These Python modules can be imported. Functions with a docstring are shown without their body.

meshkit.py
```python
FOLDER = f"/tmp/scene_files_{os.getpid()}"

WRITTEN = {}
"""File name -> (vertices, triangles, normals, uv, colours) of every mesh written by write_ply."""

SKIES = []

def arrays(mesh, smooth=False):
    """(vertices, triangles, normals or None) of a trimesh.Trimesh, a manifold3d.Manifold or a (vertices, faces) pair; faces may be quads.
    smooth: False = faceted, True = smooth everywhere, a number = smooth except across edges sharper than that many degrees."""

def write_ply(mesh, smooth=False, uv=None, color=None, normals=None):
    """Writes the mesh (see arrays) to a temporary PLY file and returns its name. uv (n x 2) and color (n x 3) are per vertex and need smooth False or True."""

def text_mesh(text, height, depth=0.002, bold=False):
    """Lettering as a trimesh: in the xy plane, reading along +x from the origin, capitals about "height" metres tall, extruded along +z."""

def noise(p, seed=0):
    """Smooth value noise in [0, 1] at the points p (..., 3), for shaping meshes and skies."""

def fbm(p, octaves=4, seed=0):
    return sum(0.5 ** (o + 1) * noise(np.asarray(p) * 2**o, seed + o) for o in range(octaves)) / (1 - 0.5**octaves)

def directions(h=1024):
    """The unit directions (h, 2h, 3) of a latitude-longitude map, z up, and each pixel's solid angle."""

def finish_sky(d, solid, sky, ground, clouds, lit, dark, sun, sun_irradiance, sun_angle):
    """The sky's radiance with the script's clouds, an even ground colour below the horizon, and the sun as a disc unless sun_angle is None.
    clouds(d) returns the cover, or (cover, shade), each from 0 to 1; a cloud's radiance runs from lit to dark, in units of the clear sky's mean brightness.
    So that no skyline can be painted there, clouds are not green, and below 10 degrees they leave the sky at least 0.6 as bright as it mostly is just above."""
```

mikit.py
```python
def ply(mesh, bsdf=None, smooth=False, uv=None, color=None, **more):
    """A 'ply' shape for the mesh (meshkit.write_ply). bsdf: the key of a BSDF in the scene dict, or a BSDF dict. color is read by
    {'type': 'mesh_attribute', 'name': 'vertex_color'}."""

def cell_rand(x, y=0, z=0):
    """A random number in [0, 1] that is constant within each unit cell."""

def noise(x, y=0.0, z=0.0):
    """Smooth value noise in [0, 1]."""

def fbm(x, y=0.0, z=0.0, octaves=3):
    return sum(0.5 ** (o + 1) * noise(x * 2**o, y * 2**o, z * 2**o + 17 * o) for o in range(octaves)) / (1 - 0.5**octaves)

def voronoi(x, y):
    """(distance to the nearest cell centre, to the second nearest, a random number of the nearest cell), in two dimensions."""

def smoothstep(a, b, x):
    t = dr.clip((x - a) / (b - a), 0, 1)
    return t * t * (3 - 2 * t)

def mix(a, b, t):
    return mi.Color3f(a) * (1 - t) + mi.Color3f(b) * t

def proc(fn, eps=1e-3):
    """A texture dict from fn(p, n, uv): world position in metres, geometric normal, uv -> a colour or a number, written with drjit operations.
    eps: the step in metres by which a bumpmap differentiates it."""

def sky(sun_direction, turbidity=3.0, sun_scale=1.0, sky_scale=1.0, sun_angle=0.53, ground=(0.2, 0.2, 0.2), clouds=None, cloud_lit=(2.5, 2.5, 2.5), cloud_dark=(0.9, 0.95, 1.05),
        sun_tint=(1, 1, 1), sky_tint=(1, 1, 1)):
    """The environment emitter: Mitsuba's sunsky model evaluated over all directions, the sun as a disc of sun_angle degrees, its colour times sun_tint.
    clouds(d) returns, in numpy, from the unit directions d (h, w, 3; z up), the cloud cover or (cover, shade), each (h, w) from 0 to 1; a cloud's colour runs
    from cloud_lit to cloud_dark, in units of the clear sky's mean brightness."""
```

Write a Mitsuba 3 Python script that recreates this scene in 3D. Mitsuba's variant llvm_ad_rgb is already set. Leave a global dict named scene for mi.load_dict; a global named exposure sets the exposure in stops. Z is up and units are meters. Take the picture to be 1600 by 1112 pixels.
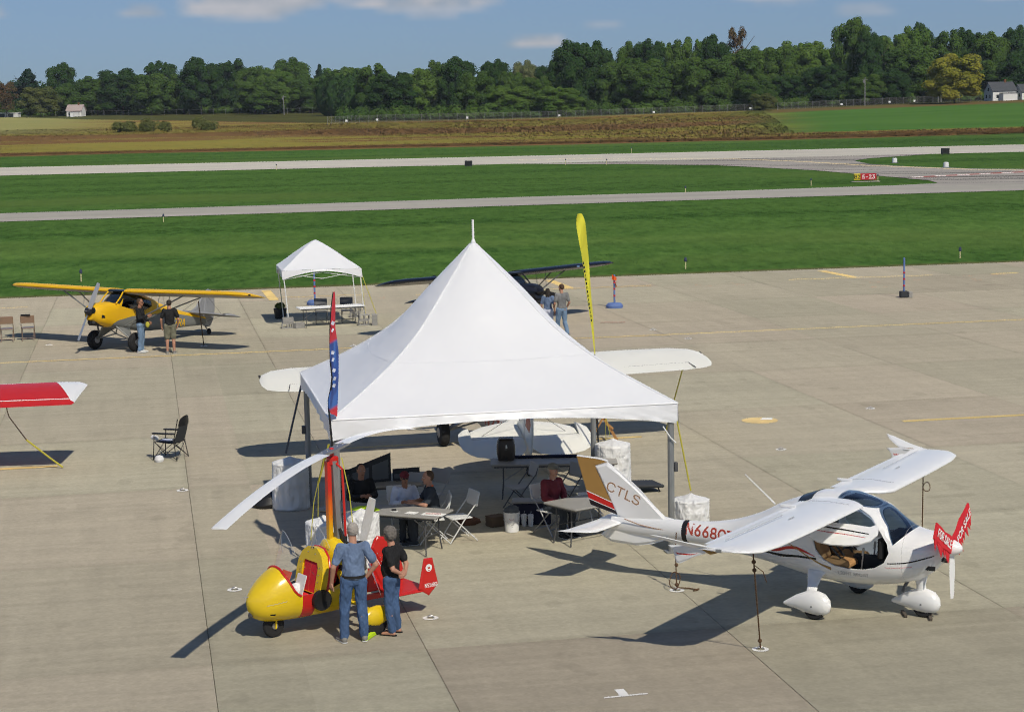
# Small airfield open day: apron with parked light aircraft, a white frame tent, grass, runway and woodland.
import math, random
import numpy as np
import trimesh
import manifold3d as m3
import mitsuba as mi
import mikit, meshkit
from mikit import noise, fbm, smoothstep, mix, cell_rand
from shapely.geometry import Polygon, LineString, Point, box as sbox
from shapely.ops import unary_union

T = mi.ScalarTransform4f
scene, labels = {'type': 'scene'}, {}
R0 = random.Random(7)

# ------------------------------------------------------------------ camera, sky, exposure
CAM = np.array([0.0, 0.0, 7.9606])
FWD = np.array([0.0, 0.9915345, -0.1298431])
UP = np.array([0.0185372, 0.1298208, 0.9913642])
scene['camera'] = {'type': 'perspective', 'fov': 30.179, 'fov_axis': 'x', 'near_clip': 0.5, 'far_clip': 9000.0,
                   'to_world': T().look_at(origin=CAM.tolist(), target=(CAM + FWD).tolist(), up=UP.tolist())}
exposure = 1.2


def clouds(d):
    az = np.degrees(np.arctan2(d[..., 0], d[..., 1]))
    el = np.degrees(np.arcsin(np.clip(d[..., 2], -1, 1)))
    q = np.stack([az * 0.55, el * 1.5, 0 * el], -1)
    f = meshkit.fbm(q, 5, seed=3)
    f2 = meshkit.fbm(q * [2.3, 2.6, 1] + 9.0, 4, seed=11)
    cover = np.zeros_like(az)
    # fair-weather cumulus: flat bases, scattered all round the sky
    for a, e, wa, we, s in ((-7.3, 3.15, 2.0, .75, 1.1), (-2.9, 3.2, 2.3, .60, 1.1), (-15.2, 2.95, .8, .35, .9), (.78, 1.85, 1.0, .25, 1.1), (8.4, 3.15, 1.5, .45, 1), (5.4, 3.5, 1.2, .5, .9), (14.6, 3.1, 1.1, .5, 1),
                            (2.5, 3.3, 1.0, .3, .7), (10.5, 2.6, .9, .2, .4), (-10.7, 2.9, .6, .25, .7), (-2.2, 2.75, .7, .2, .4), (2.9, 2.35, .5, .15, .4)):
        r = ((az - a) / wa) ** 2 + ((el - e) / np.where(el < e, we * .6, we)) ** 2
        cover = np.maximum(cover, s * np.clip(1.25 - r + (f - .5) * 1.5 + (f2 - .5) * .9, 0, 1))
    high = np.clip((f - .62) * 5, 0, 1) * np.clip((el - 6) / 6, 0, 1)
    cover = np.maximum(cover, high * .9)
    shade = np.clip(.38 - (f2 - .5) * 1.8, 0, 1)
    return np.clip(cover, 0, 1) * .8, shade


scene['sky'] = mikit.sky((0.435, -.955, 1.0), turbidity=2.6, clouds=clouds, cloud_lit=(3.3, 3.2, 3.3), cloud_dark=(2.0, 2.2, 2.45), sky_tint=(.68, .75, .90), sun_tint=(.885, 1.0, 1.17), sun_scale=1.03)

# ------------------------------------------------------------------ helpers


def numbered(key, pool):
    if key not in pool:
        return key
    n = 1
    while f'{key}_{n:03d}' in pool:
        n += 1
    return f'{key}_{n:03d}'


USED = set()


def thing(name, label=None, category=None, group=None, kind=None):
    key = numbered(name, USED)
    USED.add(key)
    d = {}
    if label:
        d['label'] = label
    if category:
        d['category'] = category
    if group:
        d['group'] = group
    if kind:
        d['kind'] = kind
    labels[key] = d
    return key


def part(parent, name, mesh, mat, smooth=32, label=None, kind=None, **kw):
    key = numbered(parent + '__' + name, USED)
    USED.add(key)
    scene[key] = mikit.ply(mesh, mat, smooth, **kw)
    d = {}
    if label:
        d['label'] = label
    if kind:
        d['kind'] = kind
    if d:
        labels[key] = d
    return key


def single(name, mesh, mat, label, category, group=None, smooth=32, kind=None):
    key = thing(name, label, category, group, kind)
    scene[key] = mikit.ply(mesh, mat, smooth)
    return key


def ply_up(v, f, m):
    """Blades and stalks: a soup of small upright faces that is shaded as the sward it forms."""
    n = np.tile([0.0, -.15, .99], (len(v), 1))
    return {'type': 'ply', 'filename': meshkit.write_ply((v, f), False, None, None, n), 'face_normals': False, 'bsdf': {'type': 'ref', 'id': m}}


def tri(v, f):
    return trimesh.Trimesh(np.asarray(v, float), np.asarray(f, int), process=False)


def cat(*ms):
    l = []
    for m in ms:
        l += list(m) if isinstance(m, (list, tuple)) else [m]
    return trimesh.util.concatenate(l)


def unit(v):
    v = np.asarray(v, float)
    return v / (np.linalg.norm(v) + 1e-12)


def rot(axis, deg):
    return trimesh.transformations.rotation_matrix(math.radians(deg), axis)


def mv(x=0, y=0, z=0):
    M = np.eye(4)
    M[:3, 3] = (x, y, z)
    return M


def xf(mesh, *Ms):
    m = mesh.copy()
    for M in Ms:
        m.apply_transform(M)
    return m


def place(x, y, z, yaw, pitch=0.0, roll=0.0):
    return mv(x, y, z) @ rot([0, 0, 1], yaw) @ rot([0, 1, 0], -pitch) @ rot([1, 0, 0], roll)


def man(mesh):
    return m3.Manifold(m3.Mesh(np.asarray(mesh.vertices, np.float32), np.asarray(mesh.faces, np.uint32)))


def unman(m):
    k = m.to_mesh()
    return tri(k.vert_properties[:, :3], k.tri_verts)


def bx(sx, sy, sz, c=(0, 0, 0), bev=0.0):
    if bev <= 0:
        m = trimesh.creation.box((sx, sy, sz))
    else:
        b = min(bev, sx * .45, sy * .45, sz * .45)
        p = []
        for a in (-1, 1):
            for q in (-1, 1):
                for r in (-1, 1):
                    X, Y, Z = a * sx / 2, q * sy / 2, r * sz / 2
                    p += [(X - a * b, Y - q * b, Z), (X - a * b, Y, Z - r * b), (X, Y - q * b, Z - r * b)]
        m = trimesh.convex.convex_hull(np.array(p))
    m.apply_translation(c)
    return m


def frame(t):
    t = unit(t)
    a = np.cross(t, [0, 0, 1.0] if abs(t[2]) < .95 else [1.0, 0, 0])
    a = unit(a)
    return a, np.cross(t, a)


def tube(pts, r, n=8, closed_ends=True):
    p = np.asarray(pts, float)
    r = np.broadcast_to(np.asarray(r, float), (len(p),))
    t = np.gradient(p, axis=0)
    ang = np.arange(n) * 2 * np.pi / n
    a, b = frame(t[0])
    rings = []
    for i in range(len(p)):
        ti = unit(t[i])
        a = unit(a - ti * (a @ ti))
        b = np.cross(ti, a)
        rings.append(p[i] + r[i] * (np.cos(ang)[:, None] * a + np.sin(ang)[:, None] * b))
    return loft(rings, closed_ends)


def loft(rings, caps=True):
    k, n = len(rings), len(rings[0])
    v = np.vstack(rings)
    f = []
    for i in range(k - 1):
        for j in range(n):
            a, b = i * n + j, i * n + (j + 1) % n
            f += [(a, b, b + n), (a, b + n, a + n)]
    if caps:
        c0, c1 = len(v), len(v) + 1
        v = np.vstack([v, rings[0].mean(0), rings[-1].mean(0)])
        for j in range(n):
            f.append((c0, (j + 1) % n, j))
            f.append((c1, (k - 1) * n + j, (k - 1) * n + (j + 1) % n))
    m = tri(v, f)
    if m.volume < 0:
        m.invert()
    return m


def lathe(prof, n=20):
    ang = np.arange(n) * 2 * np.pi / n
    return loft([np.stack([r * np.cos(ang), r * np.sin(ang), np.full(n, z)], -1) for r, z in prof])


def bar(a, b, w, h=None, n=None):
    """A rectangular bar from a to b, w wide, h deep (about vertical)."""
    a, b = np.asarray(a, float), np.asarray(b, float)
    h = w if h is None else h
    s, u = frame(b - a)
    q = [s * w / 2 + u * h / 2, -s * w / 2 + u * h / 2, -s * w / 2 - u * h / 2, s * w / 2 - u * h / 2]
    return loft([np.array([a + k for k in q]), np.array([b + k for k in q])])


def prism(poly, t, z0=0.0):
    """2-D outline extruded along z from z0."""
    pg = poly if hasattr(poly, 'geom_type') else Polygon(poly)
    pg = pg.buffer(0)
    gs = getattr(pg, 'geoms', [pg])
    m = cat([trimesh.creation.extrude_polygon(g, t, engine='earcut') for g in gs])
    m.apply_translation((0, 0, z0))
    return m


def lens(poly, t, edge=0.006, bev=0.06):
    """A plate of thickness t that thins towards its outline (in the xy plane)."""
    pg = (poly if hasattr(poly, 'geom_type') else Polygon(poly)).buffer(0)
    inner = pg.buffer(-bev).simplify(.002)
    out = []
    for s in (1, -1):
        ring = pg.difference(inner) if not inner.is_empty else pg
        for g, flat in ([(x, 0) for x in getattr(ring, 'geoms', [ring])] + [(x, 1) for x in getattr(inner, 'geoms', [inner]) if not inner.is_empty]):
            v, f = trimesh.creation.triangulate_polygon(g, engine='earcut')
            on = np.array([pg.exterior.distance(Point(*q)) < 1e-6 for q in v])
            z = np.where(on & (flat == 0), edge / 2, t / 2) * s
            f = np.asarray(f)
            m = tri(np.column_stack([v, z]), f)
            if (m.face_normals[:, 2].sum() * s) < 0:
                m.invert()
            out.append(m)
    ext = np.asarray(pg.exterior.coords)[:-1]
    n = len(ext)
    v = np.vstack([np.column_stack([ext, np.full(n, edge / 2)]), np.column_stack([ext, np.full(n, -edge / 2)])])
    f = []
    for i in range(n):
        j = (i + 1) % n
        f += [(i, n + i, n + j), (i, n + j, j)]
    w = tri(v, f)
    if not pg.exterior.is_ccw:
        w.invert()
    return cat(out + [w])


# xy-plane plate -> upright plate in the x-z plane (thickness along y)
UPRIGHT = rot([1, 0, 0], 90)


def text(s, h, depth=.004, bold=True):
    return meshkit.text_mesh(s, h, depth, bold)


def center_text(s, h, depth=.004, bold=True, width=None):
    m = text(s, h, depth, bold)
    b = m.bounds
    m.apply_translation((-(b[0, 0] + b[1, 0]) / 2, -(b[0, 1] + b[1, 1]) / 2, 0))
    if width:
        m.apply_scale([width / (b[1, 0] - b[0, 0]), 1, 1])
    return m


# ------------------------------------------------------------------ materials


def mat(name, color, rough=.6, metal=0.0, coat=0.0, spec=.5, two=True, bump=None, bscale=1.0, **kw):
    c = color if isinstance(color, dict) else {'type': 'rgb', 'value': list(color)}
    b = {'type': 'principled', 'base_color': c, 'roughness': rough, 'metallic': metal, 'specular': spec, **kw}
    if coat:
        b |= {'clearcoat': coat, 'clearcoat_gloss': .9}
    if bump:
        b = {'type': 'bumpmap', 'arbitrary': bump, 'scale': bscale, 'bsdf': b}
    if two:
        b = {'type': 'twosided', 'bsdf': b}
    scene[name] = b


def dusty(c, amount=.1, s=9.0):
    c = np.array(c)

    def fn(p, n, uv):
        f = fbm(p.x * s, p.y * s, p.z * s, 3)
        return mi.Color3f(*c.tolist()) * (1 - amount + 2 * amount * f)
    return mikit.proc(fn)


mat('m_white_paint', dusty((.80, .80, .79), .03, 2.5), .18, coat=1.0)
mat('m_white_fabric_wing', dusty((.78, .77, .70), .04, 1.5), .42)
mat('m_white_plain', (.78, .78, .77), .5)
mat('m_black', (.012, .012, .013), .5)
mat('m_black_gloss', (.012, .012, .016), .22, coat=.4)
mat('m_navy_gloss', (.004, .006, .011), .25, coat=.5)
mat('m_rubber', (.016, .016, .017), .85)
mat('m_red_paint', dusty((.55, .018, .014), .06, 3), .3, coat=.4)
mat('m_red_cloth', dusty((.62, .020, .030), .1, 6), .8)
mat('m_yellow_paint', dusty((.76, .53, .010), .05, 3), .2, coat=1.0)
mat('m_cub_yellow', dusty((.80, .46, .006), .05, 2), .35, coat=.25)
mat('m_silver', dusty((.34, .34, .34), .06, 3), .42, metal=.35)
mat('m_silver_wing', dusty((.42, .41, .38), .05, 3), .6)
mat('m_gold_paint', (.36, .20, .055), .42)
mat('m_metal', (.42, .42, .43), .42, metal=.8)
mat('m_galv', dusty((.30, .31, .31), .12, 4), .5, metal=.5)
mat('m_steel_dark', (.10, .10, .105), .5, metal=.4)
mat('m_chrome', (.75, .75, .75), .16, metal=1.0)
mat('m_tan', dusty((.46, .25, .10), .1, 8), .65)
mat('m_rope', (.10, .055, .028), .9)
mat('m_strap_yellow', (.50, .45, .05), .7)
mat('m_orange', (.80, .12, .02), .7)
mat('m_wood', dusty((.40, .20, .07), .2, 12), .65)
mat('m_table_top', dusty((.30, .29, .27), .06, 7), .5)
mat('m_chair_white', (.66, .66, .64), .45)
mat('m_chair_grey', (.34, .34, .34), .5)
mat('m_chair_brown', dusty((.36, .24, .17), .1, 5), .28, metal=.25)
mat('m_navy_cloth', (.010, .012, .035), .85)
mat('m_brown_plastic', (.045, .035, .026), .4)
mat('m_paper', (.80, .80, .78), .7)
mat('m_cinder', dusty((.30, .29, .27), .18, 14), .95)
mat('m_blue_paint', dusty((.12, .19, .42), .2, 6), .6)
mat('m_dark_panel', (.030, .033, .038), .7)
mat('m_grey_panel', (.11, .12, .13), .8)
mat('m_lime', (.52, .75, .02), .6)
mat('m_text_brown', (.36, .20, .11), .5)
mat('m_text_red', (.42, .06, .035), .5)
mat('m_grey_text', (.45, .45, .45), .6)
mat('m_paint_line', dusty((.62, .45, .17), .2, 2.5), .85)
mat('m_paint_cream', dusty((.66, .49, .22), .15, 4), .85)
mat('m_paint_white', dusty((.72, .71, .68), .12, 3), .85)
mat('m_paint_red', (.30, .085, .07), .85)
mat('m_terracotta', (.16, .07, .035), .9)
# people
mat('m_skin', dusty((.46, .235, .155), .06, 20), .55)
mat('m_skin_tan', dusty((.36, .17, .10), .06, 20), .55)
mat('m_hair_grey', dusty((.33, .30, .27), .3, 40), .8)
mat('m_hair_dark', dusty((.025, .018, .013), .3, 40), .7)
mat('m_hair_brown', dusty((.075, .042, .022), .3, 40), .7)
mat('m_hair_pepper', dusty((.14, .125, .11), .45, 45), .85)


def denim(c):
    c = np.array(c)

    def fn(p, n, uv):
        f = fbm(p.x * 9, p.y * 9, p.z * 4, 3)
        return mi.Color3f(*c.tolist()) * (.62 + .8 * f)
    return mikit.proc(fn)


def cloth_bump(p, n, uv):
    return fbm(p.x * 13, p.y * 13, p.z * 7, 3) * .05 + fbm(p.x * 40, p.y * 40, p.z * 25, 2) * .008


CB = mikit.proc(cloth_bump, 4e-3)
mat('m_jeans', denim((.055, .105, .215)), .85, bump=CB)
mat('m_jeans_light', denim((.15, .23, .34)), .85, bump=CB)
mat('m_khaki', denim((.17, .165, .115)), .85, bump=CB)
mat('m_shirt_blue', denim((.13, .185, .30)), .85, bump=CB)
mat('m_shirt_black', denim((.010, .010, .011)), .85, bump=CB)
mat('m_shirt_grey', denim((.19, .19, .19)), .85, bump=CB)
mat('m_shirt_dark', denim((.03, .038, .05)), .85, bump=CB)
mat('m_shirt_white', denim((.62, .66, .78)), .8, bump=CB)
mat('m_jacket_maroon', denim((.16, .02, .03)), .85, bump=CB)
mat('m_cap_grey', (.19, .18, .15), .85)
mat('m_shoe_white', (.6, .6, .58), .7)
mat('m_shoe_grey', (.22, .21, .19), .7)
mat('m_white_soft', (.75, .75, .75), .8)


# tarpaulin, tent
def tent_bump(p, n, uv):
    return fbm(p.x * 2.2, p.y * 2.2, p.z * 5, 3) * .05 + fbm(p.x * 9, p.y * 9, p.z * 12, 2) * .004


mat('m_tent', dusty((.77, .775, .79), .025, 1.2), .42, bump=mikit.proc(tent_bump, 1e-2), bscale=.5)


def tarp_bump(p, n, uv):
    return noise(p.x * 9, p.y * 9, p.z * 7) * .05 + dr_abs(noise(p.x * 21, p.y * 21, p.z * 14) - .5) * .04


def dr_abs(x):
    import drjit as dr
    return dr.abs(x)


mat('m_tarp', dusty((.78, .78, .77), .04, 5), .45, bump=mikit.proc(tarp_bump, 5e-3))
scene['m_glass'] = {'type': 'thindielectric', 'int_ior': 1.5}
scene['m_glass_tint'] = {'type': 'thindielectric', 'int_ior': 1.5, 'specular_transmittance': {'type': 'rgb', 'value': [.34, .42, .52]}}

# ------------------------------------------------------------------ the setting: apron, grass, runway, terrain
import drjit as dr
GA = 0.19
GC, GS = math.cos(GA), math.sin(GA)


def w2(u, v):
    """Airfield grid (u along the stand lines, v away from the terminal) to world x, y."""
    return u * GC - v * GS, u * GS + v * GC


def height(x, y):
    v = -x * GS + y * GC
    t = np.clip((v - 330) / 270, 0, 1)
    t = t * t * (3 - 2 * t)
    sp = np.where(x > 0, x * x / (np.abs(x) + 40.0), 0)
    return .0125 * np.maximum(0, v - 330) + .022 * sp * t


def concrete(p, n, uv):
    u, v = p.x * GC + p.y * GS, -p.x * GS + p.y * GC
    left = u < 2.0
    iu = dr.select(left, dr.floor((u - .7) / 4.6), 100 + dr.floor((u - 3.85) / 4.6))
    iv = dr.floor((v - 27.2) / 6.7)
    tone = .90 + .15 * cell_rand(iu, iv, 3)
    warm = cell_rand(iu, iv, 5)
    big = fbm(u * .11 + 3, v * .11, 0, 3)
    grit = noise(u * 31, v * 31, 5.0)
    broom = fbm(u * .5, v * 5.5, 1.0, 3)
    wheel = fbm(u * 4.5, v * .28, 2.0, 3)
    fine = fbm(u * 14, v * 14, 3.0, 2)
    stain = smoothstep(.64, .80, fbm(u * .8, v * .6, 7.0, 4))
    oil = smoothstep(.73, .82, fbm(u * 1.6 + 40, v * 1.3, 9.0, 3))
    dv = dr.abs(v - 27.2 - 6.7 * iv - 3.35) - 3.35
    du = dr.select(left, dr.abs(u - .7 - 4.6 * iu - 2.3), dr.abs(u - 3.85 - 4.6 * (iu - 100) - 2.3)) - 2.3
    seam = dr.maximum(smoothstep(-.28, -.02, dv + .10 * (noise(u * 3, v * 3) - .5)) * (.35 + .65 * noise(u * .6, v * .3)), .6 * smoothstep(-.14, 0, du) * noise(u * .3, v * .5))
    # the outer stands are older, greyer concrete
    tone = tone * (1 - .13 * seam) * (1 - .13 * smoothstep(38, 58, v))
    k = tone * (.67 + .20 * big + .20 * broom + .12 * wheel + .15 * fine) * (.955 + .09 * grit) * (1 - .07 * stain) * (1 - .10 * oil)
    return mix((.378, .352, .262), (.390, .340, .262), warm) * k


mat('m_concrete', mikit.proc(concrete), .95, spec=.0)


def pavement(p, n, uv):
    u, v = p.x * GC + p.y * GS, -p.x * GS + p.y * GC
    f = fbm(u * .05, v * .4, 2, 4)
    g = fbm(u * .35, v * .9, 5, 3)
    seam = smoothstep(.06, .0, dr.abs(v / 3.8 - dr.floor(v / 3.8) - .5)) * .06
    return mi.Color3f(.335, .318, .275) * (.80 + .3 * f + .12 * g - seam)


mat('m_pavement', mikit.proc(pavement), .93, spec=.2)


def taxi(p, n, uv):
    return pavement(p, n, uv) * mi.Color3f(.74, .745, .76)


mat('m_taxiway', mikit.proc(taxi), .93, spec=.2)


def asphalt(p, n, uv):
    f = fbm(p.x * .05, p.y * .16, 2, 4)
    g = fbm(p.x * .4, p.y * .6, 5, 3)
    # rubber left by turning tyres, along the curve of the exit
    r = dr.sqrt(dr.square(p.x - 60) + dr.square((p.y - 330) * 1.0))
    t = fbm(r * .55, dr.atan2(p.y - 330, p.x - 60) * 3, 3, 3)
    rub = smoothstep(.52, .74, t)
    return mi.Color3f(.225, .21, .19) * (.72 + .45 * f + .2 * g) * (1 - .6 * rub)


mat('m_asphalt', mikit.proc(asphalt), .92, spec=.2)


def turf(p, n, uv):
    u, v = p.x * GC + p.y * GS, -p.x * GS + p.y * GC
    near = fbm(p.x * .9, p.y * .5, 0, 4)
    tuft = fbm(p.x * 5.0, p.y * 1.6, 4, 3)
    mow = fbm(u * .012, v * .16, 5, 3)
    big = fbm(u * .018, v * .05, 6, 3)
    g = mix((.036, .086, .016), (.086, .166, .034), .10 + .62 * near + .70 * (tuft - .5) + .9 * (mow - .5) + .45 * (noise(p.x * 2.2, p.y * .9, 9) - .5))
    g = mix(g, mi.Color3f(.10, .155, .036), smoothstep(.52, .8, big) * .55)
    g = g * (.99 - .24 * smoothstep(100, 170, v))
    # dry fringe where the turf meets pavement
    dry = smoothstep(87.4, 86.3, v + .5 * (noise(u * 2.1, v * .5) - .5)) * .75
    g = mix(g, mi.Color3f(.13, .115, .055), dry)
    # the fields beyond the runway: rough strips, ripening crop, hay and pasture
    vw = v + 14 * (fbm(u * .022, v * .01, 8, 3) - .5) + 5 * (fbm(u * .12, v * .05, 3, 2) - .5)
    strip = fbm(u * .02, v * .13, 12, 4)
    speck = fbm(u * .5, v * .22, 14, 3)
    olive = mix((.205, .165, .036), (.160, .150, .034), speck)
    rust = mix((.165, .092, .034), (.115, .070, .030), speck)
    crop = mix(olive, rust, smoothstep(.46, .64, strip + .35 * (smoothstep(398, 372, vw) + smoothstep(466, 486, vw) * smoothstep(560, 500, vw))))
    hay = mix((.235, .215, .085), (.180, .185, .065), fbm(u * .05, v * .12, 21, 3))
    crop = mix(crop, hay, smoothstep(545, 575, vw) * smoothstep(5, -45, u))
    past = mix((.042, .105, .019), (.066, .138, .028), fbm(u * .03, v * .09, 31, 3))
    edge = 140 + .30 * (v - 395)
    isp = smoothstep(-20, 16, u - edge + 9 * (noise(u * .05, v * .05) - .5)) * smoothstep(404, 412, vw)
    crop = mix(crop, past, isp)
    far = smoothstep(585, 600, vw) * smoothstep(-6, 6, u - edge)
    crop = mix(crop, mix((.12, .07, .030), (.09, .085, .028), strip), far)
    g = mix(g, crop, smoothstep(366, 370, vw))
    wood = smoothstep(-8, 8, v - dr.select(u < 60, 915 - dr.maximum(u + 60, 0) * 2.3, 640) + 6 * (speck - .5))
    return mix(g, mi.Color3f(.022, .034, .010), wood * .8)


def turf_bump(p, n, uv):
    return fbm(p.x * 4, p.y * 4, 0, 3) * .10


mat('m_turf', mikit.proc(turf), .95, spec=.1, bump=mikit.proc(turf_bump, .02))

# terrain: one sheet to the horizon; it dips under the apron slabs
vs = np.concatenate([[-400, -60, 0], np.linspace(10, 84, 12), [85.6, 86.3, 86.5, 88], np.linspace(92, 330, 35), np.linspace(336, 720, 65), np.linspace(740, 1200, 30), [1500, 2200, 4000, 8000]])
us = np.concatenate([[-6000, -2500, -1200, -800], np.linspace(-500, 500, 101), [800, 1200, 2500, 6000]])
U, V = np.meshgrid(us, vs)
X, Y = w2(U, V)
Z = height(X, Y)
Z = np.where(V > 1300, height(X, Y * 0 + 1300) * 0 + np.minimum(Z, 12.5), np.minimum(Z, 14))
Z = Z + np.where((V > 340), (meshkit.fbm(np.stack([U * .012, V * .012, 0 * U], -1), 3, 5) - .5) * np.clip((V - 340) / 80, 0, 1) * .8, 0)
Z = np.where(V < 86.4, -.08, np.where(V < 90, .02, Z))
nu = len(us)
F = [(i * nu + j, i * nu + j + 1, (i + 1) * nu + j + 1, (i + 1) * nu + j) for i in range(len(vs) - 1) for j in range(nu - 1)]
g = thing('ground', kind='structure')
scene[g] = mikit.ply((np.stack([X.ravel(), Y.ravel(), Z.ravel()], -1), np.array(F)), 'm_turf', True)

# the apron: cast slabs with open joints, each its own piece
apron = thing('apron', kind='structure')
ulines = [.7 - 4.6 * k for k in range(8, -1, -1)] + [3.85 + 4.6 * k for k in range(0, 8)]
vlines = [20.5 - 6.7 * k for k in (2, 1)] + [20.5 + 6.7 * k for k in range(0, 10)] + [86.3]
J = .004


def slab(u0, u1, v0, v1, z):
    a, b = [], []
    c = .003
    for (uu, vv, su, sv) in ((u0, v0, 1, 1), (u1, v0, -1, 1), (u1, v1, -1, -1), (u0, v1, 1, -1)):
        x, y = w2(uu + su * J, vv + sv * J)
        a.append((x, y))
        x2, y2 = w2(uu + su * (J + c), vv + sv * (J + c))
        b.append((x2, y2))
    top = [(x, y, z) for x, y in b]
    mid = [(x, y, z - c) for x, y in a]
    low = [(x, y, -.16) for x, y in a]
    f = [(0, 1, 2), (0, 2, 3)]
    for o in (0, 4):
        for i in range(4):
            j = (i + 1) % 4
            f += [(o + i, o + 4 + i, o + 4 + j), (o + i, o + 4 + j, o + j)]
    return tri(top + mid + low, f)


rs = random.Random(3)
outer = []
for iu in range(len(ulines) - 1):
    for iv in range(len(vlines) - 1):
        u0, u1, v0, v1 = ulines[iu], ulines[iu + 1], vlines[iv], vlines[iv + 1]
        cuts = [v0, v1]
        if abs(u0 - .7) < .1 and v1 < 60:
            cuts = [v0, (v0 + v1) / 2, v1]
        for a_, b_ in zip(cuts[:-1], cuts[1:]):
            m = slab(u0, u1, a_, b_, rs.uniform(-.002, .002))
            x, y = w2((u0 + u1) / 2, (a_ + b_) / 2)
            if abs(x) < y * .30 + 4 and y > 17:
                part(apron, 'slab', m, 'm_concrete', False)
            else:
                outer.append(m)
for uu in range(-16, -8):
    for iv in range(len(vlines) - 1):
        outer.append(slab(.7 + 4.6 * uu, .7 + 4.6 * (uu + 1), vlines[iv], vlines[iv + 1], 0))
for uu in range(7, 16):
    for iv in range(len(vlines) - 1):
        outer.append(slab(3.85 + 4.6 * uu, 3.85 + 4.6 * (uu + 1), vlines[iv], vlines[iv + 1], 0))
part(apron, 'slab_field', cat(outer), 'm_concrete', False, kind='stuff')


def sheet(poly, z, mat_, name, parent=None):
    pg = Polygon(poly) if not hasattr(poly, 'geom_type') else poly
    v, f = trimesh.creation.triangulate_polygon(pg, engine='earcut')
    m = tri(np.column_stack([v, np.full(len(v), z)]), f)
    if m.face_normals[:, 2].sum() < 0:
        m.invert()
    if parent:
        return part(parent, name, m, mat_, False)
    k = thing(name, kind='structure')
    scene[k] = mikit.ply(m, mat_, False)
    return k


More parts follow.
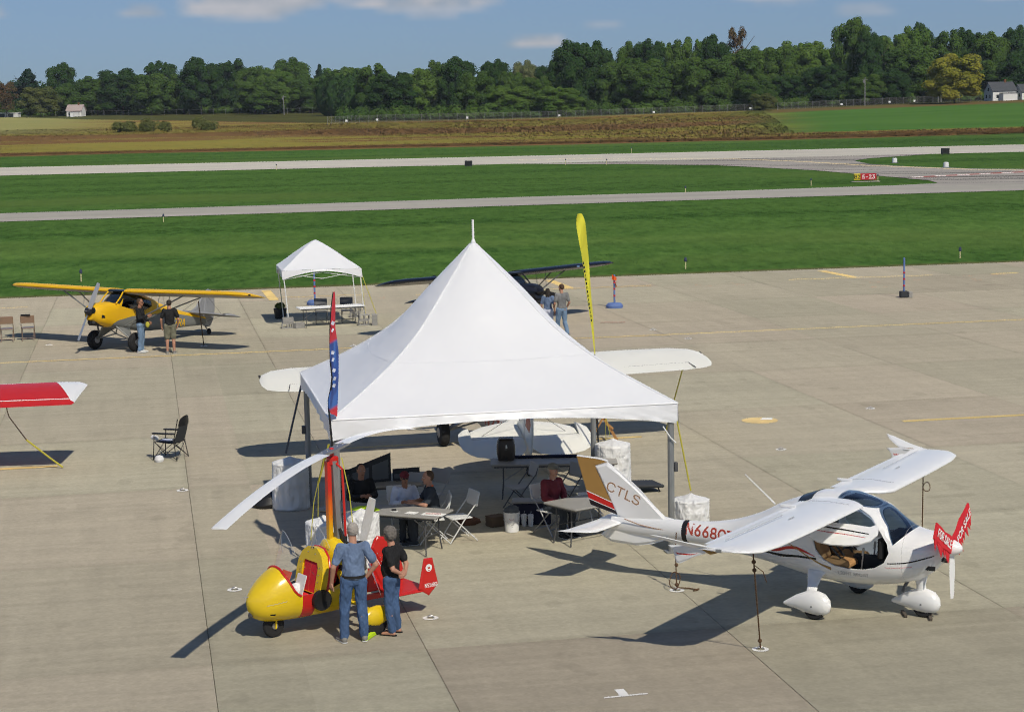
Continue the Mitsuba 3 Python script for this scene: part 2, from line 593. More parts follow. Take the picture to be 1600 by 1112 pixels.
# taxiway, runway and the exit between them
tx = Polygon([(-300, 80), (-38.8, 144.8), (-19.7, 149.5), (.2, 154.5), (21.8, 159.6), (38, 163.0), (140, 186), (300, 222), (300, 250), (60, 192.5), (36.3, 178.6), (17.7, 172.8), (.3, 169.0), (-21.4, 162.5), (-42.4, 157.3), (-300, 93)])
rw_far = LineString([(-400, 238), (-80, 299.5), (0, 311.0), (43.4, 318.5), (88, 326.0), (500, 396)])
rw = Polygon([(-400, 201), (-70, 258.5), (-35, 264.5), (0, 268.5), (60, 279), (120, 289), (500, 352), (500, 396), (88, 326), (43.4, 318.5), (0, 311), (-80, 299.5), (-400, 238)])
ex = Polygon([(1, 266), (16, 258), (27, 246), (35.5, 222), (39.5, 200), (41.5, 188), (41, 182), (38, 176), (300, 240), (300, 262), (62.5, 209), (54, 216), (48, 228), (45.5, 240), (46, 254), (50, 264), (62, 279), (30, 274)])
sheet(tx, .028, 'm_taxiway', 'taxiway')
sheet(rw, .024, 'm_pavement', 'runway')
sheet(ex.buffer(0), .032, 'm_asphalt', 'runway_exit')


def strip_uv(u0, v0, u1, v1, w):
    a, b = np.array(w2(u0, v0)), np.array(w2(u1, v1))
    d = unit(b - a)
    n = np.array([-d[1], d[0]]) * w / 2
    return [a - n, b - n, b + n, a + n]


def paint(name, polys, z, m, label, category, group=None, kind=None):
    ms = []
    for q in polys:
        v, f = trimesh.creation.triangulate_polygon(q if hasattr(q, 'geom_type') else Polygon(q), engine='earcut')
        k = tri(np.column_stack([v, np.full(len(v), z)]), f)
        if k.face_normals[:, 2].sum() < 0:
            k.invert()
        ms.append(k)
    return single(name, cat(ms), m, label, category, group, False, kind)


L = [((-30, 44.05, -2.18, 44.05), .22, 'yellow stand line painted under the red wing at the left edge'),
     ((4.5, 44.42, 7.6, 44.42), .10, 'short yellow stand line painted beside the white plane behind the tent'),
     ((9.1, 43.9, 11.6, 43.9), .16, 'short yellow stand line painted behind the wrapped barrel by the tent'),
     ((18.4, 44.15, 36, 44.1), .20, 'yellow stand line painted on the bare apron at the right edge'),
     ((-40, 63.35, 50, 63.6), .14, 'long thin yellow line crossing the whole apron past the yellow plane'),
     ((-40, 81.9, -4.9, 81.9), .13, 'thin yellow line painted behind the yellow plane'),
     ((4.7, 82.0, 9.4, 82.0), .14, 'thin yellow line painted behind the small pop-up canopy'),
     ((11.4, 81.0, 22.0, 81.3), .15, 'thin yellow line painted behind the black plane'),
     ((28.5, 81.6, 35.2, 81.2), .16, 'thin yellow line painted near the right-hand blue barrier post'),
     ((37.9, 80.8, 39.2, 80.8), .28, 'short yellow dash painted at the far right apron edge'),
     ((5.3, 80.9, 5.25, 85.6), .42, 'broad yellow bar painted left of the small pop-up canopy'),
     ((18.3, 81.4, 18.25, 85.6), .42, 'broad yellow bar painted behind the nose of the black plane'),
     ((31.6, 81.6, 31.4, 85.3), .42, 'broad yellow bar painted on the right near the grass edge')]
for (q, w, l) in L:
    paint('painted_line', [strip_uv(*q, w)], .0065, 'm_paint_line', l, 'painted line')
dark = [((4.2, 44.3, 4.55, 44.3)), (-2.2, 44.05, -1.95, 44.05), (18.1, 44.15, 18.42, 44.15), (22.0, 81.3, 22.35, 81.3), (28.1, 81.6, 28.5, 81.6)]
disc = lambda x, y, r, n=28: [(x + r * math.cos(a), y + r * math.sin(a)) for a in np.arange(n) * 2 * np.pi / n]
paint('painted_disc', [disc(6.23, 47.35, .46)], .0065, 'm_paint_cream', 'large cream disc painted on the apron right of the tent', 'painted disc')
paint('painted_patch', [[(6.25, 47.45), (6.55, 47.4), (6.6, 47.65), (6.35, 47.72)]], .0105, 'm_paint_white', 'white patch painted on the cream disc', 'painted patch')
sp = []
for q in ((-27, 74.5), (-22, 74.9), (9.5, 80.2), (13.5, 79.9), (24, 80.6), (26, 80.3), (31.5, 79.0), (33.5, 79.4), (36.4, 80.2), (38, 80.4), (21.5, 80.7), (35.8, 78.6), (31, 76.6)):
    for k in range(3):
        x, y = w2(q[0] + rs.uniform(-.4, .4), q[1] + rs.uniform(-.5, .5))
        a = rs.uniform(0, 3)
        sp.append([(x - .22 * math.cos(a), y - .22 * math.sin(a)), (x + .22 * math.cos(a), y + .22 * math.sin(a) - .05), (x + .2 * math.cos(a), y + .2 * math.sin(a) + .03)])
mat('m_spray', (.50, .22, .13), .9)
paint('survey_marks', sp, .0065, 'm_spray', 'faint orange survey marks sprayed along the far apron edge', 'survey marks', kind='stuff')

# hold line of the exit: red with white dashes
x0, y0, x1, y1 = 41.5, 196.0, 75.0, 212.5
pts = [np.array([x0, y0]) + t * np.array([x1 - x0, y1 - y0]) + (0, 2.2 * math.sin(t * 3.1)) for t in np.linspace(0, 1, 25)]
reds, whites = [], []
for i in range(24):
    a, b = pts[i], pts[i + 1]
    reds.append([a + (0, .9), a + (0, -.9), b + (0, -.9), b + (0, .9)])
    if i % 2 == 0:
        whites.append([a + (0, .5), a + (0, -.5), b + (0, -.5), b + (0, .5)])
paint('hold_line', [unary_union([Polygon(q) for q in reds])], .038, 'm_paint_red', 'red hold line painted across the runway exit', 'painted line')
for q in whites:
    v, f = trimesh.creation.triangulate_polygon(Polygon(q), engine='earcut')
    m = tri(np.column_stack([v, np.full(len(v), .044)]), f)
    if m.face_normals[:, 2].sum() < 0:
        m.invert()
    part('hold_line', 'white_dash', m, 'm_paint_white', False)
yl = [(1, 290), (20, 283), (32, 272), (39, 255), (44, 235), (52, 215), (64, 200)]
ys = []
for a, b in zip(yl[:-1], yl[1:]):
    a, b = np.array(a, float), np.array(b, float)
    n = np.array([-(b - a)[1], (b - a)[0]]) / np.linalg.norm(b - a) * .3
    ys.append([a - n, b - n, b + n, a + n])
paint('exit_line', ys, .040, 'm_paint_cream', 'pale guide line curving off the runway along the exit', 'painted line')

# tie-down points: painted ring, recessed steel loop
TD = [('white ring tie-down by the nose of the yellow gyroplane', -4.74, 31.19), ('white ring tie-down right of the woman in black', -1.36, 29.17),
      ('white tie-down mark far right of the tent, by the cream disc', 6.18, 43.26), ('white tie-down mark near the yellow stand line at right', 9.32, 48.91),
      ('white tie-down mark just this side of the long yellow line', 6.03, 64.48), ('white tie-down mark just beyond the long yellow line', 5.04, 67.28),
      ('white tie-down dash on the slab joint below the camp chair', -7.07, 39.75), ('white tie-down under the tail of the white low plane, rope knotted to it', 2.65, 30.6),
      ('white tie-down under the near wing of the white plane, rope tied to it', 3.57, 27.1), ('tie-down under the far wing of the white plane', 7.32, 34.6),
      ('white tie-down beside the brown folding chairs', -16.2, 66.0), ('white tie-down in front of the man in shorts', -10.6, 64.9), ('white tie-down left of the long yellow line by the tent', -5.4, 64.2)]
for l, x, y in TD:
    k = thing('tie_down_point', l, 'tie-down')
    ring = Point(x, y).buffer(.125).difference(Point(x, y).buffer(.065))
    v, f = trimesh.creation.triangulate_polygon(ring, engine='earcut')
    m = tri(np.column_stack([v, np.full(len(v), .0065)]), f)
    if m.face_normals[:, 2].sum() < 0:
        m.invert()
    part(k, 'painted_ring', m, 'm_paint_white', False)
    a = np.linspace(0, np.pi, 9)
    part(k, 'steel_loop', tube(np.stack([x + .05 * np.cos(a), 0 * a + y, .004 + .045 * np.sin(a)], -1), .009, 6), 'm_metal')
q = [(6.16, 24.32)]
u_, v_ = q[0]
paint('painted_mark', [strip_uv(u_ - .31, v_ - .06, u_ + .31, v_ - .02, .05), strip_uv(u_ - .02, v_ - .02, u_ - .02, v_ + .26, .13)], .0065, 'm_paint_white',
      'small white T mark painted on the apron in the foreground', 'painted mark')

# ------------------------------------------------------------------ woodland
import drjit


def leafcol(a, b, c):
    def fn(p, n, uv):
        t = fbm(p.x * .09, p.y * .09, p.z * .16, 3)
        s = noise(p.x * .7, p.y * .7, p.z * .7)
        m = mix(a, b, smoothstep(.3, .7, t))
        return mix(m, c, smoothstep(.55, .95, s) * .6)
    return mikit.proc(fn)


def foliage(name, a, b, c):
    scene[name] = {'type': 'twosided', 'bsdf': {'type': 'diffuse', 'reflectance': leafcol(a, b, c)}}


foliage('m_leaf_mid', (0.052, 0.100, 0.024), (0.073, 0.128, 0.027), (0.104, 0.157, 0.037))
foliage('m_leaf_dark', (0.029, 0.064, 0.019), (0.038, 0.080, 0.024), (0.062, 0.100, 0.030))
foliage('m_leaf_light', (0.073, 0.140, 0.027), (0.100, 0.168, 0.033), (0.135, 0.196, 0.046))
foliage('m_leaf_olive', (0.087, 0.113, 0.033), (0.114, 0.128, 0.040), (0.148, 0.144, 0.050))
foliage('m_leaf_pine', (0.012, 0.032, 0.018), (0.018, 0.041, 0.022), (0.029, 0.053, 0.028))
foliage('m_leaf_yellow', (0.213, 0.220, 0.032), (0.278, 0.258, 0.037), (0.336, 0.295, 0.057))
foliage('m_leaf_pale', (0.128, 0.154, 0.062), (0.166, 0.178, 0.073), (0.205, 0.190, 0.086))
foliage('m_leaf_rust', (0.109, 0.065, 0.035), (0.128, 0.089, 0.039), (0.076, 0.089, 0.035))
mat('m_bark', dusty((.085, .070, .055), .3, 3), .95)


def leaves(centres, radii, n, size, rng, up=.25, core=0, shell=.55):
    """n small leaf-sprays spread over clumps; each faces outward from its clump, so clumps shade as masses."""
    wts = np.array([r[0] * r[1] + r[0] * r[2] for r in radii])
    idx = rng.choice(len(centres), n, p=wts / wts.sum())
    d = rng.normal(size=(n, 3))
    d /= np.linalg.norm(d, axis=1, keepdims=True)
    d[:, 2] = np.where(d[:, 2] < -.5, -d[:, 2], d[:, 2])
    rad = shell + (1.04 - shell) * rng.random((n, 1)) ** .6
    R = np.array(radii)[idx]
    c = np.array(centres)[idx] + d * rad * R
    nrm = d / R
    nrm /= np.linalg.norm(nrm, axis=1, keepdims=True)
    nrm = nrm + rng.normal(size=(n, 3)) * .36 + [0, 0, up]
    nrm /= np.linalg.norm(nrm, axis=1, keepdims=True)
    t = np.cross(nrm, rng.normal(size=(n, 3)))
    t /= np.linalg.norm(t, axis=1, keepdims=True)
    b = np.cross(nrm, t)
    s = size * (.6 + .9 * rng.random((n, 1)))
    a = c + t * s
    e = c - t * s * .5 + b * s * .85
    f = c - t * s * .5 - b * s * .85
    k = c + nrm * s * .25
    v = np.stack([a, e, f, k], 1).reshape(-1, 3)
    i = np.arange(n)[:, None] * 4
    m = tri(v, np.vstack([i + [0, 1, 3], i + [1, 2, 3], i + [2, 0, 3]]))
    if not core:
        return m
    cs = []
    for c_, r_ in zip(centres, radii):
        b_ = trimesh.creation.icosphere(1, 1.0)
        b_.vertices *= np.array(r_) * core
        b_.vertices += c_
        cs.append(b_)
    return cat([m] + cs)


def crown_shape(kind, seed):
    """A crown one unit high and about one unit wide, base at z = 0."""
    rng = np.random.default_rng(seed)
    C, Rr = [], []
    if kind == 'pine':
        for k in range(17):
            z = .3 + .66 * k / 16
            w = .40 * (1.05 - z) + .10
            a = rng.uniform(0, 6.28)
            C.append((w * .75 * math.cos(a), w * .75 * math.sin(a), z))
            Rr.append((w * .62, w * .62, .07 + .03 * rng.random()))
        return leaves(C, Rr, 3600, .030, rng, shell=.5, core=.8)
    if kind == 'bare':
        for k in range(16):
            a, z = rng.uniform(0, 6.28), rng.uniform(.35, 1.0)
            w = .36 * math.sqrt(max(.05, 1 - ((z - .55) / .52) ** 2))
            C.append((w * math.cos(a), w * math.sin(a), z))
            Rr.append((.13, .13, .12))
        for k in range(12):
            a, z = rng.uniform(0, 6.28), rng.uniform(.66, .98)
            w = .30 * (1.08 - z) + .06
            C.append((w * math.cos(a), w * math.sin(a), z))
            Rr.append((.09, .09, .10))
        C += [(0, 0, .5), (0, 0, .3)]
        Rr += [(.26, .26, .3), (.3, .3, .25)]
        return leaves(C, Rr, 4200, .020, rng, shell=.2)
    n = 34
    for k in range(n):
        a = k * 2.4 + rng.uniform(-.5, .5)
        z = .16 + .80 * ((k + .5) / n)
        prof = math.sqrt(max(.02, 1 - (abs(z - .50) / .56) ** 2.3))
        w = .42 * prof * rng.uniform(.62, 1.08)
        C.append((w * math.cos(a), w * math.sin(a), z + rng.uniform(-.05, .04)))
        r = rng.uniform(.11, .185)
        Rr.append((r, r, r * rng.uniform(.72, .95)))
    C += [(0, 0, .45), (0, 0, .68), (.08, 0, .30)]
    Rr += [(.24, .24, .22), (.20, .20, .18), (.26, .26, .17)]
    for k in range(7):
        a = rng.uniform(0, 6.28)
        w = rng.uniform(.02, .26)
        C.append((w * math.cos(a), w * math.sin(a), rng.uniform(.86, .99)))
        r = rng.uniform(.05, .09)
        Rr.append((r, r, r * 1.1))
    return leaves(C, Rr, 11000, .020, rng, core=.70, shell=.66)


SPECIES = {'mid': ('m_leaf_mid', 'round', 3), 'dark': ('m_leaf_dark', 'round', 3), 'light': ('m_leaf_light', 'round', 3), 'olive': ('m_leaf_olive', 'round', 1),
           'yellow': ('m_leaf_yellow', 'round', 1), 'pale': ('m_leaf_pale', 'round', 1), 'pine': ('m_leaf_pine', 'pine', 2), 'bare': ('m_leaf_rust', 'bare', 1), 'bare2': ('m_leaf_rust', 'bare', 1)}
for sp_, (m_, kd, nv) in SPECIES.items():
    for k in range(nv):
        scene[f'crown_{sp_}_{k}'] = {'type': 'shapegroup', 'leaf': mikit.ply(crown_shape(kd, 11 * k + (5 if kd == 'pine' else 1)), m_, False)}


def trunk_mesh(seed):
    rng = np.random.default_rng(seed)
    ms = [tube([(0, 0, -.02), (.004, 0, .12), (-.006, .004, .34), (.004, 0, .62), (0, 0, .85)], [.024, .018, .015, .010, .004], 7)]
    for k in range(9):
        a, z = k * 2.1 + rng.uniform(-.4, .4), .2 + .06 * k
        l = rng.uniform(.22, .34)
        ms.append(tube([(0, 0, z), (l * .5 * math.cos(a), l * .5 * math.sin(a), z + l * .45), (l * math.cos(a), l * math.sin(a), z + l * 1.0)], [.010, .007, .003], 5))
    return cat(ms)


TRUNKS = [mikit.ply(trunk_mesh(s), 'm_bark', True) for s in (1, 2, 3)]
TREES = [
    ('bare', -232.7, 890, 7.3, 15.3, 13.8), ('pine', -246.7, 985, 8.5, 22.3, 21.2), ('dark', -222.7, 960, 8.2, 24.0, 15.5), ('olive', -214.3, 880, 7.2, 13.0, 18.4),
    ('mid', -204.1, 900, 7.4, 14.6, 18.8), ('mid', -193.7, 905, 7.4, 17.1, 21.4), ('dark', -180.4, 900, 7.3, 20.1, 24.3), ('dark', -171.3, 950, 7.9, 24.0, 18.6),
    ('mid', -165.5, 890, 7.2, 18.1, 19.8), ('mid', -152.1, 900, 7.3, 17.3, 17.0), ('dark', -142.1, 890, 7.1, 24.8, 19.8), ('dark', -133.6, 930, 7.6, 23.9, 17.6),
    ('mid', -119.3, 905, 7.3, 20.4, 18.3), ('light', -106.7, 890, 7.1, 19.2, 19.8), ('mid', -105.0, 940, 7.7, 24.1, 20.3), ('mid', -111.4, 870, 6.8, 15.7, 21.1),
    ('pine', -97.1, 1000, 8.4, 22.4, 11.5), ('mid', -92.0, 890, 7.0, 14.9, 18.6), ('light', -80.9, 900, 7.1, 18.9, 18.8), ('mid', -72.3, 905, 7.2, 19.6, 20.1),
    ('mid', -53.1, 760, 5.3, 19.1, 14.3), ('dark', -41.4, 690, 4.4, 15.3, 19.5), ('light', -34.7, 745, 5.1, 17.4, 15.6), ('mid', -26.2, 760, 5.3, 19.9, 13.3),
    ('dark', -18.8, 740, 5.0, 20.8, 14.5), ('mid', -10.7, 700, 4.5, 15.6, 14.2), ('dark', -5.4, 750, 5.1, 19.9, 14.2), ('mid', 2.0, 720, 4.7, 15.5, 12.6),
    ('pale', 8.0, 790, 5.6, 19.6, 12.8), ('light', -0.1, 680, 4.2, 10.4, 16.5), ('mid', 10.7, 700, 4.5, 13.3, 13.2), ('light', 18.0, 675, 4.2, 10.0, 16.4),
    ('dark', 24.5, 700, 4.6, 25.0, 17.9), ('dark', 32.6, 715, 4.9, 25.2, 16.4), ('dark', 17.4, 740, 5.0, 19.6, 12.5), ('mid', 39.2, 690, 4.7, 18.2, 15.3),
    ('mid', 49.1, 760, 5.7, 25.1, 13.8), ('dark', 55.9, 750, 5.7, 25.4, 14.2), ('mid', 47.7, 680, 4.7, 18.5, 19.3), ('mid', 65.0, 760, 5.9, 25.0, 13.8),
    ('mid', 62.2, 690, 5.0, 17.4, 17.7), ('light', 75.3, 770, 6.2, 26.1, 14.0), ('dark', 81.4, 755, 6.2, 26.8, 13.7), ('bare2', 91.3, 760, 6.4, 28.6, 11.3),
    ('mid', 70.4, 680, 5.0, 17.7, 19.3), ('mid', 86.0, 700, 5.6, 20.1, 17.5), ('light', 97.8, 740, 6.3, 21.3, 17.5), ('mid', 86.5, 672, 5.2, 11.3, 14.9),
    ('olive', 87.6, 655, 5.0, 5.6, 9.3), ('mid', 101.8, 720, 6.1, 21.3, 18.4), ('light', 112.1, 740, 6.5, 22.7, 18.5), ('light', 125.8, 770, 7.1, 23.1, 17.1),
    ('mid', 132.3, 735, 6.8, 30.3, 16.3), ('dark', 136.8, 720, 6.7, 25.2, 13.6), ('dark', 115.4, 700, 6.1, 14.0, 16.5), ('mid', 128.9, 690, 6.2, 10.7, 13.5),
    ('light', 150.0, 745, 7.3, 24.4, 16.6), ('light', 161.6, 760, 7.7, 26.8, 13.8), ('dark', 181.4, 840, 9.0, 30.4, 10.8), ('mid', 149.9, 710, 6.8, 19.8, 20.6),
    ('mid', 172.0, 750, 7.7, 24.9, 14.2), ('dark', 183.4, 760, 8.1, 25.5, 14.3), ('mid', 188.2, 745, 8.0, 23.4, 14.6), ('dark', 204.2, 770, 8.6, 26.0, 14.5),
    ('yellow', 155.2, 665, 6.4, 15.8, 20.2), ('mid', 187.5, 730, 7.8, 14.0, 19.2), ('dark', 192.6, 720, 7.8, 15.1, 18.0), ('mid', 157.5, 705, 6.9, 14.8, 15.7),
    ('dark', 139.1, 695, 6.5, 11.7, 15.5), ('dark', 103.5, 705, 5.9, 11.2, 14.3)]

ORD = ['first', 'second', 'third', 'fourth', 'fifth', 'sixth', 'seventh', 'eighth', 'ninth', 'tenth', 'eleventh', 'twelfth', 'thirteenth', 'fourteenth', 'fifteenth', 'sixteenth', 'seventeenth',
       'eighteenth', 'nineteenth', 'twentieth'] + ['twenty-' + s for s in ('first', 'second', 'third', 'fourth', 'fifth', 'sixth', 'seventh', 'eighth', 'ninth')] + ['thirtieth', 'thirty-first', 'thirty-second', 'thirty-third']
LOOK = {'mid': 'mid-green broadleaf tree', 'dark': 'dark green broadleaf tree', 'light': 'bright green broadleaf tree', 'olive': 'low olive-green tree', 'yellow': 'golden yellow tree',
        'pale': 'pale thin-crowned tree', 'pine': 'blackish green conifer', 'bare': 'sparse reddish half-bare tree', 'bare2': 'sparse reddish half-bare tree'}
NAMES_T = {'pine': 'conifer_tree', 'bare': 'bare_tree', 'bare2': 'bare_tree', 'yellow': 'yellow_tree', 'olive': 'olive_tree'}
count = {}
order = sorted(TREES, key=lambda t: t[1] / t[2])
totals = {}
for t in order:
    totals[t[0]] = totals.get(t[0], 0) + 1
for i, (kd, x, y, b, h, w) in enumerate(order):
    c = count[kd] = count.get(kd, 0) + 1
    if kd == 'yellow':
        lab = 'golden yellow tree standing beside the white house on the right'
    elif kd == 'pale':
        lab = 'pale thin-crowned tree rising behind the woodland above the tent spire'
    elif kd == 'bare':
        lab = 'sparse reddish half-bare tree at the left end of the woodland'
    elif kd == 'bare2':
        lab = 'sparse reddish half-bare tree sticking up from the skyline right of centre'
    elif kd == 'olive':
        lab = 'low olive-green tree in front of the woodland at the far left' if x < 0 else 'small bushy olive tree at the end of the chain-link fence'
    elif kd == 'pine':
        lab = 'blackish green conifer topping the woodland at the far left' if c == 1 else 'blackish green conifer sticking up behind the left woodland'
    else:
        lab = f'{LOOK[kd]} of the far woodland, {ORD[c - 1]} of its colour from the left'
    k = thing(NAMES_T.get(kd, 'broadleaf_tree'), lab, 'tree', 'trees of the far woodland')
    yaw = (i * 77) % 360
    nv = SPECIES[kd][2]
    lift = .04 * h
    M = T().translate([x, y, b + lift]).rotate([0, 0, 1], yaw).scale([w * 1.02, w * 1.02, h - lift])
    scene[k + '__crown'] = {'type': 'instance', 'shapegroup': {'type': 'ref', 'id': f'crown_{kd}_{i % nv}'}, 'to_world': M}
    scene[k + '__trunk'] = {**TRUNKS[i % 3], 'to_world': T().translate([x, y, b - .3]).rotate([0, 0, 1], yaw).scale([h * .9, h * .9, h])}

# undergrowth and the wood's dim inside, one mass nobody could count
rng = np.random.default_rng(21)
C, Rr = [], []
for a, b_, n, hmin, hmax in (((-60, 668), (84, 676), 120, 2.0, 5.5), ((98, 690), (205, 715), 80, 2.0, 5.0), ((-260, 915), (-66, 905), 110, 2.0, 5.5)):
    for k in range(n):
        t = (k + rng.random()) / n
        x, y = a[0] + (b_[0] - a[0]) * t, a[1] + (b_[1] - a[1]) * t + rng.uniform(-3, 16)
        h = rng.uniform(hmin, hmax)
        if 166 < x < 185 and y < 712:
            h *= .4
        C.append((x, y, float(height(x, y)) + h * .40))
        Rr.append((rng.uniform(2, 4), rng.uniform(2, 4), h * .62))
scene[thing('undergrowth', 'shrubs and saplings filling the foot of the far woodland', 'shrubs', kind='stuff')] = mikit.ply(leaves(C, Rr, 42000, .42, rng, shell=.5, core=.7), 'm_leaf_mid', False)
C, Rr = [], []
for a, b_, n in (((-75, 775), (120, 790), 90), ((100, 775), (230, 800), 60), ((-290, 1000), (-60, 960), 90)):
    for k in range(n):
        t = (k + rng.random()) / n
        x, y = a[0] + (b_[0] - a[0]) * t, a[1] + (b_[1] - a[1]) * t + rng.uniform(-8, 30)
        h = rng.uniform(13, 19)
        C.append((x, y, float(height(x, y)) + h * .42))
        Rr.append((rng.uniform(4, 7), rng.uniform(4, 7), h * .58))
scene[thing('far_wood', 'closed mass of trees deep behind the woodland edge', 'wood', kind='stuff')] = mikit.ply(leaves(C, Rr, 42000, .75, rng, shell=.7, core=.8), 'm_leaf_dark', False)

# shrubs out in the field
for i, (x, y, w, h) in enumerate(((-111, 546, 9.5, 3.4), (-101.5, 548, 9.5, 4.2), (-89, 555, 9.0, 4.0))):
    k = thing('field_shrub', ['low shrub in the far field, leftmost of three', 'wide shrub in the far field, middle of three', 'rounded shrub in the far field, rightmost of three'][i], 'shrub', 'shrubs out in the field')
    C = [(x + rng.uniform(-.4, .4) * w, y + rng.uniform(-2, 2), float(height(x, y)) + h * rng.uniform(.2, .55)) for _ in range(9)]
    Rr = [(w * .2, 1.6, h * .42)] * 9
    part(k, 'foliage', leaves(C, Rr, 1500, .30, rng, shell=.4), 'm_leaf_olive', False)
    part(k, 'stem', tube([(x, y, float(height(x, y)) - .2), (x + .2, y, float(height(x, y)) + h * .6)], [.12, .04], 6), 'm_bark')

# ripening crop: stalks standing over the brown strips
rng = np.random.default_rng(5)
n = 110000
v_ = np.concatenate([rng.uniform(370, 382, n // 3), rng.uniform(382, 620, n - n // 3)])
u_ = rng.uniform(-.33, .33, n) * v_ + .19 * v_
lim = 140 + .30 * (v_ - 395)
keep = (u_ < lim) | (v_ < 404)
u_, v_ = u_[keep], v_[keep]
x_, y_ = w2(u_, v_)
z_ = height(x_, y_)
hh = rng.uniform(.12, .42, len(x_))
ww = rng.uniform(.08, .2, len(x_)) * (1 + (v_ - 380) / 300)
a = rng.uniform(0, np.pi, len(x_))
dx, dy = np.cos(a) * ww, np.sin(a) * ww * .5
vv = np.stack([np.stack([x_ - dx, y_ - dy, z_ - .1], -1), np.stack([x_ + dx, y_ + dy, z_ - .1], -1), np.stack([x_ + dx * .2, y_ + dy * .2, z_ + hh], -1)], 1).reshape(-1, 3)
scene[thing('crop', 'ripening brown and olive crop standing in the field beyond the runway', 'crop', kind='stuff')] = ply_up(vv, np.arange(len(vv)).reshape(-1, 3), 'm_turf')
# grass blades along the apron edge, where the turf is near enough to see them
n = 90000
v_ = 86.35 + rng.random(n) ** 1.8 * 60
u_ = rng.uniform(-.30, .34, n) * (v_ + 5) + .19 * v_
x_, y_ = w2(u_, v_)
hh = rng.uniform(.02, .055, n) * (1 + (v_ - 86) * .006)
ww = rng.uniform(.008, .02, n) * (1 + (v_ - 86) * .01)
a = rng.uniform(0, np.pi, n)
dx, dy = np.cos(a) * ww, np.sin(a) * ww
lx, ly = rng.normal(0, .04, n), rng.normal(0, .04, n)
vv = np.stack([np.stack([x_ - dx, y_ - dy, 0 * x_ - .03], -1), np.stack([x_ + dx, y_ + dy, 0 * x_ - .03], -1), np.stack([x_ + lx, y_ + ly, .02 + hh], -1)], 1).reshape(-1, 3)
scene[thing('grass', 'short mown grass growing along the apron edge', 'grass', kind='stuff')] = ply_up(vv, np.arange(len(vv)).reshape(-1, 3), 'm_turf')

# ------------------------------------------------------------------ chain-link fences


def fence(pts, label, spacing=3.05, h=2.35, mesh_on=True):
    k = thing('chain_link_fence', label, 'fence', 'chain-link fences round the airfield')
    P = [np.array(p, float) for p in pts]
    wires, posts = [], []
    pos = []
    for a, b in zip(P[:-1], P[1:]):
        n = max(1, int(round(np.linalg.norm(b - a) / spacing)))
        pos += [a + (b - a) * i / n for i in range(n)]
    pos.append(P[-1])
    pos = [np.array([p[0], p[1], float(height(p[0], p[1]))]) for p in pos]
    for i, p in enumerate(pos):
        part(k, 'post', tube([p - (0, 0, .3), p + (0, 0, h + .2)], .055 if i % 5 else .08, 6), 'm_galv_far', False)
    for a, b in zip(pos[:-1], pos[1:]):
        wires.append(bar(a + (0, 0, h), b + (0, 0, h), .045))
        if mesh_on:
            d = b - a
            for s in (1, -1):
                for q in np.arange(-h, np.linalg.norm(d), .42):
                    q0, q1 = max(q, 0), min(q + h, np.linalg.norm(d))
                    if q1 - q0 < .05:
                        continue
                    z0, z1 = (q0 - q), (q1 - q)
                    if s < 0:
                        z0, z1 = h - z0, h - z1
                    e = d / np.linalg.norm(d)
                    A, B = a + e * q0, a + e * q1
                    wd = .012
                    wires.append(tri([A + (0, 0, z0 - wd), B + (0, 0, z1 - wd), B + (0, 0, z1 + wd), A + (0, 0, z0 + wd)], [(0, 1, 2), (0, 2, 3)]))
    part(k, 'mesh', cat(wires), 'm_galv_far', False, kind='stuff')


mat('m_galv_far', (.22, .22, .21), .7)
fence([(-57.2, 608), (-48.8, 631), (-19.9, 640), (23, 650), (85, 664)], 'long chain-link fence in front of the woodland behind the tent')
fence([(93.7, 664), (120, 678), (151, 694), (163, 690), (170, 687)], 'chain-link fence on the right in front of the yellow tree')
fence([(-275, 905), (-176, 889), (-66, 872)], 'chain-link fence at the foot of the left woodland', spacing=6.0, mesh_on=False)

# small white sign plates on the fence
for i, (x, y) in enumerate(((-52, 617), (-43, 630.5), (-13.5, 639.5), (17.5, 646.8), (50, 654.2), (84, 662), (118, 676), (137, 686.5), (147, 691.5))):
    z = float(height(x, y))
    k = single('fence_sign', bx(.75, .05, .65, (x, y, z + .95)), 'm_white_plain', f'small white sign plate on the far fence, {ORD[i]} from the left', 'sign', 'white sign plates on the fence', False)

# ------------------------------------------------------------------ houses, shed, poles at the woodland edge
mat('m_siding', dusty((.72, .72, .70), .05, 2), .7)
mat('m_shingle', dusty((.07, .075, .085), .2, 3), .9)
mat('m_roof_pale', dusty((.42, .34, .32), .15, 3), .9)
mat('m_window_dark', (.02, .025, .03), .15)


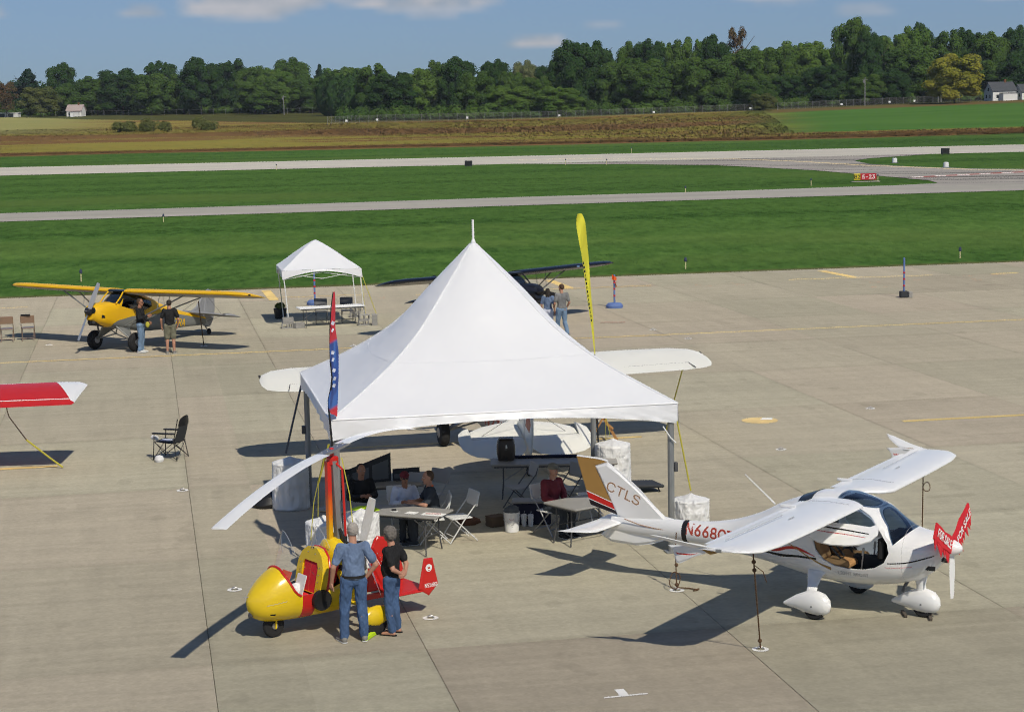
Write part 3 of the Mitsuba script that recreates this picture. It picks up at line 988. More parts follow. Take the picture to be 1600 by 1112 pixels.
def house(x, y, yaw, w, d, hw, hr, roof, label, wing=None, far=False):
    k = thing('house', label, 'house')
    M = mv(x, y, float(height(x, y)) - .2) @ rot([0, 0, 1], yaw)
    body = prism([(-d / 2, 0), (d / 2, 0), (d / 2, hw), (0, hw + hr), (-d / 2, hw)], w)
    body = xf(body, mv(-w / 2, 0, 0) @ np.array([[0, 0, 1, 0], [1, 0, 0, 0], [0, 1, 0, 0], [0, 0, 0, 1.]]))
    part(k, 'wall', xf(body, M), 'm_siding', False)
    s = math.hypot(d / 2, hr)
    for sg in (-1, 1):
        a = math.degrees(math.atan2(hr, d / 2))
        m = bx(w + .9, s + .5, .16, (0, 0, .09))
        m = xf(m, mv(0, sg * d / 4 * 1.06, hw + hr / 2 - .10) @ rot([1, 0, 0], -sg * a))
        part(k, 'roof', xf(m, M), roof, False)
    ch = part(k, 'chimney', xf(bx(.7, .7, 1.6, (w * .2, 0, hw + hr + .3)), M), 'm_terracotta', False)
    for px, pz, face in ((-w * .3, 1.6, 'f'), (0, 1.6, 'f'), (w * .3, 1.6, 'f'), (-d * .2, 1.6, 'e'), (d * .2, 1.6, 'e'), (0, hw + .5, 'e')):
        if face == 'f':
            fr = xf(bx(1.25, .08, 1.5, (px, -d / 2 - .02, pz)), M)
            gl = xf(bx(1.0, .05, 1.25, (px, -d / 2 - .05, pz)), M)
        else:
            fr = xf(bx(.08, 1.25, 1.5, (-w / 2 - .02, px, pz)), M)
            gl = xf(bx(.05, 1.0, 1.25, (-w / 2 - .05, px, pz)), M)
        wk = part(k, 'window', fr, 'm_white_plain', False)
        scene[wk + '__pane'] = mikit.ply(gl, 'm_window_dark')
    part(k, 'door', xf(bx(1.0, .08, 2.1, (w * .15, -d / 2 - .03, 1.15)), M), 'm_terracotta', False)
    if wing:
        ww_, dd, hh_ = wing
        part(k, 'porch', xf(bx(ww_, dd, hh_, (w * .12, -d / 2 - dd / 2, hh_ / 2)), M), 'm_siding', False)
        part(k, 'porch_roof', xf(bx(ww_ + .6, dd + .5, .16, (w * .12, -d / 2 - dd / 2 - .1, hh_ + .12)), M @ mv(0, 0, 0)), roof, False)
    return k


house(177.5, 690, 12, 9.0, 7.0, 3.6, 3.0, 'm_shingle', 'white house with dark grey gable roof at the right edge', wing=(5.5, 2.4, 2.7))
house(189.5, 694, 14, 10.0, 6.0, 2.8, 2.6, 'm_shingle', 'white outbuilding with a dark roof beside the white house at right', wing=None)
house(-199, 884, -8, 7.0, 6.0, 3.0, 2.6, 'm_roof_pale', 'small white farmhouse at the foot of the trees at left', wing=(4, 2.0, 2.4))
k = thing('shed', 'long low white shed at the far left of the field edge', 'shed')
zz = float(height(-238, 897))
part(k, 'wall', bx(14, 5, 2.2, (-235, 895, zz + .9)), 'm_siding', False)
part(k, 'roof', bx(14.8, 5.8, .25, (-235, 895, zz + 2.2)), 'm_white_plain', False)
for i in range(3):
    part(k, 'door', bx(2.4, .1, 1.9, (-239.5 + 4 * i, 892.45, zz + .75)), 'm_window_dark', False)
single('marker_box', bx(1.4, 1.0, 2.0, (-197.6, 878 - 9, float(height(-207, 869)) + 1)), 'm_white_plain', 'small white box standing by the farmhouse at left', 'box')


def pole(x, y, h, label):
    z = float(height(x, y))
    k = thing('utility_pole', label, 'pole')
    part(k, 'shaft', tube([(x, y, z - .3), (x, y, z + h)], [.20, .13], 7), 'm_galv_far')
    part(k, 'crossarm', bx(2.0, .14, .14, (x, y - .15, z + h - .8)), 'm_galv_far', False)
    part(k, 'transformer', xf(lathe([(.02, 0), (.28, .02), (.28, .9), (.02, .95)], 10), mv(x - .45, y - .1, z + h - 1.9)), 'm_galv_far')


pole(126.2, 676, 10.0, 'grey utility pole against dark trees left of the yellow tree')
pole(154.8, 688, 6.3, 'short utility pole in front of the yellow tree')
pole(158.5, 700, 4.2, 'low pole between the yellow tree and the white house')
pole(-98, 840, 8.5, 'thin grey pole against the left woodland')

# ------------------------------------------------------------------ airfield lights and signs
for i, (l, x, y, hh) in enumerate((('edge light on the near grass left of the tent', -25.6, 140.7, .55), ('runway edge light beyond the taxiway at left', -31.7, 260.7, .9), ('edge light on the apron grass above the yellow plane', -20.7, 91.3, .55),
                                   ('edge light on the apron grass right of the tent', 8.5, 91.9, .52), ('edge light on the apron grass at far right', 22.6, 95.2, .52), ('edge light between taxiway and runway right of the yellow flag', 15.9, 171.5, .6),
                                   ('edge light right of the red runway sign', 36.7, 189.4, .7), ('edge light left of the red runway sign', 28.8, 181.5, .7), ('edge light left of the runway exit, right of a pair', 13.2, 256.3, .9),
                                   ('edge light left of the runway exit, left of a pair', 7.8, 260.0, .9), ('light on the far side of the runway', 20.4, 316.5, 1.1))):
    k = thing('edge_light', l, 'airfield light', 'airfield edge lights')
    part(k, 'stem', tube([(x, y, -.02), (x, y, hh * .72)], .022 + .00008 * y, 7), 'm_lightstem')
    part(k, 'lens', xf(lathe([(.01, 0), (.07, .02), (.08, .10), (.05, .20), (.01, .23)], 10), mv(x, y, hh * .70)), 'm_lightlens')
mat('m_lightstem', (.62, .56, .30), .6)
mat('m_lightlens', (.05, .06, .09), .2)

k = thing('runway_sign', 'red and yellow runway sign reading 5-23 on the grass by the exit', 'sign')
mat('m_sign_red', (.45, .02, .03), .45)
mat('m_sign_yellow', (.62, .50, .02), .5)
SY = 188.0
M = mv(35.2, SY, 0) @ rot([0, 0, 1], 4) @ np.diag([.82, .82, .82, 1])
part(k, 'panel', xf(bx(1.95, .26, .78, (.34, 0, .62), .03), M), 'm_sign_red', False)
part(k, 'end_panel', xf(bx(.78, .26, .78, (-1.04, 0, .62), .03), M), 'm_sign_yellow', False)
t = center_text('5-23', .46, .01)
part(k, 'lettering', xf(t, M @ mv(.34, -.141, .62) @ UPRIGHT), 'm_paper', False)
t = center_text('B2', .46, .01)
part(k, 'lettering', xf(t, M @ mv(-1.04, -.141, .62) @ UPRIGHT), 'm_black', False)
for s in (-.9, 0, .9):
    part(k, 'leg', xf(bx(.08, .08, .28, (s, 0, .12)), M), 'm_steel_dark', False)
part(k, 'pad', xf(bx(3.4, .8, .08, (0, 0, .03)), M), 'm_pavement', False)
for l, x, y, w in (('small dark box sign on the grass before the runway at centre', -5.4, 257.5, 1.0), ('larger dark box sign on the grass between runway and exit at right', 62.4, 272.5, 1.15)):
    k = thing('distance_sign', l, 'sign')
    part(k, 'box', bx(w, .45, w * .72, (x, y, .18 + w * .36), .04), 'm_sign_dark', False)
    for s in (-.35, .35):
        part(k, 'leg', bx(.09, .09, .25, (x + s * w, y, .1)), 'm_steel_dark', False)
    part(k, 'face', bx(w * .8, .03, w * .5, (x, y - .24, .18 + w * .36)), 'm_black', False)
mat('m_sign_dark', (.025, .03, .032), .6)
for l, x, y in (('white drum marker at the tip of the grass by the runway exit', 49.3, 243.5), ('white drum marker on the grass below the large dark sign', 51.4, 224.0)):
    k = thing('marker_drum', l, 'marker')
    part(k, 'drum', xf(lathe([(.02, 0), (.32, .0), (.32, .5), (.27, .6), (.02, .62)], 16), mv(x, y, 0)), 'm_white_plain')
    part(k, 'base', xf(lathe([(.02, -.02), (.52, -.02), (.52, .05), (.02, .05)], 16), mv(x, y, .0)), 'm_grey_panel')

# ------------------------------------------------------------------ the big white frame tent
TC, TH, TE, TP = np.array([-.69, 35.69]), 3.07, 2.71, 5.48
GYAW = math.degrees(GA)
TM = mv(TC[0], TC[1], 0) @ rot([0, 0, 1], GYAW)


def tent_canopy(k, half, eave, peak, knots, vmid, vcor, M, fabric, flare=.05, lean=(0, 0), pw=2.2, seams=True, cone=0.0):
    """Four concave roof panels rising to one peak, four arched valances."""
    kr, kz = zip(*knots)
    g = lambda r: np.interp(r, np.linspace(0, 1, 41), np.interp(np.linspace(0, 1, 41), kr, kz))
    from scipy.interpolate import PchipInterpolator
    g = PchipInterpolator(kr, kz)
    N, Mx = 36, 48
    cf = lambda r, s: 1 - cone * (1 - r * r * (3 - 2 * r)) * (1 - 1.17 / math.sqrt(1 + s * s))
    for q in range(4):
        vs_, f = [], []
        for i in range(N + 1):
            r = i / N
            for j in range(Mx + 1):
                s = -1 + 2 * j / Mx
                z = eave + (peak - eave) * float(g(r)) - .05 * r * (1 - s * s) * (1 - r) * 2
                e_ = max(0, r - .35) * abs(s) ** 3
                z += .016 * e_ * math.sin((r * (1 - abs(s)) * 3.2 + abs(s) * .6 + q) * 21) + .008 * r * math.sin(9 * s + 5 * r + 2 * q)
                cw = cone * (1 - r * r * (3 - 2 * r)) if r > 0 else cone
                c_ = (1 - cw) + cw * 1.17 / math.sqrt(1 + s * s)
                vs_.append((half * r * c_, half * r * s * c_, z))
        for i in range(N):
            for j in range(Mx):
                a = i * (Mx + 1) + j
                f += [(a, a + Mx + 1, a + Mx + 2), (a, a + Mx + 2, a + 1)]
        m = tri(vs_, f)
        Q = rot([0, 0, 1], 90 * q - 90)
        tilt = np.eye(4)
        tilt[0, 2] = lean[0] / eave
        Q = tilt @ Q
        part(k, 'roof_panel', xf(m, M @ Q), fabric, True)
        vs_, f = [], []
        for i in range(7):
            t = i / 6
            for j in range(33):
                s = -1 + 2 * j / 32
                d = vmid + (vcor - vmid) * abs(s) ** pw
                w = 1 + (.005 * math.sin(s * 31 + q) + .004 * math.sin(s * 53 * (1 - .3 * t) + 2 * q)) * t * (.3 + abs(s))
                vs_.append((half * w + .012 + flare * t * (1 - s * s), (half + .012) * s, eave - .004 - d * t))
        for i in range(6):
            for j in range(32):
                a = i * 33 + j
                f += [(a, a + 33, a + 34), (a, a + 34, a + 1)]
        m = tri(vs_, f)
        part(k, 'valance', xf(m, M @ Q), fabric, True)
    if seams:
        for q in range(4):
            for r in (.62,):
                p = [(half * r * cf(r, s), half * r * s * cf(r, s), eave + (peak - eave) * float(g(r)) - .05 * r * (1 - s * s) * (1 - r) * 2 + .012) for s in np.linspace(-1, 1, 21)]
                part(k, 'panel_seam', xf(tube(p, .002, 5), M @ rot([0, 0, 1], 90 * q)), fabric)
            p = [(half * r * 1.002 * cf(r, 1), half * r * 1.002 * cf(r, 1), eave + (peak - eave) * float(g(r)) + .006) for r in np.linspace(.02, 1, 24)]
            part(k, 'seam', xf(tube(p, .016, 6), M @ rot([0, 0, 1], 90 * q)), fabric)
            part(k, 'edge_hem', xf(tube([(half + .014, -half, eave), (half + .014, half, eave)], .017, 6), M @ rot([0, 0, 1], 90 * q)), fabric)


tent = thing('frame_tent', 'large white high-peaked frame tent in the middle of the apron', 'tent')
tent_canopy(tent, TH, TE, TP, ((0, 1), (.04, .955), (.25, .70), (.5, .39), (.75, .17), (1, 0)), .13, .36, TM, 'm_tent', cone=.9)
part(tent, 'spire', xf(tube([(0, 0, TP - .25), (0, 0, TP + .40)], .022, 8), TM), 'm_white_plain')
part(tent, 'peak_cap', xf(lathe([(.01, TP + .05), (.03, TP + .03), (.05, TP - .04), (.06, TP - .10)], 14), TM), 'm_tent')
for a in (-1, 1):
    for b in (-1, 1):
        x, y = a * (TH - .09), b * (TH - .09)
        p = part(tent, 'post', xf(tube([(x, y, 0), (x, y, TE - .06)], .058, 10), TM), 'm_galv')
        scene[p + '__foot_plate'] = mikit.ply(xf(bx(.24, .24, .02, (x, y, .012)), TM), 'm_galv')
        scene[p + '__ratchet'] = mikit.ply(xf(bx(.06, .10, .16, (x + .085 * a, y, 1.55)), TM), 'm_steel_dark')
for q in range(4):
    part(tent, 'eave_beam', xf(tube([(TH - .09, -TH + .1, TE - .09), (TH - .09, TH - .1, TE - .09)], .035, 8), TM @ rot([0, 0, 1], 90 * q)), 'm_galv')
    part(tent, 'rafter', xf(tube([(TH - .1, TH - .1, TE - .1), (TH * .5, TH * .5, TE + .30), (.06, .06, TE + 1.3)], .03, 8), TM @ rot([0, 0, 1], 90 * q)), 'm_galv')
part(tent, 'mast', xf(tube([(0, 0, TE + 1.2), (0, 0, TP - .1)], .04, 8), TM), 'm_galv')


# water barrels wrapped in white tarpaulin, each roped to the tent
def barrel(x, y, r, h, label, seed, fabric='m_tarp', top=.06):
    k = thing('wrapped_barrel', label, 'barrel', 'wrapped ballast barrels at the tent corners')
    n, rows = 56, 26
    ang = np.arange(n) * 2 * np.pi / n
    rings = []
    for i in range(rows + 6):
        if i < rows:
            t = i / (rows - 1)
            z, rr = h * t * .93, r * (1.04 - .03 * t)
        else:
            t = (i - rows + 1) / 6
            rr = r * (1.01 - t * .97)
            z = h * (.93 + .05 * math.sin(t * 1.57)) + top * t ** 3
        q = np.stack([np.cos(ang) * 2.6, np.sin(ang) * 2.6, np.full(n, z * 3.5)], -1)
        nz = (meshkit.fbm(q * [1, 1, 1.4] + seed, 4, seed) - .5) * .55
        fold = .012 * np.sin(ang * 13 + seed + z * 3) * (1 - z / h * .4)
        rr_ = rr * (1 + nz * .13 * (1 if i < rows else .5)) + fold * (1 if i < rows else .3)
        rings.append(np.stack([x + rr_ * np.cos(ang), y + rr_ * np.sin(ang), np.full(n, z) + nz * .03 * (0 if i == 0 else 1) + .003], -1))
    part(k, 'tarpaulin', loft(rings), fabric, True)
    return k


BARRELS = [(-4.52, 37.75, .36, 1.02, 'white wrapped barrel in shade by the rear left tent post'), (-3.33, 32.38, .31, .95, 'white wrapped barrel behind the gyroplane, left of the pair'),
           (-2.70, 32.75, .31, .98, 'white wrapped barrel behind the gyroplane, right of the pair'), (3.16, 33.45, .325, 1.0, 'white wrapped barrel by the front right tent post'),
           (2.06, 38.95, .36, 1.05, 'white wrapped barrel by the rear right tent post')]
for i, b in enumerate(BARRELS):
    barrel(*b, seed=i * 3 + 2)


def strap(pts, m, label, w=.045, r=None, name='strap', category='strap'):
    if r:
        return single(name, tube(pts, r, 7), m, label, category)
    k = []
    for a, b in zip(pts[:-1], pts[1:]):
        k.append(bar(a, b, w, .008))
    return single(name, cat(k), m, label, category)


def tcorner(a, b, z, out=0.0):
    p = TM @ np.array([a * (TH + out), b * (TH + out), z, 1])
    return p[:3]


strap([tcorner(-1, 1, 2.45), (-4.60, 37.75, 1.12)], 'm_steel_dark', 'dark rope from the rear left tent corner to its barrel', r=.022, name='tent_rope', category='rope')
strap([tcorner(1, -1, 2.40), (3.16, 33.45, 1.09)], 'm_strap_yellow', 'dull yellow rope from the front right tent corner to its barrel', r=.014, name='tent_rope', category='rope')
strap([tcorner(-1, -1, 2.3, .05), (-3.38, 32.2, 1.6), (-3.42, 32.36, .98)], 'm_strap_yellow', 'yellow strap from the front left tent corner to the left barrel', .05)
strap([tcorner(1, 1, 2.35, .05), (2.02, 39.1, 1.1)], 'm_strap_yellow', 'yellow strap from the rear right tent corner to its barrel', .06)
single('tent_tie', tube([tcorner(1, -1, 2.30) + (-.25, -.02, 0), tcorner(1, -1, 2.1) + (-.12, -.03, 0), tcorner(1, -1, 2.0) + (-.02, -.02, 0)], .012, 6), 'm_white_plain', 'white tie tape hanging at the front right tent corner', 'tie')


# ------------------------------------------------------------------ tables, chairs
def table(x, y, yaw, l, d, h, top, label, thick=.045, legm='m_steel_dark', name='folding_table'):
    k = thing(name, label, 'table')
    M = place(x, y, 0, yaw)
    part(k, 'table_top', xf(bx(l, d, thick, (0, 0, h - thick / 2), .02), M), top, False)
    part(k, 'apron_rim', xf(cat(bx(l - .14, .03, .035, (0, d / 2 - .07, h - thick - .018)), bx(l - .14, .03, .035, (0, -d / 2 + .07, h - thick - .018))), M), legm, False)
    for s in (-1, 1):
        X = s * (l / 2 - .26)
        p = [(X, -d / 2 + .11, h - thick), (X, -d / 2 + .11, .30), (X + .03 * s, -d / 2 + .06, .012)]
        q = [(a, -b, c) for a, b, c in p]
        lg = part(k, 'leg', xf(cat(tube(p, .014, 8), tube(q, .014, 8), tube([(X, -d / 2 + .11, .34), (X, d / 2 - .11, .34)], .011, 7)), M), legm)
        part(k, 'brace', xf(tube([(X, 0, .34), (X * .45, 0, h - thick)], .010, 7), M), 'm_metal')
    return k


def chair(x, y, yaw, m, label, name='folding_chair', frame_m=None, group=None):
    k = thing(name, label, 'chair', group)
    M = place(x, y, 0, yaw)
    fm = frame_m or m
    seat = [(.20, -.19), (.20, .19), (.12, .21), (-.18, .19), (-.18, -.19), (.12, -.21)]
    part(k, 'seat', xf(lens(Polygon(seat).buffer(.02), .035, .01, .03), M @ mv(0, 0, .455)), m, False)
    b = lens(sbox(-.215, -.11, .215, .11).buffer(.03), .026, .01, .02)
    B = mv(-.305, 0, .79) @ rot([0, 1, 0], -12) @ rot([0, 0, 1], 90) @ rot([1, 0, 0], 90)
    part(k, 'backrest', xf(b, M @ B), m, False)
    for s in (-1, 1):
        part(k, 'side_frame', xf(tube([(.27, s * .225, .012), (-.02, s * .225, .42), (-.27, s * .225, .72), (-.335, s * .225, .90)], .0125, 7), M), fm)
        part(k, 'leg', xf(tube([(-.29, s * .20, .012), (.16, s * .20, .45)], .0115, 7), M), fm)
    part(k, 'crossbar', xf(tube([(.19, -.225, .13), (.19, .225, .13)], .009, 6), M), fm)
    part(k, 'crossbar', xf(tube([(-.22, -.20, .10), (-.22, .20, .10)], .009, 6), M), fm)
    return k


# visitors' table beside the gyroplane
T1 = table(-2.38, 33.98, 156.5 - 180, 2.44, .78, .745, 'm_table_top', 'long grey folding table where three people sit under the tent')
T2 = table(1.30, 34.35, -52, .95, 1.25, .745, 'm_table_top', 'grey folding table half hidden behind the tail of the plane for sale')
T3 = table(.82, 38.45, 0, 2.6, .76, .745, 'm_table_top', 'long grey table across the back of the tent with a navy banner on it')
single('banner_roll', xf(bx(1.45, .12, .05, (.62, 38.78, .775), .02), np.eye(4)), 'm_navy_cloth', 'rolled navy banner lying along the rear table', 'banner')
k = thing('drink_dispenser', 'dark brown ribbed drink dispenser standing on the rear table', 'dispenser')
M = mv(-.16, 38.62, .747)
part(k, 'body', xf(loft([np.stack([r * w * np.sign(np.cos(a)) * np.abs(np.cos(a)) ** .55, r * np.sign(np.sin(a)) * np.abs(np.sin(a)) ** .55, np.full(28, z)], -1) for a in [np.arange(28) * 2 * np.pi / 28] for w in [1.05]
                         for r, z in ((.155, 0), (.165, .03), (.185, .17), (.18, .30), (.165, .40), (.15, .43), (.05, .445))]), M), 'm_brown_plastic')
part(k, 'label_plate', xf(bx(.03, .01, .075, (.01, -.187, .30)), M), 'm_paper', False)
part(k, 'tap', xf(cat(bx(.04, .08, .05, (0, -.20, .07)), tube([(0, -.22, .07), (0, -.24, .02)], .012, 6)), M), 'm_black')
part(k, 'lid', xf(bx(.30, .27, .03, (0, 0, .445), .012), M), 'm_brown_plastic', False)
# low bench with navy cloth
k = thing('bench', 'low bench draped with navy cloth, in the shade under the tent', 'bench')
part(k, 'bench_top', bx(.75, .42, .04, (.33, 35.95, .44), .01), 'm_table_top', False)
part(k, 'cloth', bx(.72, .40, .41, (.33, 35.95, .212), .02), 'm_navy_cloth', False)

CH = [(.10, 37.2, 200, 'm_chair_grey', 'm_steel_dark', 'grey folding chair standing empty below the drink dispenser'),
      (1.00, 37.0, 215, 'm_chair_grey', 'm_steel_dark', 'grey folding chair behind the man in the maroon jacket'),
      (1.45, 36.3, 180, 'm_chair_white', 'm_metal', 'pale folding chair half hidden by the tail of the plane for sale'),
      (-1.05, 34.55, 205, 'm_chair_white', 'm_chair_white', 'white folding chair standing at the right end of the long grey table'),
      (-1.65, 36.6, 230, 'm_chair_grey', 'm_chair_grey', 'grey folding chair in shade behind the man with the orange collar'),
      (-2.05, 36.2, 250, 'm_chair_grey', 'm_chair_grey', 'grey folding chair in shade behind the woman in white')]
for x, y, a, m_, fm, l in CH:
    chair(x, y, a, m_, l, frame_m=fm, group=None)
# chairs under seated people
chair(-2.10, 34.95, -75, 'm_chair_white', 'white folding chair under the woman in white')
chair(-1.52, 34.45, 188, 'm_chair_white', 'white folding chair under the man with the orange collar')
chair(-2.92, 35.35, -70, 'm_chair_grey', 'grey folding chair under the man in black at the table')
chair(.68, 34.98, -48, 'm_chair_white', 'white folding chair under the man in the maroon jacket', frame_m='m_metal')
# brown chairs at the left edge
for x, y, l in ((-18.0, 67.35, 'brown metal folding chair cut by the left edge of the photo'), (-17.3, 67.55, 'brown metal folding chair, right one of two by the yellow plane')):
    chair(x, y, 12 + 90, 'm_chair_brown', l, group='brown folding chairs by the yellow plane' if 0 else None)
k = single('dark_cushion', bx(.34, .12, .05, (-17.28, 67.2, .95), .02), 'm_black', 'dark cap lying on top of the right brown chair', 'cap')

# bits on and under the long table
for i, (x, y, w, d, a, l) in enumerate(((-1.46, 33.42, .42, .22, -23, 'wide white leaflet at the right end of the long table'), (-1.86, 33.58, .20, .17, -23, 'white leaflet in the middle of the long table'), (-2.18, 33.75, .12, .10, -23, 'small white card on the long table'))):
    single('leaflet', xf(bx(w, d, .006, (0, 0, .7495)), place(x, y, 0, a)), 'm_paper', l, 'leaflet', None, False)
single('pen', xf(tube([(-.14, 0, .758), (.14, .03, .758)], .006, 6), place(-1.47, 33.42, 0, -15)), 'm_text_red', 'red pen lying on the wide leaflet', 'pen')
single('camera_case', xf(bx(.09, .06, .035, (0, 0, .770), .01), place(-2.19, 33.76, 0, 10)), 'm_black', 'small black gadget lying on the white card', 'gadget')
single('lime_cloth', xf(loft([np.stack([r * np.cos(a) * 1.6, r * np.sin(a), np.full(16, z)], -1) for a in [np.arange(16) * np.pi / 8] for r, z in ((.17, .748), (.15, .768), (.09, .80), (.02, .81))]), place(-2.72, 33.95, 0, -20)), 'm_lime', 'crumpled lime cloth on the long table', 'cloth')

# black display boards behind the seated man
k = thing('display_board', 'black folding display board with grey panels behind the man in black', 'display board')
P_ = [np.array(w) for w in ((-3.55, 35.75), (-3.20, 36.30), (-2.42, 36.62), (-2.38, 36.60), (-1.85, 36.55))]
for i, (a, b, h0, h1) in enumerate(((P_[0], P_[1], 1.14, 1.05), (P_[1], P_[2], 1.05, 1.30), (P_[3], P_[4], .98, 1.02))):
    n = unit(np.append(b - a, 0))
    s = np.array([n[1], -n[0], 0]) * .02
    v = [np.append(a, .75) + s, np.append(b, .75) + s, np.append(b, h1) + s, np.append(a, h0) + s]
    v += [q - 2 * s for q in v]
    m = trimesh.convex.convex_hull(np.array(v))
    pp = part(k, 'panel', m, 'm_dark_panel', False)
    for q in (0, 1):
        t0, t1 = .06 + .48 * q, .46 + .48 * q
        hq = lambda t: h0 + (h1 - h0) * t
        A, B = a + (b - a) * t0, a + (b - a) * t1
        vv = [np.append(A, .80) + s * 1.25, np.append(B, .80) + s * 1.25, np.append(B, hq(t1) - .1) + s * 1.25, np.append(A, hq(t0) - .1) + s * 1.25]
        vv += [w - s * .2 for w in vv]
        scene[f'{pp}__fabric_{q + 1:03d}'] = mikit.ply(trimesh.convex.convex_hull(np.array(vv)), 'm_grey_panel')
table(-2.75, 36.35, 12, 1.83, .60, .745, 'm_table_top', 'grey folding table carrying the black display board')

# bucket, cups, box
mat('m_cardboard', dusty((.13, .085, .05), .1, 6), .85)
k = thing('bucket', 'white plastic bucket with a red chevron mark in front of the tent', 'bucket')
M = mv(-.06, 35.22, 0)
part(k, 'pail', xf(lathe([(.02, .004), (.125, .004), (.13, .02), (.152, .36), (.158, .365), (.158, .385), (.148, .385), (.14, .33), (.02, .33)], 24), M), 'm_white_paint')
part(k, 'handle', xf(tube([(.16, 0, .34), (.15, -.1, .24), (.0, -.18, .17), (-.15, -.1, .24), (-.16, 0, .34)], .004, 6), M), 'm_metal')
rng = np.random.default_rng(4)
part(k, 'crumpled_bag', xf(loft([np.stack([rr * (1 + .25 * np.sin(5 * a + z * 40)) * np.cos(a), rr * (1 + .2 * np.cos(4 * a)) * np.sin(a), np.full(20, z) + .015 * np.sin(6 * a)], -1) for a in [np.arange(20) * np.pi / 10] for rr, z in ((.12, .34), (.14, .40), (.12, .45), (.06, .49), (.01, .50))]), M), 'm_grey_panel')
c = cat(bar((-.045, -.146, .27), (-.005, -.148, .245), .012, .004), bar((-.005, -.148, .245), (.04, -.146, .27), .012, .004))
part(k, 'chevron', xf(c, M), 'm_text_red', False)
for i in range(3):
    part(k, 'print_line', xf(bx(.07 - .02 * i, .004, .012, (.01, -.1435 + .004 * i, .19 - .035 * i)), M), 'm_grey_text', False)
for i, (x, y) in enumerate(((.17, 35.66), (.30, 35.64))):
    k = thing('paper_cup', ['white paper cup right of the bucket, nearer to it', 'white paper cup second from the bucket'][i], 'cup')
    part(k, 'cup', xf(lathe([(.01, .003), (.042, .003), (.056, .21), (.05, .21), (.038, .02)], 18), mv(x, y, 0)), 'm_paper')
    part(k, 'lid', xf(lathe([(.01, .215), (.058, .21), (.058, .222), (.05, .235), (.01, .238)], 18), mv(x, y, 0)), 'm_white_soft')
    part(k, 'straw', xf(tube([(.0, 0, .23), (.012, 0, .30)], .004, 6), mv(x, y, 0)), 'm_white_soft')
single('cardboard_box', xf(bx(.34, .26, .20, (0, 0, .103), .006), place(-.36, 35.75, 0, 30)), 'm_cardboard', 'brown cardboard box in shade left of the bucket', 'box', smooth=False)
single('rag_pile', xf(loft([np.stack([r * np.cos(a) * (1 + .2 * np.sin(3 * a)), r * np.sin(a), np.full(16, z)], -1) for a in [np.arange(16) * np.pi / 8] for r, z in ((.22, .004), (.20, .07), (.11, .12), (.02, .13))]), mv(-.9, 36.0, 0)), 'm_terracotta', 'reddish brown rag heap on the shaded ground left of the bucket', 'rag')
single('black_bag', loft([np.stack([-5.02 + r * np.cos(a) * 1.25, 37.9 + r * np.sin(a), np.full(18, z) + .02 * np.sin(4 * a)], -1) for a in [np.arange(18) * np.pi / 9] for r, z in ((.24, .006), (.27, .08), (.22, .22), (.12, .28), (.02, .29))]), 'm_black', 'black bag lying against the rear left barrel', 'bag')
k = thing('flat_folded_table', 'dark grey folded table lying flat behind the rear right barrel', 'table')
M = place(2.55, 38.75, 0, 20)
part(k, 'table_top', xf(bx(.95, .62, .06, (0, 0, .16), .02), M @ rot([0, 1, 0], 4)), 'm_dark_panel', False)
part(k, 'leg', xf(cat(tube([(-.4, -.25, .01), (-.1, -.25, .13)], .014, 6), tube([(-.4, .25, .01), (-.1, .25, .13)], .014, 6), tube([(.4, -.25, .01), (.35, -.25, .13)], .014, 6), tube([(.4, .25, .01), (.35, .25, .13)], .014, 6)), M), 'm_black')

# wooden trestle under the white plane's right wing
k = thing('wooden_trestle', 'wooden X-legged trestle with a yellow strap behind the tent', 'trestle')
M = place(2.12, 44.75, 0, 8)
for s in (-1, 1):
    part(k, 'leg', xf(bar((-.36, s * .22, .02), (.34, s * .22, 1.22), .06, .035), M), 'm_wood', False)
    part(k, 'leg', xf(bar((.36, s * .18, .02), (-.34, s * .18, 1.22), .06, .035), M), 'm_wood', False)
for z_, x_ in ((1.22, -.34), (1.22, .34), (.35, -.2), (.35, .2), (.85, .14)):
    part(k, 'rail', xf(bar((x_, -.27, z_), (x_, .27, z_), .05, .035), M), 'm_wood', False)
part(k, 'shelf', xf(bx(.72, .5, .03, (0, 0, 1.25)), M), 'm_dark_panel', False)
strap([(2.12, 44.3, 1.78), (2.18, 44.5, 1.0), (2.20, 44.55, .05)], 'm_strap_yellow', 'yellow tie-down strap hanging in front of the wooden trestle', .07)

# ------------------------------------------------------------------ small pop-up canopy
PM = mv(-7.12, 71.75, 0) @ rot([0, 0, 1], GYAW)
pop = thing('popup_canopy', 'small white pop-up canopy with cinder blocks on its feet', 'canopy')
LX = -.16
tent_canopy(pop, 1.47, 2.12, 3.14, ((0, 1), (.04, .975), (.5, .54), (.8, .2), (.93, .06), (1, 0)), .05, .34, PM, 'm_tent', .02, lean=(LX, 0), pw=1.8, seams=False)
for a in (-1, 1):
    for b in (-1, 1):
        lg = part(pop, 'leg', xf(tube([(a * 1.42, b * 1.42, .01), (a * 1.42 + LX, b * 1.42, 2.06)], .022, 6), PM), 'm_white_plain')
        scene[lg + '__foot'] = mikit.ply(xf(bx(.12, .12, .02, (a * 1.42, b * 1.42, .014)), PM), 'm_white_plain')
for q in range(4):
    e = 1.42
    part(pop, 'scissor_truss', xf(cat(tube([(e, -e, 2.02), (e, 0, 1.78), (e, e, 2.02)], .011, 5), tube([(e, -e, 1.78), (e, 0, 2.02), (e, e, 1.78)], .011, 5)), PM @ mv(LX * .95, 0, 0) @ rot([0, 0, 1], 90 * q)), 'm_white_plain')
table(-6.72, 70.35, 19, 2.5, .72, .745, 'm_white_plain', 'white folding table under the small pop-up canopy')
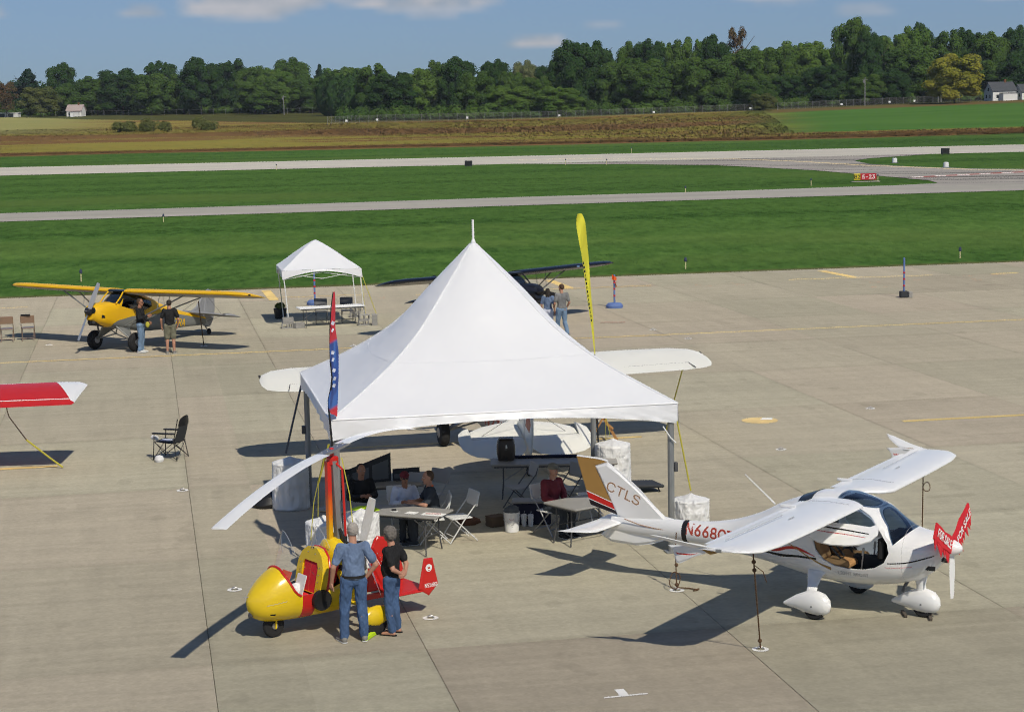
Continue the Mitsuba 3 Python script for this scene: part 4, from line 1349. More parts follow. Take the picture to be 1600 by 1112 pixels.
for x, y, l in ((-7.15, 71.2, 'dark folding chair under the pop-up canopy, left one'), (-6.2, 71.5, 'dark folding chair under the pop-up canopy, right one')):
    chair(x, y, -80, 'm_steel_dark', l)
k = thing('potted_weight', 'dark weighted pot with greenery at the rear left foot of the pop-up canopy', 'pot')
part(k, 'pot', xf(lathe([(.02, .003), (.20, .003), (.26, .40), (.22, .40), (.02, .36)], 18), mv(-8.95, 73.2, 0)), 'm_black')
part(k, 'plant', leaves([(-8.95, 73.2, .48)], [(.2, .2, .14)], 160, .06, np.random.default_rng(3)), 'm_leaf_olive', False)


def cinder(x, y, z, yaw, label, up=True):
    """Hollow concrete block, two cores; up = cores vertical."""
    pg = sbox(-.2, -.1, .2, .1).difference(unary_union([sbox(-.165, -.065, -.02, .065), sbox(.02, -.065, .165, .065)]))
    m = prism(pg, .2)
    if not up:
        m = xf(m, mv(0, .1, .1) @ rot([1, 0, 0], 90))
    return single('cinder_block', xf(m, place(x, y, z, yaw)), 'm_cinder', label, 'cinder block', None, False)


c4 = [(PM @ np.array([a * 1.42, b * 1.42, 0, 1]))[:2] for a, b in ((-1, -1), (1, -1), (1, 1), (-1, 1))]
for (n_, (x, y)) in zip(('front left', 'front right', 'rear right'), c4[:3]):
    cinder(x - .05, y - .25, .003, 12, f'grey cinder block on the ground at the {n_} foot of the pop-up canopy', False)
    cinder(x - .02, y - .24, .206, 16, f'grey cinder block stacked on top at the {n_} foot of the pop-up canopy', n_ == 'front left')
cinder(c4[0][0] + .38, c4[0][1] - .22, .003, 40, 'grey cinder block lying right of the stack at the front left canopy foot')
cinder(c4[1][0] + .36, c4[1][1] - .20, .003, 95, 'grey cinder block set upright right of the front right canopy foot', False)
cinder(c4[1][0] + .36, c4[1][1] - .20, .206, 92, 'grey cinder block stacked right of the front right canopy foot', False)
x, y = c4[1]
strap([(x - .14, y, 2.05), (x + .42, y - .15, .42)], 'm_strap_yellow', 'yellow strap from the pop-up canopy to the cinder blocks at its right foot', .05)
strap([(x - .13, y + .02, 2.0), (x + .02, y - .08, .42)], 'm_strap_yellow', 'yellow strap hanging down the front right leg of the pop-up canopy', .05)
x, y = c4[3]
strap([(x - .14, y, 2.0), (x - .02, y - .1, .42)], 'm_strap_yellow', 'yellow strap down the rear left leg of the pop-up canopy', .04)

# ------------------------------------------------------------------ camp chair
k = thing('camp_chair', 'black folding camp chair standing alone on the apron at left', 'chair')
M = place(-7.98, 43.55, 0, 163)
tb = lambda pts, r=.011: xf(tube(pts, r, 7), M)
for s in (-1, 1):
    part(k, 'rear_leg', tb([(-.30, s * .30, .01), (-.22, s * .27, .45), (-.34, s * .26, .98)]), 'm_black')
    part(k, 'front_leg', tb([(.30, s * .30, .01), (.26, s * .29, .62)]), 'm_black')
    part(k, 'side_brace', tb([(-.30, s * .30, .03), (.27, s * .285, .43)], .009), 'm_black')
    part(k, 'side_brace', tb([(.30, s * .30, .03), (-.22, s * .27, .43)], .009), 'm_black')
    part(k, 'armrest', xf(bx(.58, .09, .03, (.02, s * .29, .635), .012), M), 'm_black', False)
for x_ in (.29, -.29):
    part(k, 'cross_brace', xf(cat(tube([(x_, -.30, .03), (x_ * .85, .28, .42)], .009, 6), tube([(x_, .30, .03), (x_ * .85, -.28, .42)], .009, 6)), M), 'm_black')


def cloth_grid(fn, nu_=10, nv_=10):
    v, f = [], []
    for i in range(nu_ + 1):
        for j in range(nv_ + 1):
            v.append(fn(i / nu_, j / nv_))
    for i in range(nu_):
        for j in range(nv_):
            a = i * (nv_ + 1) + j
            f += [(a, a + 1, a + nv_ + 2), (a, a + nv_ + 2, a + nv_ + 1)]
    m = tri(v, f)
    o = m.copy()
    o.vertices -= m.vertex_normals * .012
    o.invert()
    return cat(m, o)


part(k, 'seat', xf(cloth_grid(lambda a, b: (.28 - .52 * a, (b - .5) * .52, .44 - .05 * math.sin(a * 3.1) * math.sin(b * 3.14) - .03 * a)), M), 'm_shirt_dark', True)
part(k, 'backrest', xf(cloth_grid(lambda a, b: (-.22 - .13 * a - .04 * math.sin(b * 3.14), (b - .5) * (.52 - .10 * a ** 3), .42 + .40 * a)), M), 'm_dark_panel', True)
part(k, 'head_panel', xf(cloth_grid(lambda a, b: (-.34 - .03 * a - .05 * math.sin(b * 3.14), (b - .5) * .50 * (1 - .30 * a ** 3), .80 + .24 * a * (1 - .25 * (2 * b - 1) ** 2))), M), 'm_black', True)
single('paper_towel', xf(tube([(0, -.09, 0), (0, .09, 0)], .055, 10), place(-8.34, 43.55, .50, 40)), 'm_white_soft', 'white paper roll on the front edge of the camp chair', 'paper')
single('folded_paper', xf(bx(.26, .20, .02, (0, 0, .45), .006), place(-8.05, 43.5, 0, 160)), 'm_shirt_white', 'pale folded paper lying on the camp chair seat', 'paper', smooth=False)
single('paper_bag', xf(loft([np.stack([r * np.cos(a), r * np.sin(a), np.full(14, z)], -1) for a in [np.arange(14) * np.pi / 7] for r, z in ((.09, .004), (.11, .06), (.09, .13), (.02, .16))]), mv(-8.18, 43.15, 0)), 'm_white_soft', 'crumpled white paper bag on the ground under the camp chair', 'paper bag')

# ------------------------------------------------------------------ barrier posts
def barrier(x, y, label, base, flag):
    k = thing('barrier_post', label, 'post')
    if base == 'disc':
        part(k, 'base', xf(lathe([(.02, .004), (.33, .004), (.34, .10), (.26, .19), (.06, .21), (.01, .21)], 22), mv(x, y, 0)), 'm_blue_paint')
    else:
        part(k, 'base', bx(.34, .32, .26, (x, y, .134), .03), 'm_dark_panel', False)
        part(k, 'block', xf(bx(.14, .24, .24, (x + .25, y - .02, .123), .01), np.eye(4)), 'm_cinder', False)
    part(k, 'pole', tube([(x, y, .15), (x, y, 1.32 if base == 'disc' else 1.62)], .038, 8), 'm_blue_paint')
    for z in (.45, .72, .98):
        part(k, 'reflective_band', tube([(x, y, z), (x, y, z + .07)], .040, 8), 'm_red_cloth')
    if flag:
        part(k, 'flag', xf(cloth_grid(lambda a, b: (-.09 + .18 * a, .04 * math.sin(9 * a), .22 * b * (1 - .4 * a) - .05 * a), 8, 6), mv(x, y - .045, 1.12)), 'm_orange', True)
        part(k, 'flag', xf(cloth_grid(lambda a, b: (.03 * math.sin(8 * b), -.1 + .2 * a, .2 * b - .06 * a), 8, 6), mv(x + .05, y, .85)), 'm_orange', True)
    return k


barrier(4.1, 74.9, 'blue barrier post with an orange flag and round base right of the black plane', 'disc', True)
barrier(15.97, 76.8, 'blue barrier post on a dark block, alone on the apron at right', 'block', False)
barrier(-8.12, 78.3, 'thin barrier post seen behind the small pop-up canopy', 'disc', False)
single('fallen_streamer', xf(cloth_grid(lambda a, b: (.9 * a, .05 * b + .06 * math.sin(7 * a), .012 + .01 * math.sin(20 * a) ** 2), 16, 2), mv(3.3, 69.6, 0)), 'm_text_red', 'red streamer lying on the apron below the orange-flagged post', 'streamer', smooth=True)

# ------------------------------------------------------------------ white composite high-wing plane for sale
from scipy.interpolate import PchipInterpolator as PCH


class Hull:
    """A fuselage from stations (x, z bottom, z top, half width, roundness)."""

    def __init__(self, st):
        st = sorted(st)
        self.x = np.array([s[0] for s in st], float)
        self.f = [PCH(self.x, np.array([s[i] for s in st], float)) for i in range(1, 5)]

    def at(self, x):
        return [float(g(x)) for g in self.f]

    def ring(self, x, n=40, grow=0.0):
        b, t, w, e = self.at(x)
        zc, h = (b + t) / 2, (t - b) / 2 + grow
        a = np.arange(n) * 2 * np.pi / n
        c, s = np.cos(a), np.sin(a)
        return np.stack([np.full(n, x), (w + grow) * np.sign(c) * np.abs(c) ** (2 / e), zc + h * np.sign(s) * np.abs(s) ** (2 / e)], -1)

    def solid(self, x0, x1, grow=0.0, k=40, n=40):
        return loft([self.ring(x, n, grow) for x in np.linspace(x0, x1, k)])

    def side(self, x, z):
        b, t, w, e = self.at(x)
        zc, h = (b + t) / 2, (t - b) / 2
        q = min(.999, abs((z - zc) / h))
        return w * (1 - q ** e) ** (1 / e)

    def top(self, x, y):
        b, t, w, e = self.at(x)
        q = min(.999, abs(y / w))
        return (b + t) / 2 + (t - b) / 2 * (1 - q ** e) ** (1 / e)


def ribbon(h, pts, widths, side, off=.003):
    """A painted stripe lying on the hull's side: centre line in (x, z)."""
    v, f = [], []
    pts = np.array(pts, float)
    t = np.linspace(0, 1, len(pts))
    T2 = np.linspace(0, 1, 28)
    X, Zc, W = PCH(t, pts[:, 0])(T2), PCH(t, pts[:, 1])(T2), np.interp(T2, t, widths)
    for x, z, w in zip(X, Zc, W):
        for q in (-.5, 0, .5):
            v.append((x, side * (h.side(x, z + q * w) + off), z + q * w))
    for i in range(len(T2) - 1):
        for j in (0, 1):
            a = i * 3 + j
            f += [(a, a + 1, a + 4), (a, a + 4, a + 3)]
    return tri(v, f)


def side_text(h, s, size, x, z, side, slope=0.0, width=None):
    """Lettering lying on the hull's side, centred at (x, z)."""
    m = center_text(s, size, .004, True, width)
    v = m.vertices.copy()
    m = m.subdivide()
    v = m.vertices
    out = []
    for a, b, c in v:
        X = x + (a if side < 0 else -a)
        Zz = z + b + slope * a
        out.append((X, side * (h.side(X, Zz) + .001 + c), Zz))
    m.vertices = np.array(out)
    return m


def airfoil(n=14, t=.13):
    x = (1 - np.cos(np.linspace(0, np.pi, n))) / 2
    y = 5 * t * (.2969 * np.sqrt(x) - .126 * x - .3516 * x ** 2 + .2843 * x ** 3 - .1036 * x ** 4)
    up = np.stack([x, y * 1.25 + .02 * x * (1 - x)], -1)
    lo = np.stack([x, -y * .62], -1)
    return np.vstack([up[::-1], lo[1:-1]])


def wing(st, t=.13):
    """Lofted wing; stations (y, x leading, x trailing, z at leading, thickness scale)."""
    A = airfoil()
    R = []
    for y, le, te, z, k in st:
        c = le - te
        R.append(np.stack([le - A[:, 0] * c, np.full(len(A), y), z + A[:, 1] * c * k], -1))
    return loft(R)


ct = thing('light_plane', 'white high-wing light plane with open door and FOR SALE covers on its propeller', 'aeroplane')
CM = place(5.08, 29.47, 0, -32)
HL = Hull([(1.84, 1.00, 1.29, .15, 2.1), (1.76, .90, 1.32, .25, 2.1), (1.6, .72, 1.36, .37, 2.2), (1.35, .585, 1.40, .47, 2.3), (1.1, .52, 1.52, .54, 2.5), (.8, .475, 1.72, .575, 2.7), (.55, .455, 1.815, .59, 2.8),
           (.25, .45, 1.875, .59, 2.8), (-.15, .465, 1.865, .575, 2.7), (-.5, .51, 1.76, .52, 2.5), (-.9, .575, 1.60, .42, 2.3), (-1.3, .635, 1.39, .32, 2.2), (-1.8, .69, 1.22, .235, 2.1), (-2.4, .745, 1.125, .175, 2.0),
           (-3.0, .76, 1.11, .13, 2.0), (-3.6, .77, 1.08, .095, 2.0), (-4.05, .80, 1.05, .05, 2.0)])
outer_ = man(HL.solid(-4.05, 1.84, 0, 64, 48))
innr = man(HL.solid(-.62, 1.18, -.035, 30, 48))


def yprism(poly, y0, y1):
    m = prism(poly, y1 - y0)
    return xf(m, mv(0, y1, 0) @ UPRIGHT)


DOOR = Polygon([(-.16, 1.24), (-.10, 1.02), (.02, .88), (.20, .80), (.42, .775), (.65, .785), (.84, .83), (1.00, .93), (1.07, 1.08), (1.04, 1.22), (.90, 1.42), (.76, 1.56), (.62, 1.64), (.40, 1.68), (.0, 1.62), (-.12, 1.48)]).buffer(.01)
SIDEW = Polygon([(-.62, 1.30), (-.24, 1.24), (-.20, 1.48), (-.06, 1.66), (-.30, 1.62)])
WIND = Polygon([(1.13, 1.20), (1.37, 1.44), (1.34, 1.80), (.86, 2.1), (.16, 2.1), (.16, 1.80), (.80, 1.70), (1.01, 1.46)])
SKY_ = Polygon([(-.42, 1.70), (-.12, 1.83), (-.12, 2.1), (-.5, 2.1)])
dn = man(yprism(DOOR, -.9, -.12))
df = man(yprism(DOOR, .12, .9))
ws = man(yprism(WIND, -.9, .9))
sw = man(yprism(SIDEW, -.9, .9))
shell = outer_ - innr - dn - df - ws - sw
part(ct, 'fuselage', xf(unman(shell), CM), 'm_white_paint', 28)
paneH = man(HL.solid(-.7, 1.5, -.004, 40, 48)) - man(HL.solid(-.7, 1.5, -.012, 40, 48))


def pane(cut):
    """The outer skin of a thin shell, as a single glass sheet."""
    m = unman(man(HL.solid(-.7, 1.5, -.006, 40, 48)) ^ cut)
    c = m.triangles_center
    keep = []
    for i, (q, nrm) in enumerate(zip(c, m.face_normals)):
        b, t, w, e = HL.at(min(1.5, max(-.7, q[0])))
        zc, h = (b + t) / 2, (t - b) / 2
        r = abs(q[1] / w) ** e + abs((q[2] - zc) / h) ** e
        keep.append(r > .90)
    m.update_faces(np.array(keep))
    m.remove_unreferenced_vertices()
    return m


part(ct, 'windshield', xf(pane(ws), CM), 'm_glass_tint', 40)
part(ct, 'rear_window', xf(pane(sw), CM), 'm_glass_tint', 40)
part(ct, 'cabin_lining', xf(unman(man(HL.solid(-.60, 1.16, -.037, 30, 48)) - man(HL.solid(-.585, 1.14, -.045, 30, 48)) - dn - df - ws - sw), CM), 'm_grey_panel', 28)
# far-side door closed, with its window
fd = (man(HL.solid(-.7, 1.5, 0, 40, 48)) - man(HL.solid(-.7, 1.5, -.02, 40, 48))) ^ man(yprism(DOOR.buffer(-.006), .12, .9))
WIN_D = Polygon([(-.06, 1.28), (.02, 1.18), (.92, 1.20), (.98, 1.28), (.84, 1.46), (.60, 1.64), (.40, 1.68), (.02, 1.62), (-.06, 1.48)])
wfd = man(yprism(WIN_D, .12, .9))
dk = part(ct, 'door', xf(unman(fd - wfd), CM), 'm_white_paint', 28)
scene[dk + '__window'] = mikit.ply(xf(pane(wfd), CM), 'm_glass_tint', 40)
# near door swung up on its roof hinge
HINGE = (-.40, 1.69)
SW = mv(0, HINGE[0], HINGE[1]) @ rot([1, 0, 0], -56) @ mv(0, -HINGE[0], -HINGE[1])
nd = (man(HL.solid(-.7, 1.5, 0, 40, 48)) - man(HL.solid(-.7, 1.5, -.022, 40, 48))) ^ man(yprism(DOOR.buffer(-.006), -.9, -.12))
wnd = man(yprism(WIN_D, -.9, -.12))
dk = part(ct, 'door', xf(unman(nd - wnd), CM @ SW), 'm_white_paint', 28, 'white door swung up, with dark and red stripes')
scene[dk + '__window'] = mikit.ply(xf(pane(wnd), CM @ SW), 'm_glass_tint', 40)
for i, (p_, w_, m_) in enumerate((([(-.10, 1.13), (.4, 1.07), (.95, 1.05)], [.012, .03, .018], 'm_black'), ([(-.06, 1.02), (.4, .98), (.92, .97)], [.006, .014, .008], 'm_red_paint'), ([(-.12, 1.19), (.1, 1.155), (.4, 1.13)], [.02, .014, .004], 'm_gold_paint'))):
    scene[dk + '__stripe' + (f'_{i:03d}' if i else '')] = mikit.ply(xf(ribbon(HL, p_, w_, -1), CM @ SW), m_)
# interior
for s in (-1, 1):
    st = part(ct, 'seat', xf(cat(bx(.46, .40, .12, (.18, s * .25, .78), .04)), CM), 'm_tan', False)
    m = xf(bx(.10, .38, .62, (0, 0, .31), .045), mv(-.06, s * .25, .80) @ rot([0, 1, 0], -22))
    scene[st + '__backrest'] = mikit.ply(xf(m, CM), 'm_tan')
    scene[st + '__headrest'] = mikit.ply(xf(bx(.07, .22, .16, (-.33, s * .25, 1.46), .03), CM), 'm_tan')
    scene[st + '__belt'] = mikit.ply(xf(cat(bar((-.10, s * .25 - .1, 1.2), (.22, s * .25 - .08, .86), .05, .01), bar((-.10, s * .25 + .1, 1.2), (.22, s * .25 + .08, .86), .05, .01)), CM), 'm_black')
part(ct, 'instrument_panel', xf(bx(.10, .98, .34, (.92, 0, 1.10), .04), CM), 'm_black', False)
part(ct, 'glare_shield', xf(bx(.22, .92, .04, (.98, 0, 1.25), .015), CM), 'm_black', False)
part(ct, 'console', xf(bx(.62, .14, .26, (.62, 0, .76), .03), CM), 'm_dark_panel', False)
part(ct, 'floor', xf(bx(1.30, .70, .03, (.34, 0, .66)), CM), 'm_black', False)
for s in (-.25, .25):
    part(ct, 'control_stick', xf(cat(tube([(.52, s, .64), (.56, s, .95)], .012, 7), tube([(.55, s, .93), (.565, s, 1.05)], .02, 8)), CM), 'm_metal')
part(ct, 'rear_bulkhead', xf(bx(.03, .86, .70, (-.55, 0, 1.12)), CM), 'm_dark_panel', False)
# wing with tips, flap and winglets
WS = [(-4.32, .26, -.30, 1.80, .25), (-4.22, .46, -.32, 1.795, .75), (-4.05, .58, -.31, 1.785, 1), (-3.6, .655, -.29, 1.785, 1), (-2.5, .69, -.27, 1.785, 1), (-.66, .72, -.24, 1.79, 1), (-.50, .60, -.24, 1.79, .95), (-.36, .22, -.24, 1.79, .9), (0, .16, -.23, 1.79, .9)]
WS = WS + [(-y, a, b, z, k) for y, a, b, z, k in WS[:-1][::-1]]
part(ct, 'wing', xf(wing(WS, .12), CM), 'm_white_paint', 40)
for s in (-1, 1):
    w_ = wing(sorted([(s * .62, -.235, -.36, 1.775, .9), (s * 3.9, -.285, -.40, 1.768, .9)]))
    part(ct, 'flap', xf(w_, CM), 'm_white_paint', 30)
    # winglet: upper fin swept back, small lower vane
    up = [(.05, 0), (-.42, 0), (-.86, .34), (-.78, .35), (-.38, .12)]
    Wm = lambda y_, tilt: CM @ mv(0, s * 4.27, 1.81) @ rot([1, 0, 0], -s * tilt) @ UPRIGHT
    wk = part(ct, 'winglet', xf(lens(Polygon([(.10, -.03), (-.05, .03), (-.34, .12), (-.72, .30), (-.90, .36), (-.80, .22), (-.62, .06), (-.44, -.04)]), .03, .006, .03), Wm(0, 60)), 'm_white_paint', False)
    lo = xf(lens(Polygon([(.06, .02), (-.46, .02), (-.78, -.02), (-.70, -.10), (-.66, -.26), (-.60, -.27), (-.40, -.16), (-.12, -.05)]), .03, .006, .03), Wm(0, 4))
    scene[wk + '__lower_vane'] = mikit.ply(lo, 'm_white_paint')
    scene[wk + '__gold_tip'] = mikit.ply(xf(prism([(-.02, -.055), (-.12, -.085), (-.30, .0), (-.46, .015), (-.30, .012)], .036, -.018), Wm(0, 4)), 'm_gold_paint')
    scene[wk + '__red_line'] = mikit.ply(xf(prism([(-.66, -.10), (-.62, -.115), (-.42, -.11), (-.30, -.085), (-.42, -.125), (-.63, -.135)], .036, -.018), Wm(0, 4)), 'm_red_paint')
    part(ct, 'hinge_fairing', xf(bx(.26, .02, .05, (-.30, s * 1.15 - .05, 1.815), .008), CM), 'm_white_paint', False)
    part(ct, 'aileron_gap', xf(tube([(.0, s * 2.05, 1.868), (-.06, s * 3.9, 1.862)], .006, 5), CM), 'm_grey_text')
    part(ct, 'panel_line', xf(tube([(.60, s * .95, 1.875), (.25, s * .95, 1.895), (-.1, s * .95, 1.872)], .004, 5), CM), 'm_grey_text')
    part(ct, 'wing_slot', xf(bx(.03, .19, .004, (.20, s * 2.2, 1.874)), CM), 'm_grey_text', False)
part(ct, 'roof_window', xf(loft([np.array([(x, y, HL.top(x, y) + .012) for y in np.linspace(-.34, .34, 9)] + [(x, y, HL.top(x, y) + .003) for y in np.linspace(.34, -.34, 9)]) for x in np.linspace(-.52, -.27, 6)]), CM), 'm_window_dark', 30)
part(ct, 'tip_light', xf(bx(.10, .02, .05, (.03, -4.315, 1.80), .01), CM), 'm_galv', False)
# tail
FIN = Polygon([(-2.70, 1.09), (-3.04, 1.145), (-3.25, 1.32), (-3.50, 1.56), (-3.80, 1.78), (-4.11, 1.975), (-4.37, 1.90), (-3.95, 1.08), (-3.6, .95), (-3.0, .98)])
part(ct, 'fin', xf(lens(FIN, .085, .012, .05), CM @ UPRIGHT), 'm_white_paint', False)
part(ct, 'ventral_fin', xf(lens(Polygon([(-2.85, .82), (-3.05, .735), (-3.28, .65), (-3.58, .592), (-4.06, .612), (-4.26, .71), (-4.02, .98), (-3.4, .98)]), .075, .012, .05), CM @ UPRIGHT), 'm_white_paint', False)
hin = lambda t: np.array([-4.37, 1.90]) + t * (np.array([-3.925, 1.09]) - [-4.37, 1.90])
te = lambda t: np.array([-4.71, 2.03]) + t * (np.array([-4.45, 1.22]) - [-4.71, 2.03])
rud = part(ct, 'rudder', xf(prism(Polygon([(-4.12, 1.985), (-4.28, 2.012), (-4.45, 2.025), te(0), te(.70), hin(.735), hin(0)]), .05, -.025), CM @ UPRIGHT), 'm_gold_paint', False, 'gold rudder with white, red and black bands')
for nm, a0, a1, b0, b1, m_ in (('white_band', .70, .725, .735, .755, 'm_white_paint'), ('red_band', .725, .865, .755, .895, 'm_red_paint'), ('white_band_001', .865, .885, .895, .912, 'm_white_paint'), ('black_band', .885, 1.0, .912, 1.0, 'm_black_gloss')):
    scene[rud + '__' + nm] = mikit.ply(xf(prism(Polygon([te(a0), te(a1), hin(b1), hin(b0)]), .05, -.025), CM @ UPRIGHT), m_)
scene[rud + '__trailing_edge'] = mikit.ply(xf(tube([(te(0)[0], 0, te(0)[1]), (te(1)[0], 0, te(1)[1]), (hin(1)[0], 0, hin(1)[1])], .013, 6), CM), 'm_white_paint')
scene[rud + '__cap'] = mikit.ply(xf(tube([(-4.12, 0, 1.99), (-4.28, 0, 2.018), (-4.71, 0, 2.035)], .022, 6), CM), 'm_white_paint')
for s in (-1, 1):
    part(ct, 'stabilator', xf(wing(sorted([(s * .03, -3.84, -4.36, .955, 1), (s * .82, -3.88, -4.42, .955, 1), (s * .93, -4.0, -4.46, .955, .7), (s * 1.04, -4.36, -4.52, .955, .35)])), CM), 'm_white_paint', 40)
# lettering on fin and boom
m = center_text('CTLS', .165, .004, False, .66)
m = xf(m, mv(-3.80, 1.475, 0) @ rot([0, 0, 1], -20))
for s in (-1, 1):
    if s < 0:
        part(ct, 'lettering', xf(m, CM @ mv(0, -.044, 0) @ UPRIGHT), 'm_text_brown', False)
part(ct, 'registration', xf(side_text(HL, 'N668CT', .17, -2.12, 1.0, -1, -.03), CM), 'm_text_red', False)
part(ct, 'tail_band', xf(loft([HL.ring(x, 40, .004) for x in (-2.66, -2.62, -2.57)]), CM), 'm_black', 30)
for p_, w_, m_ in (([(-1.9, .97), (-1.3, .90), (-.9, .90), (-.6, .985), (-.45, 1.0), (-.30, .965), (-.12, .905)], [.006, .02, .05, .05, .045, .035, .006], 'm_red_paint'),
                   ([(-1.9, .955), (-1.3, .86), (-.8, .83), (-.4, .865), (-.10, .87)], [.006, .015, .045, .035, .03], 'm_black'),
                   ([(-.62, 1.06), (-.42, .98), (-.2, .87), (0, .78), (.14, .735)], [.012, .022, .024, .03, .055], 'm_gold_paint'),
                   ([(1.06, .92), (1.3, .94), (1.6, 1.02), (1.72, 1.06)], [.018, .02, .02, .012], 'm_black'), ([(1.02, .85), (1.25, .865), (1.42, .88)], [.006, .006, .005], 'm_red_paint')):
    for s in (-1, 1):
        part(ct, 'stripe', xf(ribbon(HL, p_, w_, s), CM), m_, False)
part(ct, 'stripe', xf(cat(*[tube([(x, s * (.048 + .02 * (x + 3.75) ** 2 * 0), z) for x, z in ((-3.75, 1.06), (-3.45, .985), (-3.15, .95), (-2.85, .94))], .008, 5) for s in (-1.0,)]), CM @ mv(0, -.075, 0)), 'm_text_brown')
part(ct, 'lettering', xf(side_text(HL, 'LIGHT SPORT', .055, .50, .685, -1, .01), CM), 'm_grey_text', False)
part(ct, 'antenna', xf(tube([(-1.02, -.05, 1.56), (-1.55, -.05, 2.0)], [.014, .006], 6), CM), 'm_white_plain')
# nose: spinner, propeller, covers
part(ct, 'spinner', xf(loft([np.stack([np.full(24, x), r * np.cos(a), 1.145 + r * np.sin(a)], -1) for a in [np.arange(24) * np.pi / 12] for x, r in ((1.83, .135), (1.87, .137), (1.94, .12), (2.01, .085), (2.05, .045), (2.065, .01))]), CM), 'm_white_paint', 40)
part(ct, 'cowl_seam', xf(tube(np.vstack([HL.ring(1.27, 48, .0005), HL.ring(1.27, 48, .0005)[:1]]), .0025, 5), CM), 'm_grey_text')
part(ct, 'cowl_inlet', xf(bx(.05, .30, .10, (1.795, 0, .985), .02), CM), 'm_black', False)
for s in (-1, 1):
    part(ct, 'cowl_outlet', xf(bx(.16, .02, .07, (1.66, s * .30, .86), .008), CM @ mv(0, 0, 0)), 'm_black', False)
part(ct, 'exhaust_pipe', xf(tube([(1.26, -.16, .60), (1.22, -.20, .50), (1.19, -.21, .42)], .028, 8), CM), 'm_steel_dark')


def blade(ang, l=.80, root=.10, w=.085):
    R = []
    for t in np.linspace(0, 1, 9):
        c = w * (.55 + .9 * math.sin(min(1, t * 1.35 + .18) * 2.1)) * (1 if t < .9 else .75)
        tw = math.radians(38 - 26 * t)
        a = np.arange(10) * 2 * np.pi / 10
        y, x = c * .5 * np.cos(a), .009 * (1.6 - t) * np.sin(a)
        R.append(np.stack([x * math.cos(tw) - y * math.sin(tw) * .9, y * math.cos(tw) + x * math.sin(tw), np.full(10, root + (l - root) * t)], -1))
    return xf(loft(R), mv(1.90, 0, 1.145) @ rot([1, 0, 0], ang))


PA = (182, 302, 62)
for i, a in enumerate(PA):
    part(ct, 'propeller_blade', xf(blade(a), CM), 'm_white_paint', 40)
for i, (a, l) in enumerate(((302, 'red FOR SALE cover with fringe on the near propeller blade'), (62, 'red FOR SALE cover with fringe on the far propeller blade'))):
    k = thing('propeller_cover', l, 'banner')
    s = 1 if a < 180 else -1
    B = CM @ mv(1.905, 0, 1.145) @ rot([1, 0, 0], a)
    # a sleeve over the blade; its fringe hangs from the trailing side
    up_ = 1 if i == 0 else -1
    body = loft([np.stack([np.array([.03, .03, -.03, -.03]) * k_ + q_, up_ * np.array([-.12, .13, .13, -.12]) + .012 * math.sin(9 * z), np.full(4, z)], -1) for z, k_, q_ in ((.10, 1, 0), (.30, .9, .006), (.50, .8, -.006), (.70, .7, .006), (.90, .5, 0))])
    part(k, 'sleeve', xf(body, B), 'm_red_cloth', False)
    for j in range(7):
        z0 = .12 + .108 * j
        e = .12 * up_
        e2 = e + (.17 + .03 * math.sin(j * 2.1)) * up_
        q_ = .02 * math.sin(j * 1.7)
        m = tri([(.014, e, z0), (.014, e, z0 + .105), (.03 + q_, e2, z0 + .02), (-.014, e, z0), (-.014, e, z0 + .105)], [(0, 1, 2), (3, 2, 4), (0, 2, 3), (1, 4, 2)])
        part(k, 'fringe_strip', xf(m, B), 'm_red_cloth', False)
    t_ = center_text('FOR SALE', .125, .003, True, .68)
    for face in (1, -1):
        Mt = mv(.034 * face, 0, .51) @ (rot([0, 1, 0], 90) if face > 0 else rot([0, 1, 0], -90))
        if i == 0:
            Mt = Mt @ rot([0, 0, 1], 180)
        else:
            Mt = Mt @ rot([0, 0, 1], 0)
        part(k, 'lettering', xf(t_, B @ Mt), 'm_paper', False)


# landing gear with spatted wheels
def spat(x, y, label=None, nose=False):
    st = [(-.46, .22, .02, .02), (-.40, .23, .035, .05), (-.24, .265, .08, .115), (-.04, .28, .12, .185), (.12, .275, .13, .195), (.23, .265, .115, .165), (.30, .25, .07, .10), (.325, .245, .012, .015)]
    a = np.arange(20) * 2 * np.pi / 20
    m = loft([np.stack([np.full(20, sx), w * np.cos(a), zc + h * np.sin(a)], -1) for sx, zc, w, h in st])
    sp = part(ct, 'wheel_spat', xf(m, CM @ mv(x, y, -.015)), 'm_white_paint', 45)
    scene[sp + '__tyre'] = mikit.ply(xf(lathe([(.06, -.055), (.15, -.055), (.172, -.035), (.172, .035), (.15, .055), (.06, .055)], 26), CM @ mv(x + .06, y, .173) @ rot([1, 0, 0], 90)), 'm_rubber', 32)
    scene[sp + '__cap'] = mikit.ply(xf(lathe([(.001, -.128), (.016, -.128), (.016, .128), (.001, .128)], 10), CM @ mv(x + .05, y, .225) @ rot([1, 0, 0], 90)), 'm_galv', 32)
    return sp


